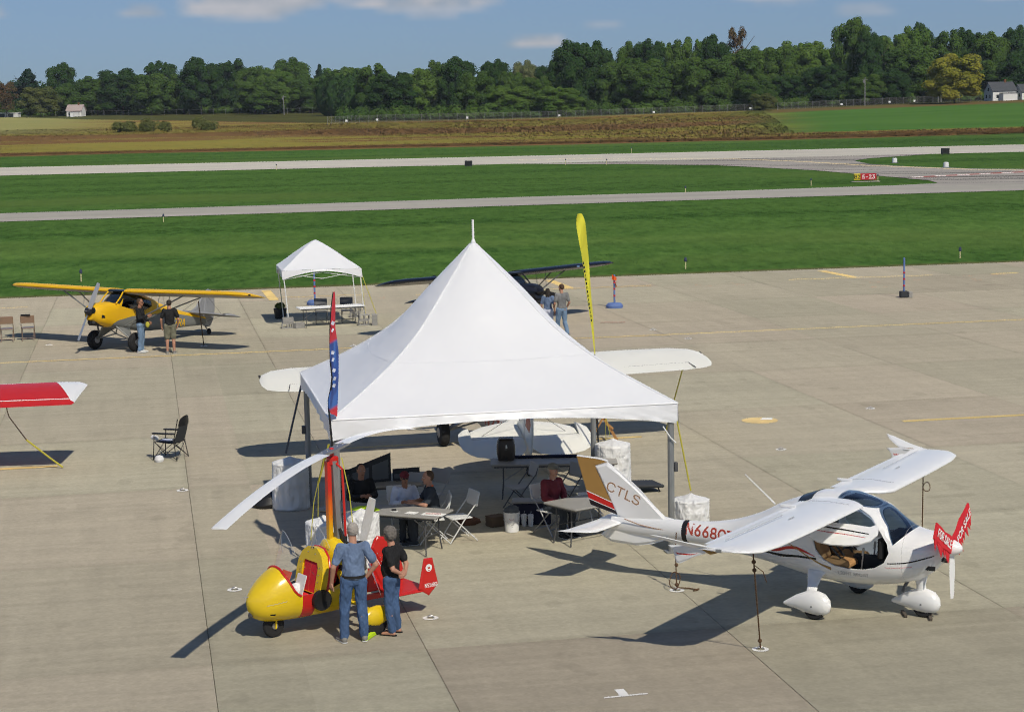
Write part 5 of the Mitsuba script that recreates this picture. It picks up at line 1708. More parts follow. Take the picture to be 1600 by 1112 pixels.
for s in (-1, 1):
    spat(-.03, s * .91)
    part(ct, 'gear_leg', xf(loft([np.stack([x + a1 * np.cos(a), np.full(18, y) + b1 * np.sin(a), np.full(18, z)], -1) for a in [np.arange(18) * np.pi / 9] for x, y, z, a1, b1 in ((-.12, s * .40, .66, .17, .13), (-.13, s * .52, .60, .125, .07), (-.10, s * .68, .48, .085, .045), (-.06, s * .86, .36, .085, .05), (-.02, s * .90, .30, .12, .07))]), CM), 'm_white_paint', 45)
spat(1.40, 0)
part(ct, 'nose_leg', xf(loft([np.stack([x + a1 * np.cos(a), b1 * np.sin(a), np.full(18, z)], -1) for a in [np.arange(18) * np.pi / 9] for x, z, a1, b1 in ((1.40, .66, .12, .09), (1.41, .52, .075, .055), (1.42, .40, .085, .06), (1.43, .33, .13, .085))]), CM), 'm_white_paint', 45)
for i, (x, a) in enumerate(((1.16, 30), (1.58, 24))):
    single('wheel_chock', xf(bx(.05, .30, .045, (0, 0, .026), .006), CM @ mv(x, -.05, 0) @ rot([0, 0, 1], a)), 'm_bark', ['brown wheel chock behind the nose wheel of the plane for sale', 'brown wheel chock ahead of the nose wheel of the plane for sale'][i], 'chock', None, False)


def rope(pts, label, r=.011, knots=()):
    k = thing('tie_down_rope', label, 'rope')
    part(k, 'line', tube(pts, r, 6), 'm_rope')
    for q in knots:
        part(k, 'knot', trimesh.creation.icosphere(2, .032).apply_translation(q), 'm_rope')
    return k


A = (CM @ np.array([.30, -3.78, 1.77, 1]))[:3]
g_ = np.array([3.57, 27.1, .03])
rope([A, A + (g_ - A) * .5, g_], 'brown tie-down rope under the near wing of the plane for sale', knots=[A + (g_ - A) * .14, A + (g_ - A) * .22, A + (g_ - A) * .93])
rope([A + (g_ - A) * .17, A + (g_ - A) * .22 + (.12, -.02, -.02), A + (g_ - A) * .34 + (.16, -.02, 0)], 'loose end of the brown rope under the near wing', r=.007)
A = (CM @ np.array([-4.0, -.05, .62, 1]))[:3]
A = np.array([2.66, 30.75, .80])
g_ = np.array([2.65, 30.6, .03])
a = np.linspace(0, 2 * np.pi, 22)
rope([(2.66, 30.72, .95), (2.64, 30.70, .66), g_], 'brown tie-down rope hanging below the tail boom of the plane for sale', knots=[(2.65, 30.70, .72), (2.65, 30.65, .42), (2.65, 30.6, .10)])
rope(np.stack([2.62 + .085 * np.cos(a) * (1 + .2 * np.sin(2 * a)), 30.6 + .05 * np.sin(a), .17 + .13 * np.sin(a)], -1), 'loop of brown rope beside the tail tie-down', r=.009)
rope([(2.66, 30.6, .05), (2.85, 30.66, .02), (3.0, 30.56, .018), (2.92, 30.50, .018), (3.02, 30.62, .018)], 'loose brown rope end lying on the ground right of the tail tie-down', r=.012)
A = (CM @ np.array([.25, 3.3, 1.77, 1]))[:3]
g_ = np.array([A[0], A[1] + .05, .02])
rope([A, g_], 'brown tie-down rope under the far wing of the plane for sale', knots=[A + (0, 0, -.12), A + (0, 0, -.22)])
rope(np.stack([A[0] + .06 + .06 * np.cos(a), A[1] + .02 * np.sin(2 * a), A[2] - .42 + .08 * np.sin(a)], -1), 'loop of brown rope hanging under the far wing', r=.008)

# ------------------------------------------------------------------ tail-wheel planes: the yellow, the white, the black and the red one


def cub(key, M, wingm, topm, lowm, cowlm, metal, glassm='m_glass_dark', reg=None, regm='m_black', prop_ang=0, tail_stripe=None, regside=(-1, 1), struts=True, aileron_line=True, wingfab=None, spin='m_black_gloss', split=True, propm='m_metal_soft', tail_droop=14, tail_k=1.0, pitch=8.2, tail_tilt=5):
    """A strut-braced two-seater on three points. x forward, wheels at the origin, level frame pitched up."""
    L = M @ rot([0, 1, 0], -pitch)
    DX = 3.56 * (1 - tail_k)
    wingfab = wingfab or wingm
    # fuselage: cowl, cabin, tapering fabric tail
    h = Hull([(-5.05, 1.20, 1.48, .035, 2.2), (-4.2, 1.10, 1.54, .11, 2.6), (-3.0, .95, 1.64, .22, 3.2), (-2.0, .83, 1.77, .30, 3.6), (-1.3, .76, 1.93, .34, 4), (-.6, .74, 2.02, .36, 4), (.0, .74, 2.02, .37, 4), (.30, .74, 1.86, .375, 3.6), (.55, .75, 1.62, .38, 3.2),
              (.9, .78, 1.56, .38, 2.8), (1.2, .84, 1.50, .34, 2.5), (1.38, .95, 1.44, .24, 2.3)])
    if tail_k != 1:
        h = Hull([tuple([x if x > -1.3 else -1.3 + (x + 1.3) * tail_k] + [float(f(x)) for f in h.f]) for x in h.x])
    xe = float(h.x[0])
    full = man(h.solid(xe, 1.38, 0, 60, 40))
    win = man(yprism(Polygon([(.28, 1.50), (.14, 1.93), (-.55, 1.95), (-1.25, 1.80), (-1.28, 1.62), (-.95, 1.46), (-.2, 1.44)]), -.9, .9))
    scr = man(yprism(Polygon([(.60, 1.58), (.62, 1.95), (.02, 2.2), (.02, 1.98), (.36, 1.56)]), -.9, .9))
    roof = man(xf(bx(.62, .52, .3, (-.42, 0, 2.02)), np.eye(4)))
    cav = man(h.solid(-1.32, .56, -.025, 26, 40)) - man(bx(3, 2, .4, (0, 0, .92)))
    body = full - cav - win - scr
    low = man(yprism(Polygon([(.62, .2), (.58, .88), (.40, 1.0), (-.3, 1.20), (-1.6, 1.38), (-3, 1.46), (-5.2, 1.40), (-5.2, .2)]), -2, 2))
    if split:
        part(key, 'fuselage', xf(unman(body - low), L), topm, 28)
        part(key, 'fuselage_lower', xf(unman(body ^ low), L), lowm, 28)
    else:
        part(key, 'fuselage', xf(unman(body), L), topm, 28)
    for nm, c in (('side_windows', win), ('windshield', scr)):
        m = unman(man(h.solid(-1.4, .7, -.006, 40, 40)) ^ c)
        keep = []
        for q in m.triangles_center:
            b, t, w, e = h.at(float(np.clip(q[0], -1.4, .7)))
            keep.append(abs(q[1] / w) ** e + abs((q[2] - (b + t) / 2) / ((t - b) / 2)) ** e > .86)
        m.update_faces(np.array(keep))
        m.remove_unreferenced_vertices()
        part(key, nm, xf(m, L), glassm, 40)
    part(key, 'cabin_floor', xf(bx(1.7, .66, .03, (-.4, 0, 1.14)), L), 'm_dark_panel', False)
    for x_ in (-.15, -.95):
        part(key, 'seat', xf(cat(bx(.42, .44, .12, (x_, 0, 1.26), .03), xf(bx(.10, .44, .50, (0, 0, .25), .03), mv(x_ - .22, 0, 1.30) @ rot([0, 1, 0], -12))), L), 'm_black', False)
    part(key, 'instrument_panel', xf(bx(.06, .62, .32, (.40, 0, 1.42), .02), L), 'm_black', False)
    # cowl details
    if cowlm:
        part(key, 'cowl', xf(h.solid(.56, 1.385, .006, 14, 40), L), cowlm, 28)
    part(key, 'cowl_lip', xf(bx(.66, .34, .20, (1.02, 0, .86), .07), L @ mv(0, 0, 0)), 'm_black', False)
    for s in (-1, 1):
        part(key, 'door_pillar', xf(tube([(.56, s * .365, 1.56), (.36, s * .365, 1.80), (.22, s * .33, 1.98)], .026, 7), L), topm)
        part(key, 'air_intake', xf(lathe([(.01, 0), (.095, 0), (.105, .02), (.08, .03), (.01, .03)], 16), L @ mv(1.37, s * .14, 1.25) @ rot([0, 1, 0], 90)), 'm_black')
        part(key, 'cowl_louvre', xf(bx(.16, .02, .10, (1.10, s * .355, 1.08), .01), L), 'm_black', False)
    part(key, 'exhaust_pipe', xf(tube([(.85, -.12, .82), (.78, -.14, .66), (.72, -.14, .60)], .03, 8), L), 'm_steel_dark')
    part(key, 'spinner', xf(loft([np.stack([np.full(20, x), r * np.cos(a), 1.20 + r * np.sin(a)], -1) for a in [np.arange(20) * np.pi / 10] for x, r in ((1.38, .13), (1.44, .13), (1.52, .11), (1.60, .06), (1.64, .01))]), L), spin, 40)
    for s in (0, 180):
        R = []
        for t in np.linspace(0, 1, 8):
            c = .13 * (.6 + .75 * math.sin(min(1, t * 1.2 + .2) * 2.3)) * (1 if t < .9 else .8)
            a = np.arange(10) * 2 * np.pi / 10
            tw = math.radians(36 - 24 * t)
            y, x = c * .5 * np.cos(a), .010 * (1.6 - t) * np.sin(a)
            R.append(np.stack([x - y * math.sin(tw), y * math.cos(tw), np.full(10, .08 + .96 * t)], -1))
        part(key, 'propeller_blade', xf(loft(R), L @ mv(1.46, 0, 1.20) @ rot([1, 0, 0], prop_ang + s)), propm, 40)
    # wing: rectangular with rounded tips
    st = [(5.37, -.55, -.95, 2.085, .3), (5.28, -.22, -1.22, 2.08, .7), (5.05, -.02, -1.34, 2.075, .95), (4.6, .12, -1.40, 2.065, 1), (3.5, .20, -1.40, 2.045, 1), (.36, .22, -1.40, 2.0, 1)]
    for s in (-1, 1):
        w_ = wing(sorted([(s * y, a, b, z, k) for y, a, b, z, k in st]), .12)
        wk = part(key, 'wing', xf(w_, L), wingm, 40)
        Zt = lambda y, x: 2.0 + .0135 * abs(y) + .045 - .028 * ((.2 - x) / 1.6)
        gap = []
        for (a, b) in (((-1.06, s * 4.75), (-1.06, s * 2.1)), ((-1.06, s * 4.75), (-1.38, s * 4.82)), ((-1.06, s * 2.1), (-1.39, s * 2.1))):
            gap.append(tube([(a[0], a[1], Zt(a[1], a[0]) + .034), (b[0], b[1], Zt(b[1], b[0]) + .024)], .012, 5))
        scene[wk + '__aileron_gap'] = mikit.ply(xf(cat(gap), L), 'm_steel_dark')
        scene[wk + '__tip_light'] = mikit.ply(xf(bx(.10, .04, .05, (-.3, s * 5.33, 2.09), .01), L), 'm_black')
        if struts:
            part(key, 'wing_strut', xf(tube([(.02, s * .37, .86), (-.12, s * 2.75, 1.99)], .024, 7), L), metal)
            part(key, 'wing_strut', xf(tube([(-.12, s * .37, .86), (-.95, s * 2.75, 1.98)], .022, 7), L), metal)
            part(key, 'jury_strut', xf(tube([(-.05, s * 1.65, 1.46), (-.08, s * 1.7, 2.0)], .011, 6), L), metal)
            part(key, 'jury_strut', xf(tube([(-.55, s * 1.65, 1.46), (-.60, s * 1.7, 1.99)], .011, 6), L), metal)
    part(key, 'wing_centre', xf(wing([(-.37, .22, -.85, 2.0, 1), (.37, .22, -.85, 2.0, 1)], .12), L), 'm_window_dark' if glassm else wingm, 40)
    # tail
    HT = L @ mv(-4.86 + DX, 0, 1.56) @ rot([0, 1, 0], -tail_tilt)
    HE = HT @ rot([0, 1, 0], -tail_droop)
    LT = L @ mv(DX, 0, 0)
    for s in (-1, 1):
        w_ = wing(sorted([(s * y, a, b, 0, k) for y, a, b, k in ((1.20, .30, .015, .6), (1.14, .42, .01, .8), (.85, .62, .01, 1), (.5, .74, .01, 1), (.05, .84, .01, 1))]), .05)
        tk = part(key, 'tailplane', xf(w_, HT), wingfab, 40)
        w_ = wing(sorted([(s * y, a, b, 0, k) for y, a, b, k in ((1.50, .02, -.16, .4), (1.46, .22, -.36, .7), (1.34, .34, -.52, .9), (1.225, .40, -.60, .9), (1.215, -.012, -.61, .8), (.9, -.012, -.70, .8), (.5, -.012, -.72, .8), (.2, -.012, -.62, .8), (.06, -.012, -.42, .8))]), .05)
        part(key, 'elevator', xf(w_, HE), wingfab, 40)
        part(key, 'tail_wire', xf(tube([(.1, s * .95, .03), (-.05, s * .03, .72)], .006, 5), HT), 'm_steel_dark')
        part(key, 'tail_wire', xf(tube([(.1, s * .95, -.02), (.1, s * .03, -.34)], .006, 5), HT), 'm_steel_dark')
    fin = Polygon([(-4.05, 1.52), (-4.45, 1.82), (-4.72, 2.22), (-4.86, 2.42), (-4.88, 1.42)])
    rudp = Polygon([(-4.885, 1.18), (-4.89, 2.43), (-5.02, 2.50), (-5.22, 2.47), (-5.42, 2.22), (-5.50, 1.82), (-5.46, 1.42), (-5.32, 1.18), (-5.1, 1.12)])
    part(key, 'fin', xf(lens(fin, .06, .01, .04), LT @ UPRIGHT), wingfab, False)
    rk = part(key, 'rudder', xf(lens(rudp, .05, .01, .05), LT @ UPRIGHT), wingfab, False)
    if tail_stripe:
        for s in (-1, 1):
            scene[rk + ('__emblem' if s < 0 else '__emblem_001')] = mikit.ply(xf(prism([(-4.95, 1.85), (-5.10, 2.30), (-5.36, 2.02), (-5.28, 1.80)], .004, -.002), LT @ mv(0, s * .027, 0) @ UPRIGHT), tail_stripe)
    # gear
    for s in (-1, 1):
        wk = part(key, 'wheel', xf(lathe([(.05, -.10), (.20, -.12), (.285, -.10), (.325, -.04), (.325, .04), (.285, .10), (.20, .12), (.05, .10)], 30), M @ mv(0, s * .92, .325) @ rot([1, 0, 0], 90)), 'm_rubber', 40)
        scene[wk + '__hub'] = mikit.ply(xf(lathe([(.01, -.125), (.12, -.122), (.13, -.10), (.13, .10), (.12, .122), (.01, .125)], 20), M @ mv(0, s * .92, .325) @ rot([1, 0, 0], 90)), 'm_metal')
        A = L @ np.array([.38, s * .30, .80, 1])
        Bq = L @ np.array([-.25, s * .30, .80, 1])
        C = M @ np.array([0, s * .80, .36, 1])
        part(key, 'gear_leg', tube([A[:3], C[:3]], .032, 8), metal)
        part(key, 'gear_leg', tube([Bq[:3], C[:3]], .026, 8), metal)
        part(key, 'gear_fairing', tri([A[:3], Bq[:3], C[:3], A[:3] + (0, 0, -.006), Bq[:3] + (0, 0, -.006), C[:3] + (0, 0, -.006)], [(0, 1, 2), (3, 5, 4), (0, 2, 5), (0, 5, 3), (1, 4, 5), (1, 5, 2), (0, 3, 4), (0, 4, 1)]), lowm, False)
        D = L @ np.array([.05, -s * .05, .58, 1])
        part(key, 'shock_strut', tube([C[:3], D[:3]], .022, 8), metal)
    D, A, Bq = L @ np.array([.05, 0, .58, 1]), L @ np.array([.3, .28, .80, 1]), L @ np.array([.3, -.28, .80, 1])
    part(key, 'gear_vee', cat(tube([A[:3], D[:3]], .02, 7), tube([Bq[:3], D[:3]], .02, 7)), metal)
    Q = LT @ np.array([-5.0, 0, 1.20, 1])
    tw = np.array([Q[0], Q[1], .10])
    off = (LT @ np.array([-5.28, 0, .95, 1]))[:3]
    part(key, 'tail_spring', tube([Q[:3], (off + Q[:3]) / 2 + (0, 0, -.02), [off[0], off[1], .16]], .02, 7), 'm_steel_dark')
    yaw = math.degrees(math.atan2(M[1, 0], M[0, 0]))
    part(key, 'tail_wheel', xf(lathe([(.02, -.04), (.08, -.045), (.105, -.02), (.105, .02), (.08, .045), (.02, .04)], 22), place(off[0], off[1], .106, yaw) @ rot([1, 0, 0], 90)), 'm_rubber', 40)
    part(key, 'antenna', xf(tube([(-1.6, 0, 1.86), (-1.75, 0, 2.28)], .008, 5), L), 'm_black')
    if reg:
        for s in regside:
            t_, x_, z_, sz, sl = reg
            part(key, 'registration', xf(side_text(h, t_, sz, x_, z_, s, sl), L), regm, False)
    return L


scene['m_glass_dark'] = {'type': 'thindielectric', 'int_ior': 1.5, 'specular_transmittance': {'type': 'rgb', 'value': [.16, .19, .23]}}
mat('m_metal_soft', (.55, .55, .57), .38, metal=.55)
mat('m_cub_grey', dusty((.23, .24, .23), .08, 3), .45, metal=.2)
YC = thing('yellow_plane', 'yellow and grey high-wing tail-wheel plane with two men beside it', 'aeroplane')
cub(YC, place(-13.5, 64.2, 0, 239.3), 'm_cub_yellow', 'm_cub_yellow', 'm_cub_grey', None, 'm_cub_grey', reg=('N47RA', -2.75, 1.17, .26, .05), regm='m_cub_yellow', tail_droop=0, tail_k=.88, pitch=10.2, tail_tilt=1, prop_ang=-20, wingfab='m_silver')
WC = thing('white_plane', 'white tail-wheel plane parked behind the tent, seen from its tail', 'aeroplane')
cub(WC, place(-.78, 44.8, 0, 105), 'm_white_fabric_wing', 'm_white_fabric_wing', 'm_silver', None, 'm_silver', reg=('N23LC', -2.3, 1.28, .34, .03), regm='m_text_red', prop_ang=80, wingfab='m_white_fabric_wing', tail_stripe='m_text_red', tail_k=.69, pitch=11, tail_tilt=3)
BC = thing('black_plane', 'black tail-wheel plane half hidden behind the tent, people by its nose', 'aeroplane')
cub(BC, place(.25, 68.3, 0, -49.7), 'm_navy_gloss', 'm_black_gloss', 'm_black_gloss', None, 'm_steel_dark', reg=None, prop_ang=75, wingfab='m_navy_gloss', split=False, propm='m_black_gloss', tail_droop=0, tail_k=.85, pitch=10, tail_tilt=1)
# the black plane's wing is pale underneath: a fabric skin below each panel
for s in (-1, 1):
    st = [(5.22, -.28, -1.16, 2.075, .55), (4.6, .06, -1.34, 2.058, .9), (3.5, .14, -1.34, 2.038, .9), (.42, .16, -1.34, 1.993, .9)]
    for key_, Mx in ((BC, place(.25, 68.3, 0, -49.7) @ rot([0, 1, 0], -1.8)), (YC, place(-13.5, 64.2, 0, 239.3) @ rot([0, 1, 0], -2.0))):
        w_ = wing(sorted([(s * y, a, b, z - .022, k * .75) for y, a, b, z, k in st]), .12)
        part(key_, 'wing_underside', xf(w_, Mx @ rot([0, 1, 0], -8.2)), 'm_silver_wing', 40, 'pale grey underside of the wing')
    wl = BC if s else None
    part(BC, 'landing_light', xf(bx(.03, .14, .07, (.215, s * 3.1, 2.045), .01), place(.25, 68.3, 0, -49.7) @ rot([0, 1, 0], -10)), 'm_chrome', False)

# tie-downs of these planes
for A, g_, l in (((4.05, 44.55, 1.80), (3.72, 45.8, .02), 'yellow strap from the white plane\'s right wing to the ground'), ((-10.4, 62.9, 1.75), (-10.6, 64.9, .02), 'dark rope under the yellow plane\'s left wing')):
    single('tie_down_strap', tube([A, g_], .016, 6), 'm_strap_yellow' if 'yellow strap' in l else 'm_rope', l, 'strap')

# ------------------------------------------------------------------ the red plane: only its right wing reaches into the picture
RP = thing('red_plane', 'red plane at the left edge, one white-tipped wing reaching in', 'aeroplane')
RM = place(-14.9, 42.9, 0, 95)
Lr = RM @ mv(0, 0, -.16) @ rot([0, 1, 0], -9)
st = [(-5.16, .05, -.05, 2.02, .5), (-5.10, .10, -.60, 2.02, .7), (-5.02, .13, -1.36, 2.02, .8), (-4.98, .14, -1.45, 2.02, .9), (-4.6, .15, -1.45, 2.015, 1), (-.3, .20, -1.45, 1.96, 1), (4.6, .15, -1.45, 2.015, 1), (5.3, -.10, -1.20, 2.02, .7)]
rw_ = man(xf(wing(st, .12), np.eye(4)))
tipw = man(prism(Polygon([(.4, -3.9), (.17, -3.95), (.02, -4.45), (-.40, -4.62), (-.90, -4.82), (-1.25, -4.95), (-1.6, -5.6), (.4, -5.6)]), 2, 1))
part(RP, 'wing', xf(unman(rw_ - tipw), Lr), 'm_red_paint', 40)
part(RP, 'wing_tip', xf(unman(rw_ ^ tipw), Lr), 'm_white_paint', 40, 'white curved wing tip')
part(RP, 'aileron_line', xf(tube([(-1.17, -1.5, 2.052), (-1.17, -4.96, 2.075)], .012, 5), Lr), 'm_white_plain')
part(RP, 'leading_edge_trim', xf(tube([(.155, -2.2, 2.045), (.135, -4.5, 2.06)], .016, 5), Lr), 'm_white_plain')
hr = Hull([(-5.0, 1.05, 1.35, .05, 2.2), (-3, .9, 1.6, .22, 2.8), (-1.2, .75, 1.95, .36, 3.4), (0, .72, 2.0, .4, 3.6), (.6, .74, 1.6, .4, 3), (1.4, .95, 1.45, .25, 2.3)])
part(RP, 'fuselage', xf(hr.solid(-5, 1.4, 0, 40, 32), Lr), 'm_red_paint', 30)
for s in (-1, 1):
    part(RP, 'tailplane', xf(wing(sorted([(s * .04, -4.2, -5.2, 1.3, 1), (s * 1.4, -4.5, -5.2, 1.3, 1)]), .05), Lr), 'm_red_paint', 40)
    part(RP, 'wheel', xf(lathe([(.05, -.09), (.22, -.1), (.29, -.05), (.29, .05), (.22, .1), (.05, .09)], 24), RM @ mv(0, s * .92, .29) @ rot([1, 0, 0], 90)), 'm_rubber', 40)
    part(RP, 'gear_leg', xf(tube([(.05, s * .34, .82), (0, s * .85, .3)], .035, 7), RM), 'm_silver')
    part(RP, 'wing_strut', xf(tube([(.0, s * .38, .86), (-.15, s * 2.9, 1.97)], .026, 7), Lr), 'm_silver')
part(RP, 'fin', xf(lens(Polygon([(-4.2, 1.4), (-4.9, 2.2), (-5.3, 2.15), (-5.3, 1.1), (-4.8, 1.1)]), .06, .01, .04), Lr @ UPRIGHT), 'm_red_paint', False)
A = (Lr @ np.array([-.3, -3.3, 1.95, 1]))[:3]
g_ = np.array([-10.28, 42.6, .02])
k = thing('tie_down_strap', 'dark rope and yellow strap tying the red wing down at left', 'strap')
part(k, 'rope', tube([A, A + (.05, .25, -.55), (-11.0, 42.3, .72)], .012, 6), 'm_rope')
part(k, 'webbing', tube([(-11.0, 42.3, .72), (-10.55, 42.55, .25), g_], .022, 6), 'm_strap_yellow')

# ------------------------------------------------------------------ the yellow and red two-seat gyroplane
gy = thing('gyroplane', 'yellow and red two-seat gyroplane with drooping white rotor', 'gyroplane')
GM = place(-3.72, 28.24, 0, 216)
HF = Hull([(.43, .53, .66, .05, 2.0), (.38, .42, .74, .13, 2.1), (.28, .34, .84, .23, 2.2), (.12, .29, .97, .31, 2.3), (-.02, .275, 1.06, .345, 2.3), (-.16, .265, 1.10, .365, 2.3), (-.34, .26, 1.06, .355, 2.4), (-.60, .255, 1.0, .36, 2.5), (-.95, .26, .95, .36, 2.5), (-1.3, .30, .85, .30, 2.4), (-1.5, .38, .75, .18, 2.2)])
podm = man(HF.solid(-1.5, .43, 0, 56, 44))
inn = man(HF.solid(-1.3, .22, -.025, 40, 44))
# two cockpit openings, cut on a slant
cut1 = man(yprism(Polygon([(-.085, 1.3), (-.06, 1.05), (-.19, .76), (-.30, .66), (-.60, .66), (-.66, 1.4)]), -.9, .9))
cut2 = man(yprism(Polygon([(-.66, 1.4), (-.60, .66), (-1.0, .64), (-1.08, 1.4)]), -.9, .9))
pod = podm - inn - cut1 - cut2
redz = man(yprism(Polygon([(-.335, .1), (-.325, 1.4), (-.56, 1.4), (-.54, .1)]), -.9, .9))
part(gy, 'pod', xf(unman(pod - redz), GM), 'm_yellow_paint', 30)
part(gy, 'pod_band', xf(unman(pod ^ redz), GM), 'm_red_paint', 30, 'red band round the pod')
part(gy, 'cockpit_lining', xf(unman(man(HF.solid(-1.28, .2, -.027, 36, 44)) - man(HF.solid(-1.26, .18, -.036, 36, 44)) - cut1 - cut2), GM), 'm_grey_panel', 30)


def rim_line(cut_x, r, m, nm):
    pts = []
    for x, z in cut_x:
        pts.append((x, HF.side(x, z) + .003, z))
    p = [(x, -y, z) for x, y, z in pts] + pts[::-1]
    return part(gy, nm, xf(tube(p, r, 7), GM), m)


rr = [(-.30, .665), (-.245, .70), (-.19, .76), (-.15, .84), (-.11, .93), (-.085, .99)]
top_ = []
for y in np.linspace(-.22, .22, 9):
    top_.append((-.075 + .01 * abs(y), y, HF.top(-.08, y) + .004))
ptsL = [(x, -(HF.side(x, z) + .003), z) for x, z in rr]
ptsR = [(x, (HF.side(x, z) + .003), z) for x, z in rr][::-1]
part(gy, 'cockpit_rim', xf(tube(ptsL + top_ + ptsR, .020, 8), GM), 'm_red_paint')
# rear-seat fairing: an arched yellow bulkhead with the front seat's red back in its opening
arch = [(-.37, 0), (-.395, .25), (-.375, .43), (-.29, .59), (-.14, .685), (0, .70), (.14, .685), (.29, .59), (.375, .43), (.395, .25), (.37, 0)]
hole = Polygon([(-.20, .02), (-.215, .40), (-.18, .46), (.18, .46), (.215, .40), (.20, .02)]).buffer(.015)
AP = Polygon(arch).difference(hole)
B = GM @ mv(-.60, 0, .62) @ rot([0, 1, 0], -11) @ rot([0, 0, 1], 90) @ rot([1, 0, 0], 90)
part(gy, 'seat_fairing', xf(prism(AP, .13, -.13), B), 'm_yellow_paint', 25)
part(gy, 'fairing_rim', xf(tube([(x, y, -.13) for x, y in arch], .020, 8), B), 'm_red_paint')
part(gy, 'seat_back', xf(bx(.44, .50, .06, (0, .23, -.05), .02), B), 'm_red_cloth', False)
part(gy, 'seat_seam', xf(bx(.008, .46, .006, (0, .23, -.017)), B), 'm_text_red', False)
part(gy, 'seat_cushion', xf(bx(.36, .44, .12, (-.40, 0, .56), .04), GM), 'm_red_cloth', False)
part(gy, 'rear_seat', xf(cat(bx(.34, .42, .12, (-.82, 0, .66), .04), xf(bx(.09, .42, .46, (0, 0, .23), .04), mv(-.98, 0, .70) @ rot([0, 1, 0], -12))), GM), 'm_red_cloth', False)
part(gy, 'instrument_pod', xf(cat(bx(.10, .34, .22, (-.10, 0, .82), .03)), GM), 'm_grey_panel', False)
part(gy, 'dash_panel', xf(bx(.025, .32, .20, (-.165, 0, .82), .008), GM), 'm_white_plain', False)
part(gy, 'control_stick', xf(tube([(-.30, 0, .45), (-.27, 0, .80)], .014, 7), GM), 'm_black')
for s in (-1, 1):
    part(gy, 'rear_cowl', xf(lens(Polygon([(-.72, .38), (-.75, .66), (-1.0, .74), (-1.26, .80), (-1.36, .60), (-1.2, .40)]), .05, .01, .05), GM @ mv(0, s * .335, 0) @ UPRIGHT), 'm_yellow_paint', False)
    part(gy, 'side_wheel', xf(lathe([(.01, -.03), (.15, -.05), (.16, -.03), (.16, .03), (.15, .05), (.01, .03)], 24), GM @ mv(-.64, s * .385, .55) @ rot([1, 0, 0], 90)), 'm_black', 40, 'black disc on the pod side')
for j in range(10):
    y, z = ((-.33, .08 + .11 * j) if j < 4 else (.33, .08 + .11 * (j - 4)) if j < 8 else (-.12 + .24 * (j - 8), .60))
    part(gy, 'rivet', xf(trimesh.creation.icosphere(1, .010), B @ mv(y * .86, z, .003)), 'm_chrome', True)
for s in (-1, 1):
    part(gy, 'panel_line', xf(ribbon(HF, [(-.06, .62), (.10, .60), (.24, .58)], [.006, .006, .006], s, .002), GM), 'm_grey_text', False)
    part(gy, 'pod_vent', xf(ribbon(HF, [(.10, .42), (.18, .43)], [.03, .02], s, .003), GM), 'm_black', False)
part(gy, 'chin_fairing', xf(unman(man(HF.solid(-.5, .36, -.02, 20, 30)) - man(bx(3, 3, 1, (0, 0, .93)))), GM @ mv(0, 0, -.035) @ np.diag([1, .8, 1, 1])), 'm_yellow_paint', 30)
part(gy, 'pitot_tube', xf(tube([(.36, .0, .70), (.50, 0, .70)], .006, 6), GM), 'm_metal')
# head rest dome and engine
a = np.arange(28) * 2 * np.pi / 28
part(gy, 'headrest_dome', xf(loft([np.stack([-1.10 + rx * np.cos(a), ry * np.sin(a), np.full(28, z)], -1) for rx, ry, z in ((.20, .31, 1.02), (.205, .315, 1.14), (.19, .285, 1.25), (.15, .215, 1.335), (.08, .11, 1.385), (.01, .015, 1.40))]), GM), 'm_yellow_paint', 45)
part(gy, 'engine_block', xf(cat(bx(.40, .50, .22, (-1.36, 0, .95), .03)), GM), 'm_steel_dark', False)
for s in (-1, 1):
    part(gy, 'cylinder_head', xf(bx(.14, .16, .14, (-1.28, s * .30, .98), .02), GM), 'm_metal', False)
    part(gy, 'exhaust_pipe', xf(tube([(-1.30, s * .34, .92), (-1.42, s * .30, .80), (-1.55, s * .16, .74)], .028, 8), GM), 'm_galv')
part(gy, 'airbox', xf(bx(.26, .30, .16, (-1.30, 0, 1.16), .03), GM), 'm_white_plain', False)
part(gy, 'coolant_hose', xf(tube([(-1.15, .12, 1.55), (-1.2, .2, 1.35), (-1.35, .3, 1.22), (-1.42, .2, 1.1)], .022, 8), GM), 'm_black')
part(gy, 'radiator', xf(bx(.08, .36, .26, (-1.20, .02, 1.30), .01), GM), 'm_black', False)
# mast, rotor head, control rods
def mastcol(p, n, uv):
    z = p.z
    return mix(mix((.72, .42, .008), (.72, .16, .010), smoothstep(1.45, 1.85, z)), mi.Color3f(.58, .022, .014), smoothstep(1.8, 2.2, z))


mat('m_mast', mikit.proc(mastcol), .3, coat=.4)
part(gy, 'mast', xf(bar((-1.045, 0, 1.36), (-1.045, 0, 2.60), .085, .07), GM), 'm_mast', False, 'front mast fading from yellow to red')
part(gy, 'rear_mast', xf(bar((-1.17, .06, 1.05), (-1.13, .02, 2.60), .10, .08), GM), 'm_galv', False)
part(gy, 'control_rod', xf(tube([(-1.24, .17, .75), (-1.22, .17, 1.6), (-1.20, .17, 2.48), (-1.16, .06, 2.56)], .020, 8), GM), 'm_red_paint')
part(gy, 'control_rod', xf(tube([(-1.24, -.17, .75), (-1.20, -.12, 2.50)], .014, 8), GM), 'm_red_paint')
part(gy, 'rotor_head', xf(cat(bx(.16, .14, .14, (-1.13, 0, 2.60), .02), tube([(-1.12, 0, 2.62), (-1.12, 0, 2.80)], .035, 10)), GM), 'm_red_paint')
hubp = (GM @ np.array([-1.13, 0, 2.765, 1]))[:3]
bd = unit(np.array([-3.95, 25.15, 2.42]) - hubp)
hd = unit(np.array([bd[0], bd[1], 0]))
sd = np.array([-hd[1], hd[0], 0])
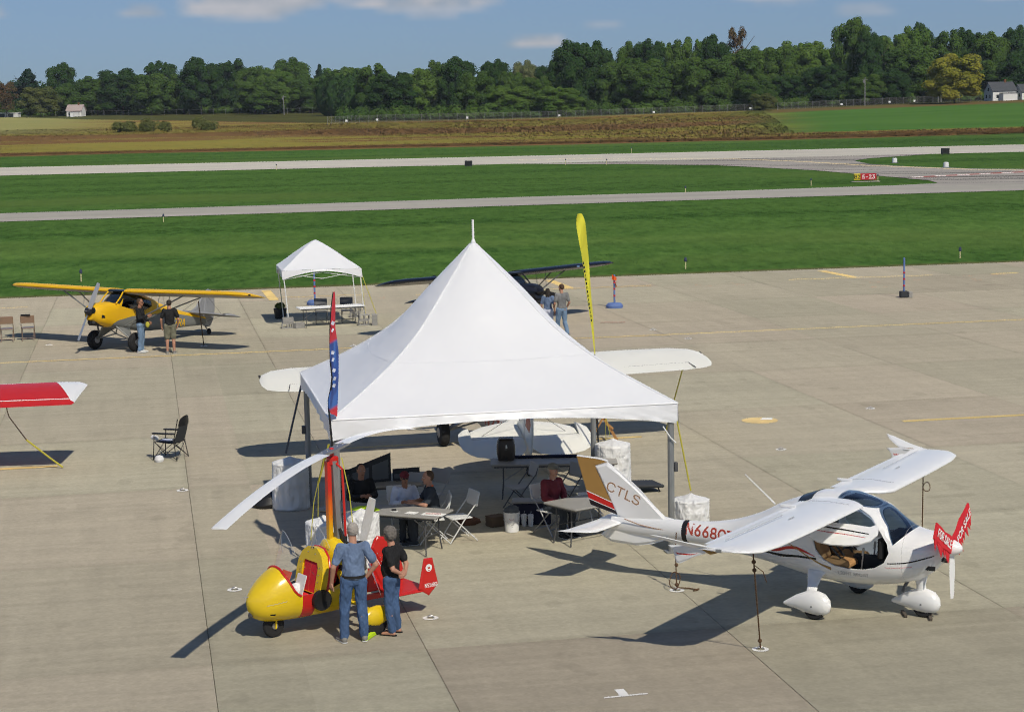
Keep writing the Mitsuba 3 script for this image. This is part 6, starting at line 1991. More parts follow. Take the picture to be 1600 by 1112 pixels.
part(gy, 'hub_bar', loft([np.array([hubp + hd * t + sd * w + (0, 0, z) for w, z in ((-b, .018), (b, .018), (b, -.018), (-b, -.018))]) for t, b in ((-.62, .06), (-.3, .075), (0, .085), (.3, .075), (.62, .06))]), 'm_metal', False)
for j in (-.42, -.2, .2, .42):
    part(gy, 'hub_bolt', tube([hubp + hd * j + (0, 0, -.03), hubp + hd * j + (0, 0, .045)], .016, 8), 'm_chrome')
for s in (1, -1):
    R_ = []
    Ln = 4.15 if s > 0 else 4.35
    for t in np.linspace(0, 1, 26):
        r = .50 + (Ln - .50) * t
        z = .06 * math.sin(t * 1.6) - (.40 if s > 0 else .50) * t ** 1.7
        q = airfoil(9, .12)
        c = .235
        n_ = []
        for ax, az in q:
            n_.append(hubp + s * hd * r + sd * s * ((ax - .3) * c) + np.array([0, 0, az * c * .8 + z + .01]))
        R_.append(np.array(n_))
    part(gy, 'rotor_blade', loft(R_), 'm_white_paint', 40)
# windscreens
def screen(x0, z0, h, w, lean, r):
    v, f = [], []
    for i in range(7):
        t = i / 6
        for j in range(15):
            q = -1 + 2 * j / 14
            v.append((x0 - lean * t - .10 * q * q, w * q * (1 - .25 * t), z0 + h * t * (1 - .35 * q * q) - .20 * q * q))
    for i in range(6):
        for j in range(14):
            k0 = i * 15 + j
            f += [(k0, k0 + 1, k0 + 16), (k0, k0 + 16, k0 + 15)]
    return tri(v, f)


part(gy, 'windscreen', xf(screen(-.06, 1.07, .56, .29, .16, 0), GM), 'm_glass', True)
part(gy, 'windscreen', xf(screen(-.72, 1.27, .34, .27, .10, 0), GM), 'm_glass', True)
for x0, z0, h_, w_, ln in ((-.06, 1.07, .56, .29, .16), (-.72, 1.27, .34, .27, .10)):
    e_ = [(x0 - ln - .10 * q * q, w_ * q * .75, z0 + h_ * (1 - .35 * q * q) - .20 * q * q) for q in np.linspace(-1, 1, 15)]
    part(gy, 'windscreen_edge', xf(tube(e_, .0035, 5), GM), 'm_grey_text')
# orange and white papers in the cockpit
part(gy, 'orange_card', xf(bx(.012, .26, .22, (0, 0, 0)), GM @ mv(-.30, -.12, .86) @ rot([0, 1, 0], -25)), 'm_orange', False)
single('information_board', xf(bx(.012, .26, .30, (0, 0, 0)), GM @ mv(-.40, .16, .80) @ rot([0, 1, 0], -18)), 'm_paper', 'white information sheet on the front seat of the gyroplane', 'sheet', None, False)
single('white_helmet', xf(loft([np.stack([.11 * k_ * np.cos(a), .10 * k_ * np.sin(a), np.full(28, z)], -1) for k_, z in ((.7, -.08), (.95, -.02), (1, .04), (.85, .10), (.5, .14), (.05, .155))]), GM @ mv(-.36, .10, .66)), 'm_white_plain', 'white helmet lying on the front seat of the gyroplane', 'helmet')
# pusher propeller
for j, ang in enumerate((24, 144, 264)):
    R_ = []
    for t in np.linspace(0, 1, 9):
        c = .12 * (.62 + .6 * math.sin(min(1, t * 1.2 + .2) * 2.2)) * (1 if t < .9 else .85)
        tw = math.radians(50 - 18 * t)
        aa = np.arange(10) * 2 * np.pi / 10
        y, x = c * .5 * np.cos(aa), .011 * (1.5 - t) * np.sin(aa)
        R_.append(np.stack([x - y * math.sin(tw), y * math.cos(tw), np.full(10, .07 + .80 * t)], -1))
    part(gy, 'propeller_blade', xf(loft(R_), GM @ mv(-1.62, 0, 1.20) @ rot([1, 0, 0], -ang)), 'm_white_paint', 40)
part(gy, 'propeller_hub', xf(tube([(-1.52, 0, 1.20), (-1.66, 0, 1.20)], .065, 14), GM), 'm_black')
# keel, tailplane and three fins
part(gy, 'keel', xf(cat(bar((-.9, 0, .34), (-2.62, 0, .34), .07, .08)), GM), 'm_red_paint', False)
part(gy, 'tailplane', xf(lens(Polygon([(-1.92, -.50), (-1.92, .50), (-2.60, .50), (-2.60, -.50)]).buffer(.02), .055, .012, .05), GM @ mv(0, 0, .42)), 'm_red_paint', False)
for s in (-1, 1):
    fk = part(gy, 'side_fin', xf(lens(Polygon([(-2.33, .46), (-2.44, .94), (-2.60, .93), (-2.70, .50), (-2.52, .33)]), .035, .008, .03), GM @ mv(0, s * .50, 0) @ UPRIGHT), 'm_red_paint', False)
    if s > 0:
        t_ = center_text('N516RG', .062, .003, True, .235)
        Mt = GM @ mv(0, s * .50 + .019, 0) @ rot([0, 0, 1], 180) @ UPRIGHT
        scene[fk + '__lettering'] = mikit.ply(xf(t_, Mt @ mv(2.555, .50, 0)), 'm_paper')
        scene[fk + '__badge'] = mikit.ply(xf(prism(Point(2.52, .78).buffer(.06), .003), Mt), 'm_paper')
        scene[fk + '__badge_mark'] = mikit.ply(xf(cat(prism(sbox(2.50, .765, 2.54, .795), .005), prism([(2.50, .745), (2.54, .745), (2.52, .725)], .005)), Mt), 'm_text_red')
CF = GM @ UPRIGHT
part(gy, 'centre_fin', xf(lens(Polygon([(-1.62, 1.12), (-1.72, 1.20), (-2.12, .50), (-2.10, .42), (-1.98, .42)]), .05, .01, .03), CF), 'm_red_paint', False)
part(gy, 'centre_fin', xf(lens(Polygon([(-1.72, .80), (-1.66, .42), (-1.98, .42), (-1.80, .78)]), .048, .01, .03), CF), 'm_red_paint', False)
part(gy, 'rudder', xf(lens(Polygon([(-1.84, 1.25), (-1.90, 1.30), (-2.08, 1.25), (-2.36, .52), (-2.14, .50), (-1.78, 1.12)]), .05, .01, .03), CF), 'm_red_paint', False)
for j in range(7):
    part(gy, 'rivet', xf(trimesh.creation.icosphere(1, .011).apply_translation((-1.88 - .02 * (j % 2) - .035 * j, 0, 1.02 - .07 * j)), GM @ mv(0, .026, 0)), 'm_chrome', True)
# undercarriage
nw = part(gy, 'nose_wheel', xf(lathe([(.03, -.035), (.12, -.05), (.165, -.04), (.185, 0), (.165, .04), (.12, .05), (.03, .035)], 26), GM @ mv(0, 0, .185) @ rot([1, 0, 0], 90)), 'm_rubber', 40)
scene[nw + '__hub'] = mikit.ply(xf(tube([(0, -.06, .185), (0, .06, .185)], .05, 12), GM), 'm_metal')
part(gy, 'nose_fork', xf(cat(bar((.0, -.075, .15), (-.02, -.075, .42), .03, .02), bar((.0, .075, .15), (-.02, .075, .42), .03, .02), bar((-.02, -.09, .42), (-.02, .09, .42), .03, .03), tube([(-.02, 0, .42), (-.04, 0, .55)], .025, 8)), GM), 'm_yellow_paint', 30)
for s in (-1, 1):
    part(gy, 'gear_leg', xf(loft([np.stack([x + .055 * np.cos(a), np.full(28, y), z + .022 * np.sin(a)], -1) for x, y, z in ((-1.18, s * .28, .42), (-1.22, s * .50, .42), (-1.30, s * .70, .33), (-1.33, s * .84, .24))]), GM), 'm_yellow_paint', 45)
    sp = part(gy, 'wheel_spat', xf(loft([np.stack([np.full(28, x), s * .88 + w * np.cos(a), zc + hh * np.sin(a)], -1) for x, zc, w, hh in ((-1.02, .27, .01, .01), (-1.06, .28, .07, .08), (-1.18, .29, .095, .145), (-1.32, .29, .10, .165), (-1.45, .30, .085, .13), (-1.58, .33, .05, .075), (-1.66, .35, .01, .015))]), GM), 'm_yellow_paint', 45)
    scene[sp + '__tyre'] = mikit.ply(xf(lathe([(.04, -.05), (.14, -.06), (.185, -.03), (.185, .03), (.14, .06), (.04, .05)], 26), GM @ mv(-1.30, s * .88, .186) @ rot([1, 0, 0], 90)), 'm_rubber', 40)
single('lime_chock', xf(bx(.46, .07, .065, (0, 0, .036), .01), GM @ mv(-1.12, .98, 0) @ rot([0, 0, 1], 35)), 'm_lime', 'lime green wheel chock by the left main wheel of the gyroplane', 'chock', None, False)
part(gy, 'belly_lamp', xf(lathe([(.01, 0), (.04, 0), (.045, .03), (.01, .035)], 14), GM @ mv(.375, 0, .405) @ rot([0, 1, 0], 80)), 'm_steel_dark', 32)
# rotor tie-down straps running from the head to the pod sides
for p_, l in ((((-1.10, -.20, 2.66), (-1.02, -.42, 1.9), (-1.0, -.52, 1.28)), 'yellow rotor strap hanging left of the gyroplane mast'), (((-1.20, .16, 2.66), (-1.24, .30, 2.1), (-1.26, .36, 1.48)), 'yellow rotor strap hanging right of the gyroplane mast')):
    q = [(GM @ np.array([*w, 1]))[:3] for w in p_]
    single('rotor_strap', cat(*[bar(a_, b_, .055, .010) for a_, b_ in zip(q[:-1], q[1:])]), 'm_strap_yellow', l, 'strap', None, False)

# ------------------------------------------------------------------ people
def ball(c, r):
    m = trimesh.creation.icosphere(2, 1.0)
    m.apply_scale(np.broadcast_to(np.asarray(r, float), (3,)))
    m.apply_translation(c)
    return m


def bone(a, ra, b, rb):
    v = np.vstack([ball(a, ra).vertices, ball(b, rb).vertices])
    return man(trimesh.convex.convex_hull(v))


def blend(bones, ref=.035, it=6):
    m = m3.Manifold.batch_boolean(bones, m3.OpType.Add)
    t = unman(m.refine_to_length(ref))
    t.merge_vertices()
    trimesh.smoothing.filter_taubin(t, .5, .53, iterations=it)
    return t


def fingers(wr, d, side, palm_n, curl=.5):
    """Palm, four unequal bent fingers and a thumb that leaves the side of the palm."""
    d, n = unit(d), unit(palm_n)
    s = unit(np.cross(d, n)) * side
    n = np.cross(s * side, d)
    B = [bone(wr, .028, wr + d * .085, (.030, .030, .030))]
    B += [bone(wr + d * .03 + s * .02, .018, wr + d * .085 + s * .034, .014), bone(wr + d * .03 - s * .02, .018, wr + d * .085 - s * .034, .014)]
    for k, l in zip((-1.5, -.5, .5, 1.5), (.066, .082, .086, .074)):
        p0 = wr + d * .085 + s * k * .021
        p1 = p0 + (d * math.cos(curl * .5) + n * math.sin(curl * .5)) * l * .55
        p2 = p1 + (d * math.cos(curl * 1.5) + n * math.sin(curl * 1.5)) * l * .5
        B += [bone(p0, .0105, p1, .0095), bone(p1, .0095, p2, .008)]
    t0 = wr + d * .025 + s * .026
    t1 = t0 + unit(d * .7 + s * .8 + n * .25) * .045
    t2 = t1 + unit(d * .95 + s * .15 + n * .4) * .036
    B += [bone(t0, .015, t1, .012), bone(t1, .012, t2, .0095)]
    return B


STAND = {'pelvis': (0, 0, .95), 'waist': (-.005, 0, 1.10), 'chest': (.0, 0, 1.29), 'neck': (-.02, 0, 1.475), 'head': (.02, 0, 1.645), 'sh': (-.015, .178, 1.415), 'el': (-.04, .245, 1.13), 'wr': (.04, .255, .885),
         'hip': (0, .092, .92), 'kn': (.015, .10, .50), 'an': (-.035, .11, .085)}
SIT = {'pelvis': (0, 0, .53), 'waist': (.0, 0, .68), 'chest': (.02, 0, .87), 'neck': (.01, 0, 1.05), 'head': (.05, 0, 1.22), 'sh': (.0, .178, .995), 'el': (.06, .25, .73), 'wr': (.30, .16, .775),
       'hip': (0, .09, .52), 'kn': (.43, .11, .52), 'an': (.40, .12, .085)}


def person(label, x, y, yaw, h=1.78, base=STAND, over=None, top='m_shirt_blue', sleeve='short', bottom='m_jeans', legs='long', shoe='m_shoe_grey', hair='m_hair_grey', hairstyle='short', cap=None, skin='m_skin', belly=0.0,
           glasses=False, toe=0.0, headyaw=0.0, palm=None, hdir=None, belt=None, collar=None, female=False, sandal=False):
    key = thing('person', label, 'person')
    P = {}
    for n, c in base.items():
        c = np.array(c, float)
        if n in ('pelvis', 'waist', 'chest', 'neck', 'head'):
            P[n] = c
        else:
            P[n + 'L'], P[n + 'R'] = c, c * [1, -1, 1]
    P.update({k_: np.array(v, float) for k_, v in (over or {}).items()})
    k = h / 1.78
    M = place(x, y, 0, yaw) @ np.diag([k, k, k, 1.0])
    W = .93 if female else 1.0
    up = unit(P['neck'] - P['waist'])
    HM = mv(*P['head']) @ rot([0, 0, 1], headyaw)
    hp = lambda a, b, c: (HM @ np.array([a, b, c, 1]))[:3]
    # ---- body: one continuous skin
    B = [bone(P['pelvis'], (.115, .155 * W, .11), P['waist'], (.10, .135 * W, .10)), bone(P['waist'], (.10, .135 * W, .10), P['chest'], (.115, .158 * W, .13)),
         bone(P['chest'], (.115, .158 * W, .13), P['chest'] + (P['neck'] - P['chest']) * .62, (.075, .135 * W, .06)), bone(P['chest'] + (P['neck'] - P['chest']) * .8, .062, P['head'] - (.015, 0, .05), .054)]
    B += [bone(hp(-.012, 0, .035), (.098, .076, .095), hp(.015, 0, -.055), (.070, .058, .062)), bone(hp(.03, 0, -.075), (.050, .044, .045), hp(.058, 0, -.098), (.022, .026, .018)),
          bone(hp(.083, 0, .012), .010, hp(.108, 0, -.028), .013), bone(hp(.070, -.035, .022), .016, hp(.070, .035, .022), .016)]
    for s in (-1, 1):
        B.append(bone(hp(-.012, s * .077, .012), (.018, .008, .026), hp(-.006, s * .073, -.022), (.010, .008, .012)))
    for s, q in (('L', 1), ('R', -1)):
        B += [bone(P['chest'] + (P['neck'] - P['chest']) * .55 + (0, q * .09, 0), .055, P['sh' + s], .058), bone(P['sh' + s], .056, P['el' + s], .041), bone(P['el' + s], .041, P['wr' + s], .027)]
        B += [bone(P['pelvis'] + (0, q * .06, -.02), .11, P['hip' + s], .098), bone(P['hip' + s], .092, P['kn' + s], .058), bone(P['kn' + s], .056, P['kn' + s] * .62 + P['an' + s] * .38 + (-.012, 0, 0), .054),
              bone(P['kn' + s] * .62 + P['an' + s] * .38 + (-.012, 0, 0), .054, P['an' + s], .036)]
        t = math.radians(toe * q)
        td = np.array([math.cos(t), math.sin(t), 0])
        B += [bone(P['an' + s] + (0, 0, -.035), .036, P['an' + s] + td * .15 + (0, 0, -.055), (.035, .035, .022)), bone(P['an' + s] + (-.03, 0, -.045), .032, P['an' + s] + td * .16 + (0, 0, -.058), (.03, .035, .02))]
        dd = (hdir or {}).get(s)
        dd = unit(P['wr' + s] - P['el' + s]) if dd is None else unit(dd)
        B += fingers(P['wr' + s], dd, q if abs(dd[2]) < .6 else q, (palm or {}).get(s, (0, -q, 0)), .55)
    body = blend(B, .032, 4)
    part(key, 'body', xf(body, M), skin, True)
    # ---- eyes and mouth
    for s in (-1, 1):
        e = part(key, 'eye', xf(ball(hp(.083, s * .032, .008), (.008, .013, .008)), M), 'm_white_plain', True)
        scene[e + '__pupil'] = mikit.ply(xf(ball(hp(.090, s * .032, .008), (.004, .006, .006)), M), 'm_black', True)
    part(key, 'mouth', xf(ball(hp(.088, 0, -.068), (.008, .022, .006)), M), 'm_terracotta', True)
    # ---- clothes
    g = .017
    b_ = belly
    low = P['pelvis'] + (P['waist'] - P['pelvis']) * .15
    C = [bone(low, (.135 + b_ * .5, .175 * W, .06), P['waist'] + (b_ * .6, 0, 0), (.118 + b_, .155 * W + b_ * .4, .10)), bone(P['waist'] + (b_ * .6, 0, 0), (.118 + b_, .155 * W + b_ * .4, .10), P['chest'], (.132, .176 * W, .13)),
         bone(P['chest'], (.132, .176 * W, .13), P['chest'] + (P['neck'] - P['chest']) * .62, (.088, .145 * W, .062)), bone(P['chest'] + (P['neck'] - P['chest']) * .6, (.08, .12, .05), P['neck'] + (0, 0, -.012), (.066, .070, .028))]
    for s, q in (('L', 1), ('R', -1)):
        C += [bone(P['chest'] + (P['neck'] - P['chest']) * .55 + (0, q * .09, 0), .070, P['sh' + s], .076)]
        if sleeve == 'short':
            mid = P['sh' + s] * .30 + P['el' + s] * .70
            C.append(bone(P['sh' + s], .075, mid, .067))
        else:
            C += [bone(P['sh' + s], .075, P['el' + s], .062), bone(P['el' + s], .062, P['el' + s] * .08 + P['wr' + s] * .92, .045)]
    tm = blend(C, .032, 5)
    nz = (meshkit.fbm(tm.vertices * [13, 13, 9] + x, 3, 4) - .5)
    tm.vertices += tm.vertex_normals * (nz[:, None] * .040)
    part(key, 'shirt' if sleeve == 'short' else 'jacket', xf(tm, M), top, True)
    C = [bone(P['pelvis'] + (0, 0, -.03), (.126, .165 * W, .09), low + (P['waist'] - P['pelvis']) * .22, (.120, .158 * W, .035))]
    for s, q in (('L', 1), ('R', -1)):
        C += [bone(P['pelvis'] + (0, q * .06, -.03), .118, P['hip' + s], .108), bone(P['hip' + s], .105, P['kn' + s], .078)]
        if legs == 'long':
            C.append(bone(P['kn' + s], .078, P['an' + s] * .96 + P['kn' + s] * .04, .066))
        else:
            C[-1] = bone(P['hip' + s], .112, P['kn' + s] * .92 + P['hip' + s] * .08, .094)
    bm = blend(C, .032, 5)
    nz = (meshkit.fbm(bm.vertices * [12, 12, 8] + y, 3, 7) - .5)
    bm.vertices += bm.vertex_normals * (nz[:, None] * .042)
    part(key, 'trousers' if legs == 'long' else 'shorts', xf(bm, M), bottom, True)
    if belt:
        a = np.arange(26) * 2 * np.pi / 26
        c = low + (P['waist'] - P['pelvis']) * .10
        part(key, 'belt', xf(loft([np.stack([c[0] + (.143 + b_ * .4) * np.cos(a), c[1] + .180 * W * np.sin(a), np.full(26, c[2] + z)], -1) for z in (-.02, .02)]), M), belt, 40)
    for s, q in (('L', 1), ('R', -1)):
        t = math.radians(toe * q)
        td = np.array([math.cos(t), math.sin(t), 0])
        A = P['an' + s]
        if sandal:
            ms = blend([bone(A + (-.045, 0, -.074), (.042, .040, .010), A + td * .19 + (0, 0, -.074), (.035, .045, .010))], .03, 2)
        else:
            ms = blend([bone(A + (-.035, 0, -.035), (.050, .046, .048), A + td * .07 + (0, 0, -.04), (.05, .046, .04)), bone(A + td * .05 + (0, 0, -.045), (.05, .048, .036), A + td * .18 + (0, 0, -.055), (.045, .048, .028))], .03, 3)
            ms.vertices[:, 2] = np.maximum(ms.vertices[:, 2], A[2] - .083)
        sk = part(key, 'sandal' if sandal else 'shoe', xf(ms, M), shoe, True)
        if not sandal:
            scene[sk + '__sole'] = mikit.ply(xf(trimesh.convex.convex_hull(np.vstack([ball(A + (-.045, 0, -.075), (.048, .044, .010)).vertices, ball(A + td * .185 + (0, 0, -.075), (.045, .047, .010)).vertices])), M), 'm_shoe_white', 30)
    if collar:
        part(key, 'collar', xf(blend([bone(P['neck'] + (-.035, 0, .012), (.035, .062, .020), P['neck'] + (.03, 0, -.012), (.036, .058, .020))], .02, 2), M), collar, True)
    # ---- hair, cap
    hb = [bone(hp(-.030, 0, .055), (.094, .084, .082), hp(-.045, 0, .020), (.080, .081, .070))]
    if hairstyle == 'short':
        hb.append(bone(hp(-.055, 0, -.01), (.058, .074, .05), hp(-.05, 0, .04), (.07, .08, .06)))
    elif hairstyle == 'curly':
        hb = [bone(hp(-.030, 0, .055), (.112, .108, .095), hp(-.060, 0, .0), (.085, .105, .085)), bone(hp(-.06, 0, -.03), (.07, .092, .06), hp(-.05, 0, .04), (.08, .10, .07))]
    elif hairstyle == 'long':
        hb += [bone(hp(-.05, 0, .02), (.075, .088, .07), hp(-.075, 0, -.20), (.040, .080, .06))]
    elif hairstyle == 'tail':
        hb += [bone(hp(-.08, 0, .02), (.05, .06, .05), hp(-.135, 0, -.03), (.045, .04, .05)), bone(hp(-.135, 0, -.03), (.045, .04, .05), hp(-.13, 0, -.10), .022)]
    hm = blend(hb, .018, 3)
    hm.vertices += hm.vertex_normals * ((meshkit.fbm(hm.vertices * 48, 2, 3) - .5) * (.030 if hairstyle == 'curly' else .012))[:, None]
    part(key, 'hair', xf(hm, M), hair, True)
    if cap:
        ck = part(key, 'cap', xf(blend([bone(hp(-.012, 0, .062), (.112, .096, .060), hp(-.015, 0, .10), (.090, .078, .045))], .02, 3), M), cap, True)
        scene[ck + '__peak'] = mikit.ply(xf(trimesh.convex.convex_hull(np.vstack([ball(hp(.07, 0, .052), (.02, .072, .008)).vertices, ball(hp(.155, 0, .040), (.022, .050, .006)).vertices])), M), cap, 30)
    if glasses:
        part(key, 'sunglasses', xf(cat(ball(hp(.090, -.033, .010), (.010, .026, .019)), ball(hp(.090, .033, .010), (.010, .026, .019)), bar(hp(.086, .06, .014), hp(-.01, .080, .016), .006), bar(hp(.086, -.06, .014), hp(-.01, -.080, .016), .006)), M), 'm_black_gloss', 40)
    return key, M, P


# the couple by the gyroplane
person('grey-haired man in blue shirt and jeans, back to us beside the gyroplane', -2.45, 27.95, 104, 1.83, over={'elL': (-.05, .30, 1.14), 'wrL': (.06, .315, .90), 'elR': (-.10, -.32, 1.15), 'wrR': (-.02, -.20, .97), 'anL': (-.03, .17, .085), 'knL': (.02, .14, .50), 'hipL': (0, .10, .92),
       'anR': (-.03, -.13, .085), 'knR': (.0, -.11, .50)}, top='m_shirt_blue', belt='m_black', belly=.03, toe=16, hdir={'R': (.5, .7, -.5)}, headyaw=14)
person('curly grey-haired woman in black shirt, jeans and flip-flops by the gyroplane', -1.90, 28.30, 158, 1.68, over={'elL': (-.14, .23, 1.13), 'wrL': (-.21, .05, 1.02), 'elR': (-.16, -.23, 1.13), 'wrR': (-.22, -.04, 1.00), 'chest': (-.01, 0, 1.29), 'head': (.03, 0, 1.645)},
       top='m_shirt_black', belly=.035, hair='m_hair_pepper', hairstyle='curly', shoe='m_black', sandal=True, female=True, hdir={'L': (-.1, -1, 0), 'R': (-.1, 1, 0)}, headyaw=-25)
# the two at the yellow plane
person('man in black jacket, jeans and sunglasses gesturing by the yellow plane', -12.46, 63.45, -8, 1.83, over={'elR': (.06, -.27, 1.16), 'wrR': (.30, -.20, 1.22), 'elL': (.02, .25, 1.13), 'wrL': (.22, .17, 1.00)}, top='m_shirt_black', sleeve='long', hair='m_hair_brown', glasses=True, shoe='m_shoe_white', bottom='m_jeans_light', skin='m_skin_tan')
yk = single('yellow_rag', loft([np.stack([-12.20 + r * np.cos(a), 63.30 + r * np.sin(a) * .7, np.full(12, z)], -1) for a in [np.arange(12) * np.pi / 6] for r, z in ((.02, .86), (.06, .90), (.075, .97), (.05, 1.04), (.01, 1.06))]), 'm_strap_yellow', 'yellow rag held by the man in the black jacket', 'rag')
person('man in black polo and khaki shorts, back to us by the yellow plane', -11.42, 63.12, 100, 1.80, top='m_shirt_black', bottom='m_khaki', legs='shorts', shoe='m_shoe_grey', hair='m_hair_dark', skin='m_skin', over={'wrL': (.08, .27, .90), 'elL': (-.03, .28, 1.13), 'elR': (-.03, -.28, 1.13), 'wrR': (.10, -.25, .92)}, toe=12)
# the two at the black plane
person('man in grey tee and pale jeans walking behind the tent by the black plane', 1.76, 65.8, 118, 1.84, over={'anL': (.16, .09, .085), 'knL': (.10, .10, .50), 'anR': (-.22, -.10, .10), 'knR': (-.02, -.10, .51), 'elL': (.0, .26, 1.13), 'wrL': (.20, .18, 1.02), 'elR': (-.06, -.27, 1.14), 'wrR': (.08, -.24, .96)},
       top='m_shirt_grey', bottom='m_jeans_light', shoe='m_shirt_dark', hair='m_hair_brown', headyaw=15)
person('long-haired woman in blue top behind the tent by the black plane', 1.30, 66.6, 80, 1.62, top='m_shirt_blue', bottom='m_shirt_white', legs='shorts', hair='m_hair_dark', hairstyle='long', female=True, shoe='m_shoe_grey')
# the people sitting under the tent
person('woman in white shirt and dark red cap sitting at the long grey table', -2.05, 34.80, -78, 1.68, SIT, over={'wrL': (.30, .10, .80), 'wrR': (.30, -.10, .80)}, top='m_shirt_white', sleeve='long', bottom='m_shirt_dark', shoe='m_black', hair='m_hair_dark', hairstyle='tail', cap='m_jacket_maroon', glasses=True, female=True, skin='m_skin_tan', palm={'L': (0, 0, -1), 'R': (0, 0, -1)})
person('man in dark tee with orange collar sitting at the right of the long table', -1.50, 34.42, 192, 1.80, SIT, over={'wrR': (.36, .02, .80), 'elR': (.20, -.22, .76), 'wrL': (.40, .12, .80), 'elL': (.20, .27, .76), 'chest': (.05, 0, .87), 'neck': (.06, 0, 1.05), 'head': (.10, 0, 1.21), 'shL': (.05, .18, .99), 'shR': (.05, -.18, .99)}, top='m_shirt_dark', hair='m_hair_brown',
       bottom='m_shirt_dark', collar='m_orange', shoe='m_shirt_dark', palm={'L': (0, 0, -1), 'R': (0, 0, -1)}, headyaw=12)
person('dark-haired man in black jacket sitting in front of the display board', -2.90, 35.28, -72, 1.78, SIT, over={'wrL': (.32, .08, .79), 'wrR': (.32, -.08, .79)}, top='m_shirt_black', sleeve='long', bottom='m_shirt_black', shoe='m_black', hair='m_hair_dark', skin='m_skin_tan', collar='m_shirt_grey', palm={'L': (0, 0, -1), 'R': (0, 0, -1)})
person('man in maroon jacket and grey cap sitting at the right-hand table', .70, 34.95, -48, 1.78, SIT, over={'wrL': (.26, .05, .66), 'wrR': (.26, -.08, .66)}, top='m_jacket_maroon', sleeve='long', bottom='m_shirt_dark', shoe='m_black', hair='m_hair_grey', cap='m_cap_grey', skin='m_skin', collar='m_white_soft')

# ------------------------------------------------------------------ feather flags
def flag_tex_red(p, n, uv):
    z = p.z
    f = noise(p.x * 6 + z * 1.2, p.y * 6, z * 1.8)
    blue = mix((.020, .055, .25), (.035, .13, .42), smoothstep(.35, .65, f))
    red = mi.Color3f(.52, .018, .030)
    t = smoothstep(2.98, 2.90, z) + smoothstep(4.05, 4.12, z)
    return mix(blue, red, dr.minimum(t, 1.0))


mat('m_flag_red_blue', mikit.proc(flag_tex_red), .75)
mat('m_flag_yellow', (.60, .56, .035), .75)


def feather(pole, strip, label, fabric, foot, thick=.008):
    k = thing('feather_flag', label, 'flag')
    part(k, 'pole', tube(pole, np.linspace(.022, .008, len(pole)), 7), 'm_black')
    L_ = np.array([np.array(a) for a, b in strip])
    Rr_ = np.array([np.array(b) for a, b in strip])
    t = np.linspace(0, 1, len(strip))
    tt = np.linspace(0, 1, 40)
    Lp = np.stack([PCH(t, L_[:, i])(tt) for i in range(3)], -1)
    Rp = np.stack([PCH(t, Rr_[:, i])(tt) for i in range(3)], -1)
    v, f = [], []
    for i in range(40):
        for j in range(7):
            q = j / 6
            w = np.linalg.norm(Rp[i] - Lp[i])
            v.append(Lp[i] * (1 - q) + Rp[i] * q + np.array([0, 1, 0]) * (.22 * w * math.sin(q * 3.14 + i * .35)))
    for i in range(39):
        for j in range(6):
            a = i * 7 + j
            f += [(a, a + 1, a + 8), (a, a + 8, a + 7)]
    m = tri(v, f)
    part(k, 'fabric', m, fabric, True)
    part(k, 'base', foot, 'm_dark_panel', 30)
    return k


YP = [(1.86, 40.6, 0.02), (1.81, 40.6, 1.44), (1.79, 40.6, 2.61), (1.75, 40.6, 3.25), (1.69, 40.6, 4.08), (1.63, 40.6, 4.91), (1.57, 40.6, 5.46), (1.5, 40.6, 5.68)]
YS = [((1.46, 40.6, 5.68), (1.56, 40.95, 5.66)), ((1.43, 40.6, 5.46), (1.63, 40.95, 5.46)), ((1.47, 40.6, 5.12), (1.66, 40.95, 5.16)), ((1.53, 40.6, 4.77), (1.69, 40.95, 4.81)), ((1.58, 40.6, 4.36), (1.71, 40.95, 4.4)), ((1.63, 40.6, 3.94), (1.73, 40.95, 3.98)), ((1.68, 40.6, 3.53), (1.77, 40.95, 3.52)), ((1.73, 40.6, 3.11), (1.79, 40.95, 3.08)), ((1.78, 40.6, 2.65), (1.81, 40.95, 2.61))]
RPo = [(-3.15, 31.75, 0.02), (-3.14, 31.75, 0.4), (-3.1, 31.75, 1.62), (-3.08, 31.75, 2.39), (-3.06, 31.75, 2.94), (-3.04, 31.75, 3.82), (-3.02, 31.75, 4.47), (-2.98, 31.75, 4.94)]
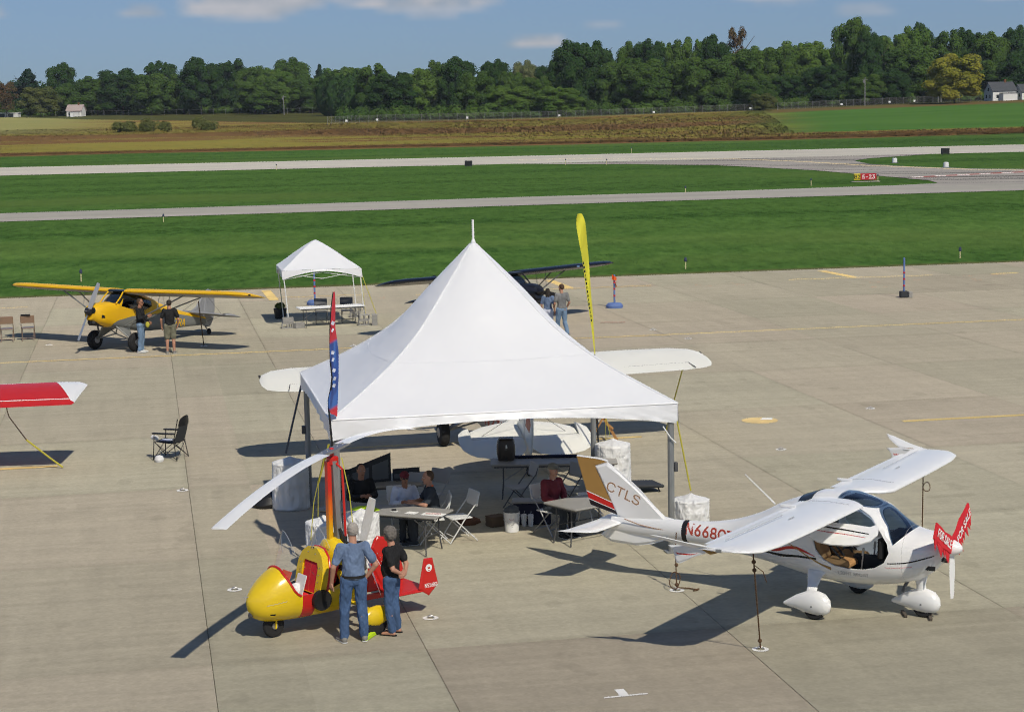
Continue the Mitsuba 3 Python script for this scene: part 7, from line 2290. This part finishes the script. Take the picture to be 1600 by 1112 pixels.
RS = [((-2.98, 31.75, 4.94), (-2.99, 32.15, 4.9)), ((-3.02, 31.75, 4.68), (-2.98, 32.15, 4.66)), ((-3.05, 31.75, 4.36), (-3.0, 32.15, 4.33)), ((-3.06, 31.75, 4.03), (-2.98, 32.15, 4.03)), ((-3.06, 31.75, 3.76), (-2.96, 32.15, 3.76)), ((-3.04, 31.75, 3.49), (-2.96, 32.15, 3.49)), ((-3.06, 31.75, 3.33), (-2.98, 32.15, 3.3)), ((-3.11, 31.75, 3.11), (-3.0, 32.15, 3.08)), ((-3.11, 31.75, 2.94), (-3.01, 32.15, 2.88)), ((-3.07, 31.75, 2.85), (-3.01, 32.15, 2.77))]
feather(YP[:3] + [YS[-1][0]], YS, 'tall yellow feather flag rising behind the right slope of the tent', 'm_flag_yellow', xf(lathe([(.02, .004), (.26, .004), (.27, .06), (.05, .10), (.03, .16), (.01, .16)], 20), mv(1.86, 40.6, 0)))
for i in range(15):
    z = 4.62 - .088 * i
    a = np.array([np.interp(-z, [-q[0][2] for q in YS], [q[0][0] for q in YS]), 40.6, z])
    part('feather_flag', 'print_mark', bx(.030 if i % 3 else .018, .004, .055, a + (.022, -.012, 0)), 'm_black', False)
feather(RPo[:4] + [(a[0] - .005, a[1] + .01, a[2]) for a, b in RS[:-1][::-1]], RS, 'red and blue feather flag in front of the front left tent post', 'm_flag_red_blue', xf(lathe([(.02, .004), (.22, .004), (.23, .06), (.05, .10), (.03, .16), (.01, .16)], 20), mv(-3.15, 31.75, 0)))
for i, (z, w) in enumerate(((4.42, .05), (4.30, .03), (3.92, .05), (3.80, .035), (3.62, .05), (3.48, .04), (3.36, .045))):
    a = np.array([np.interp(-z, [-q[0][2] for q in RS], [q[0][0] for q in RS]), 31.75, z])
    part('feather_flag_001', 'print_mark', xf(bx(w, .004, .06), mv(*(a + (.045, -.035, 0))) @ rot([0, 1, 0], 20)), 'm_shirt_white', False)


# ------------------------------------------------------------------ the air: a thin late-summer haze
scene['air'] = {'type': 'homogeneous', 'albedo': {'type': 'rgb', 'value': [.95, .95, .95]}, 'sigma_t': {'type': 'rgb', 'value': [.000050, .000058, .000068]}}
scene['camera']['medium'] = {'type': 'ref', 'id': 'air'}
scene['m_clear'] = {'type': 'null'}
labels['haze'] = {'label': 'thin late-summer haze over the airfield', 'category': 'haze', 'kind': 'stuff'}
scene['haze'] = {'type': 'cube', 'to_world': T().translate([0, 3600, 22]).scale([9500, 5200, 24]), 'bsdf': {'type': 'ref', 'id': 'm_clear'}, 'interior': {'type': 'ref', 'id': 'air'}}
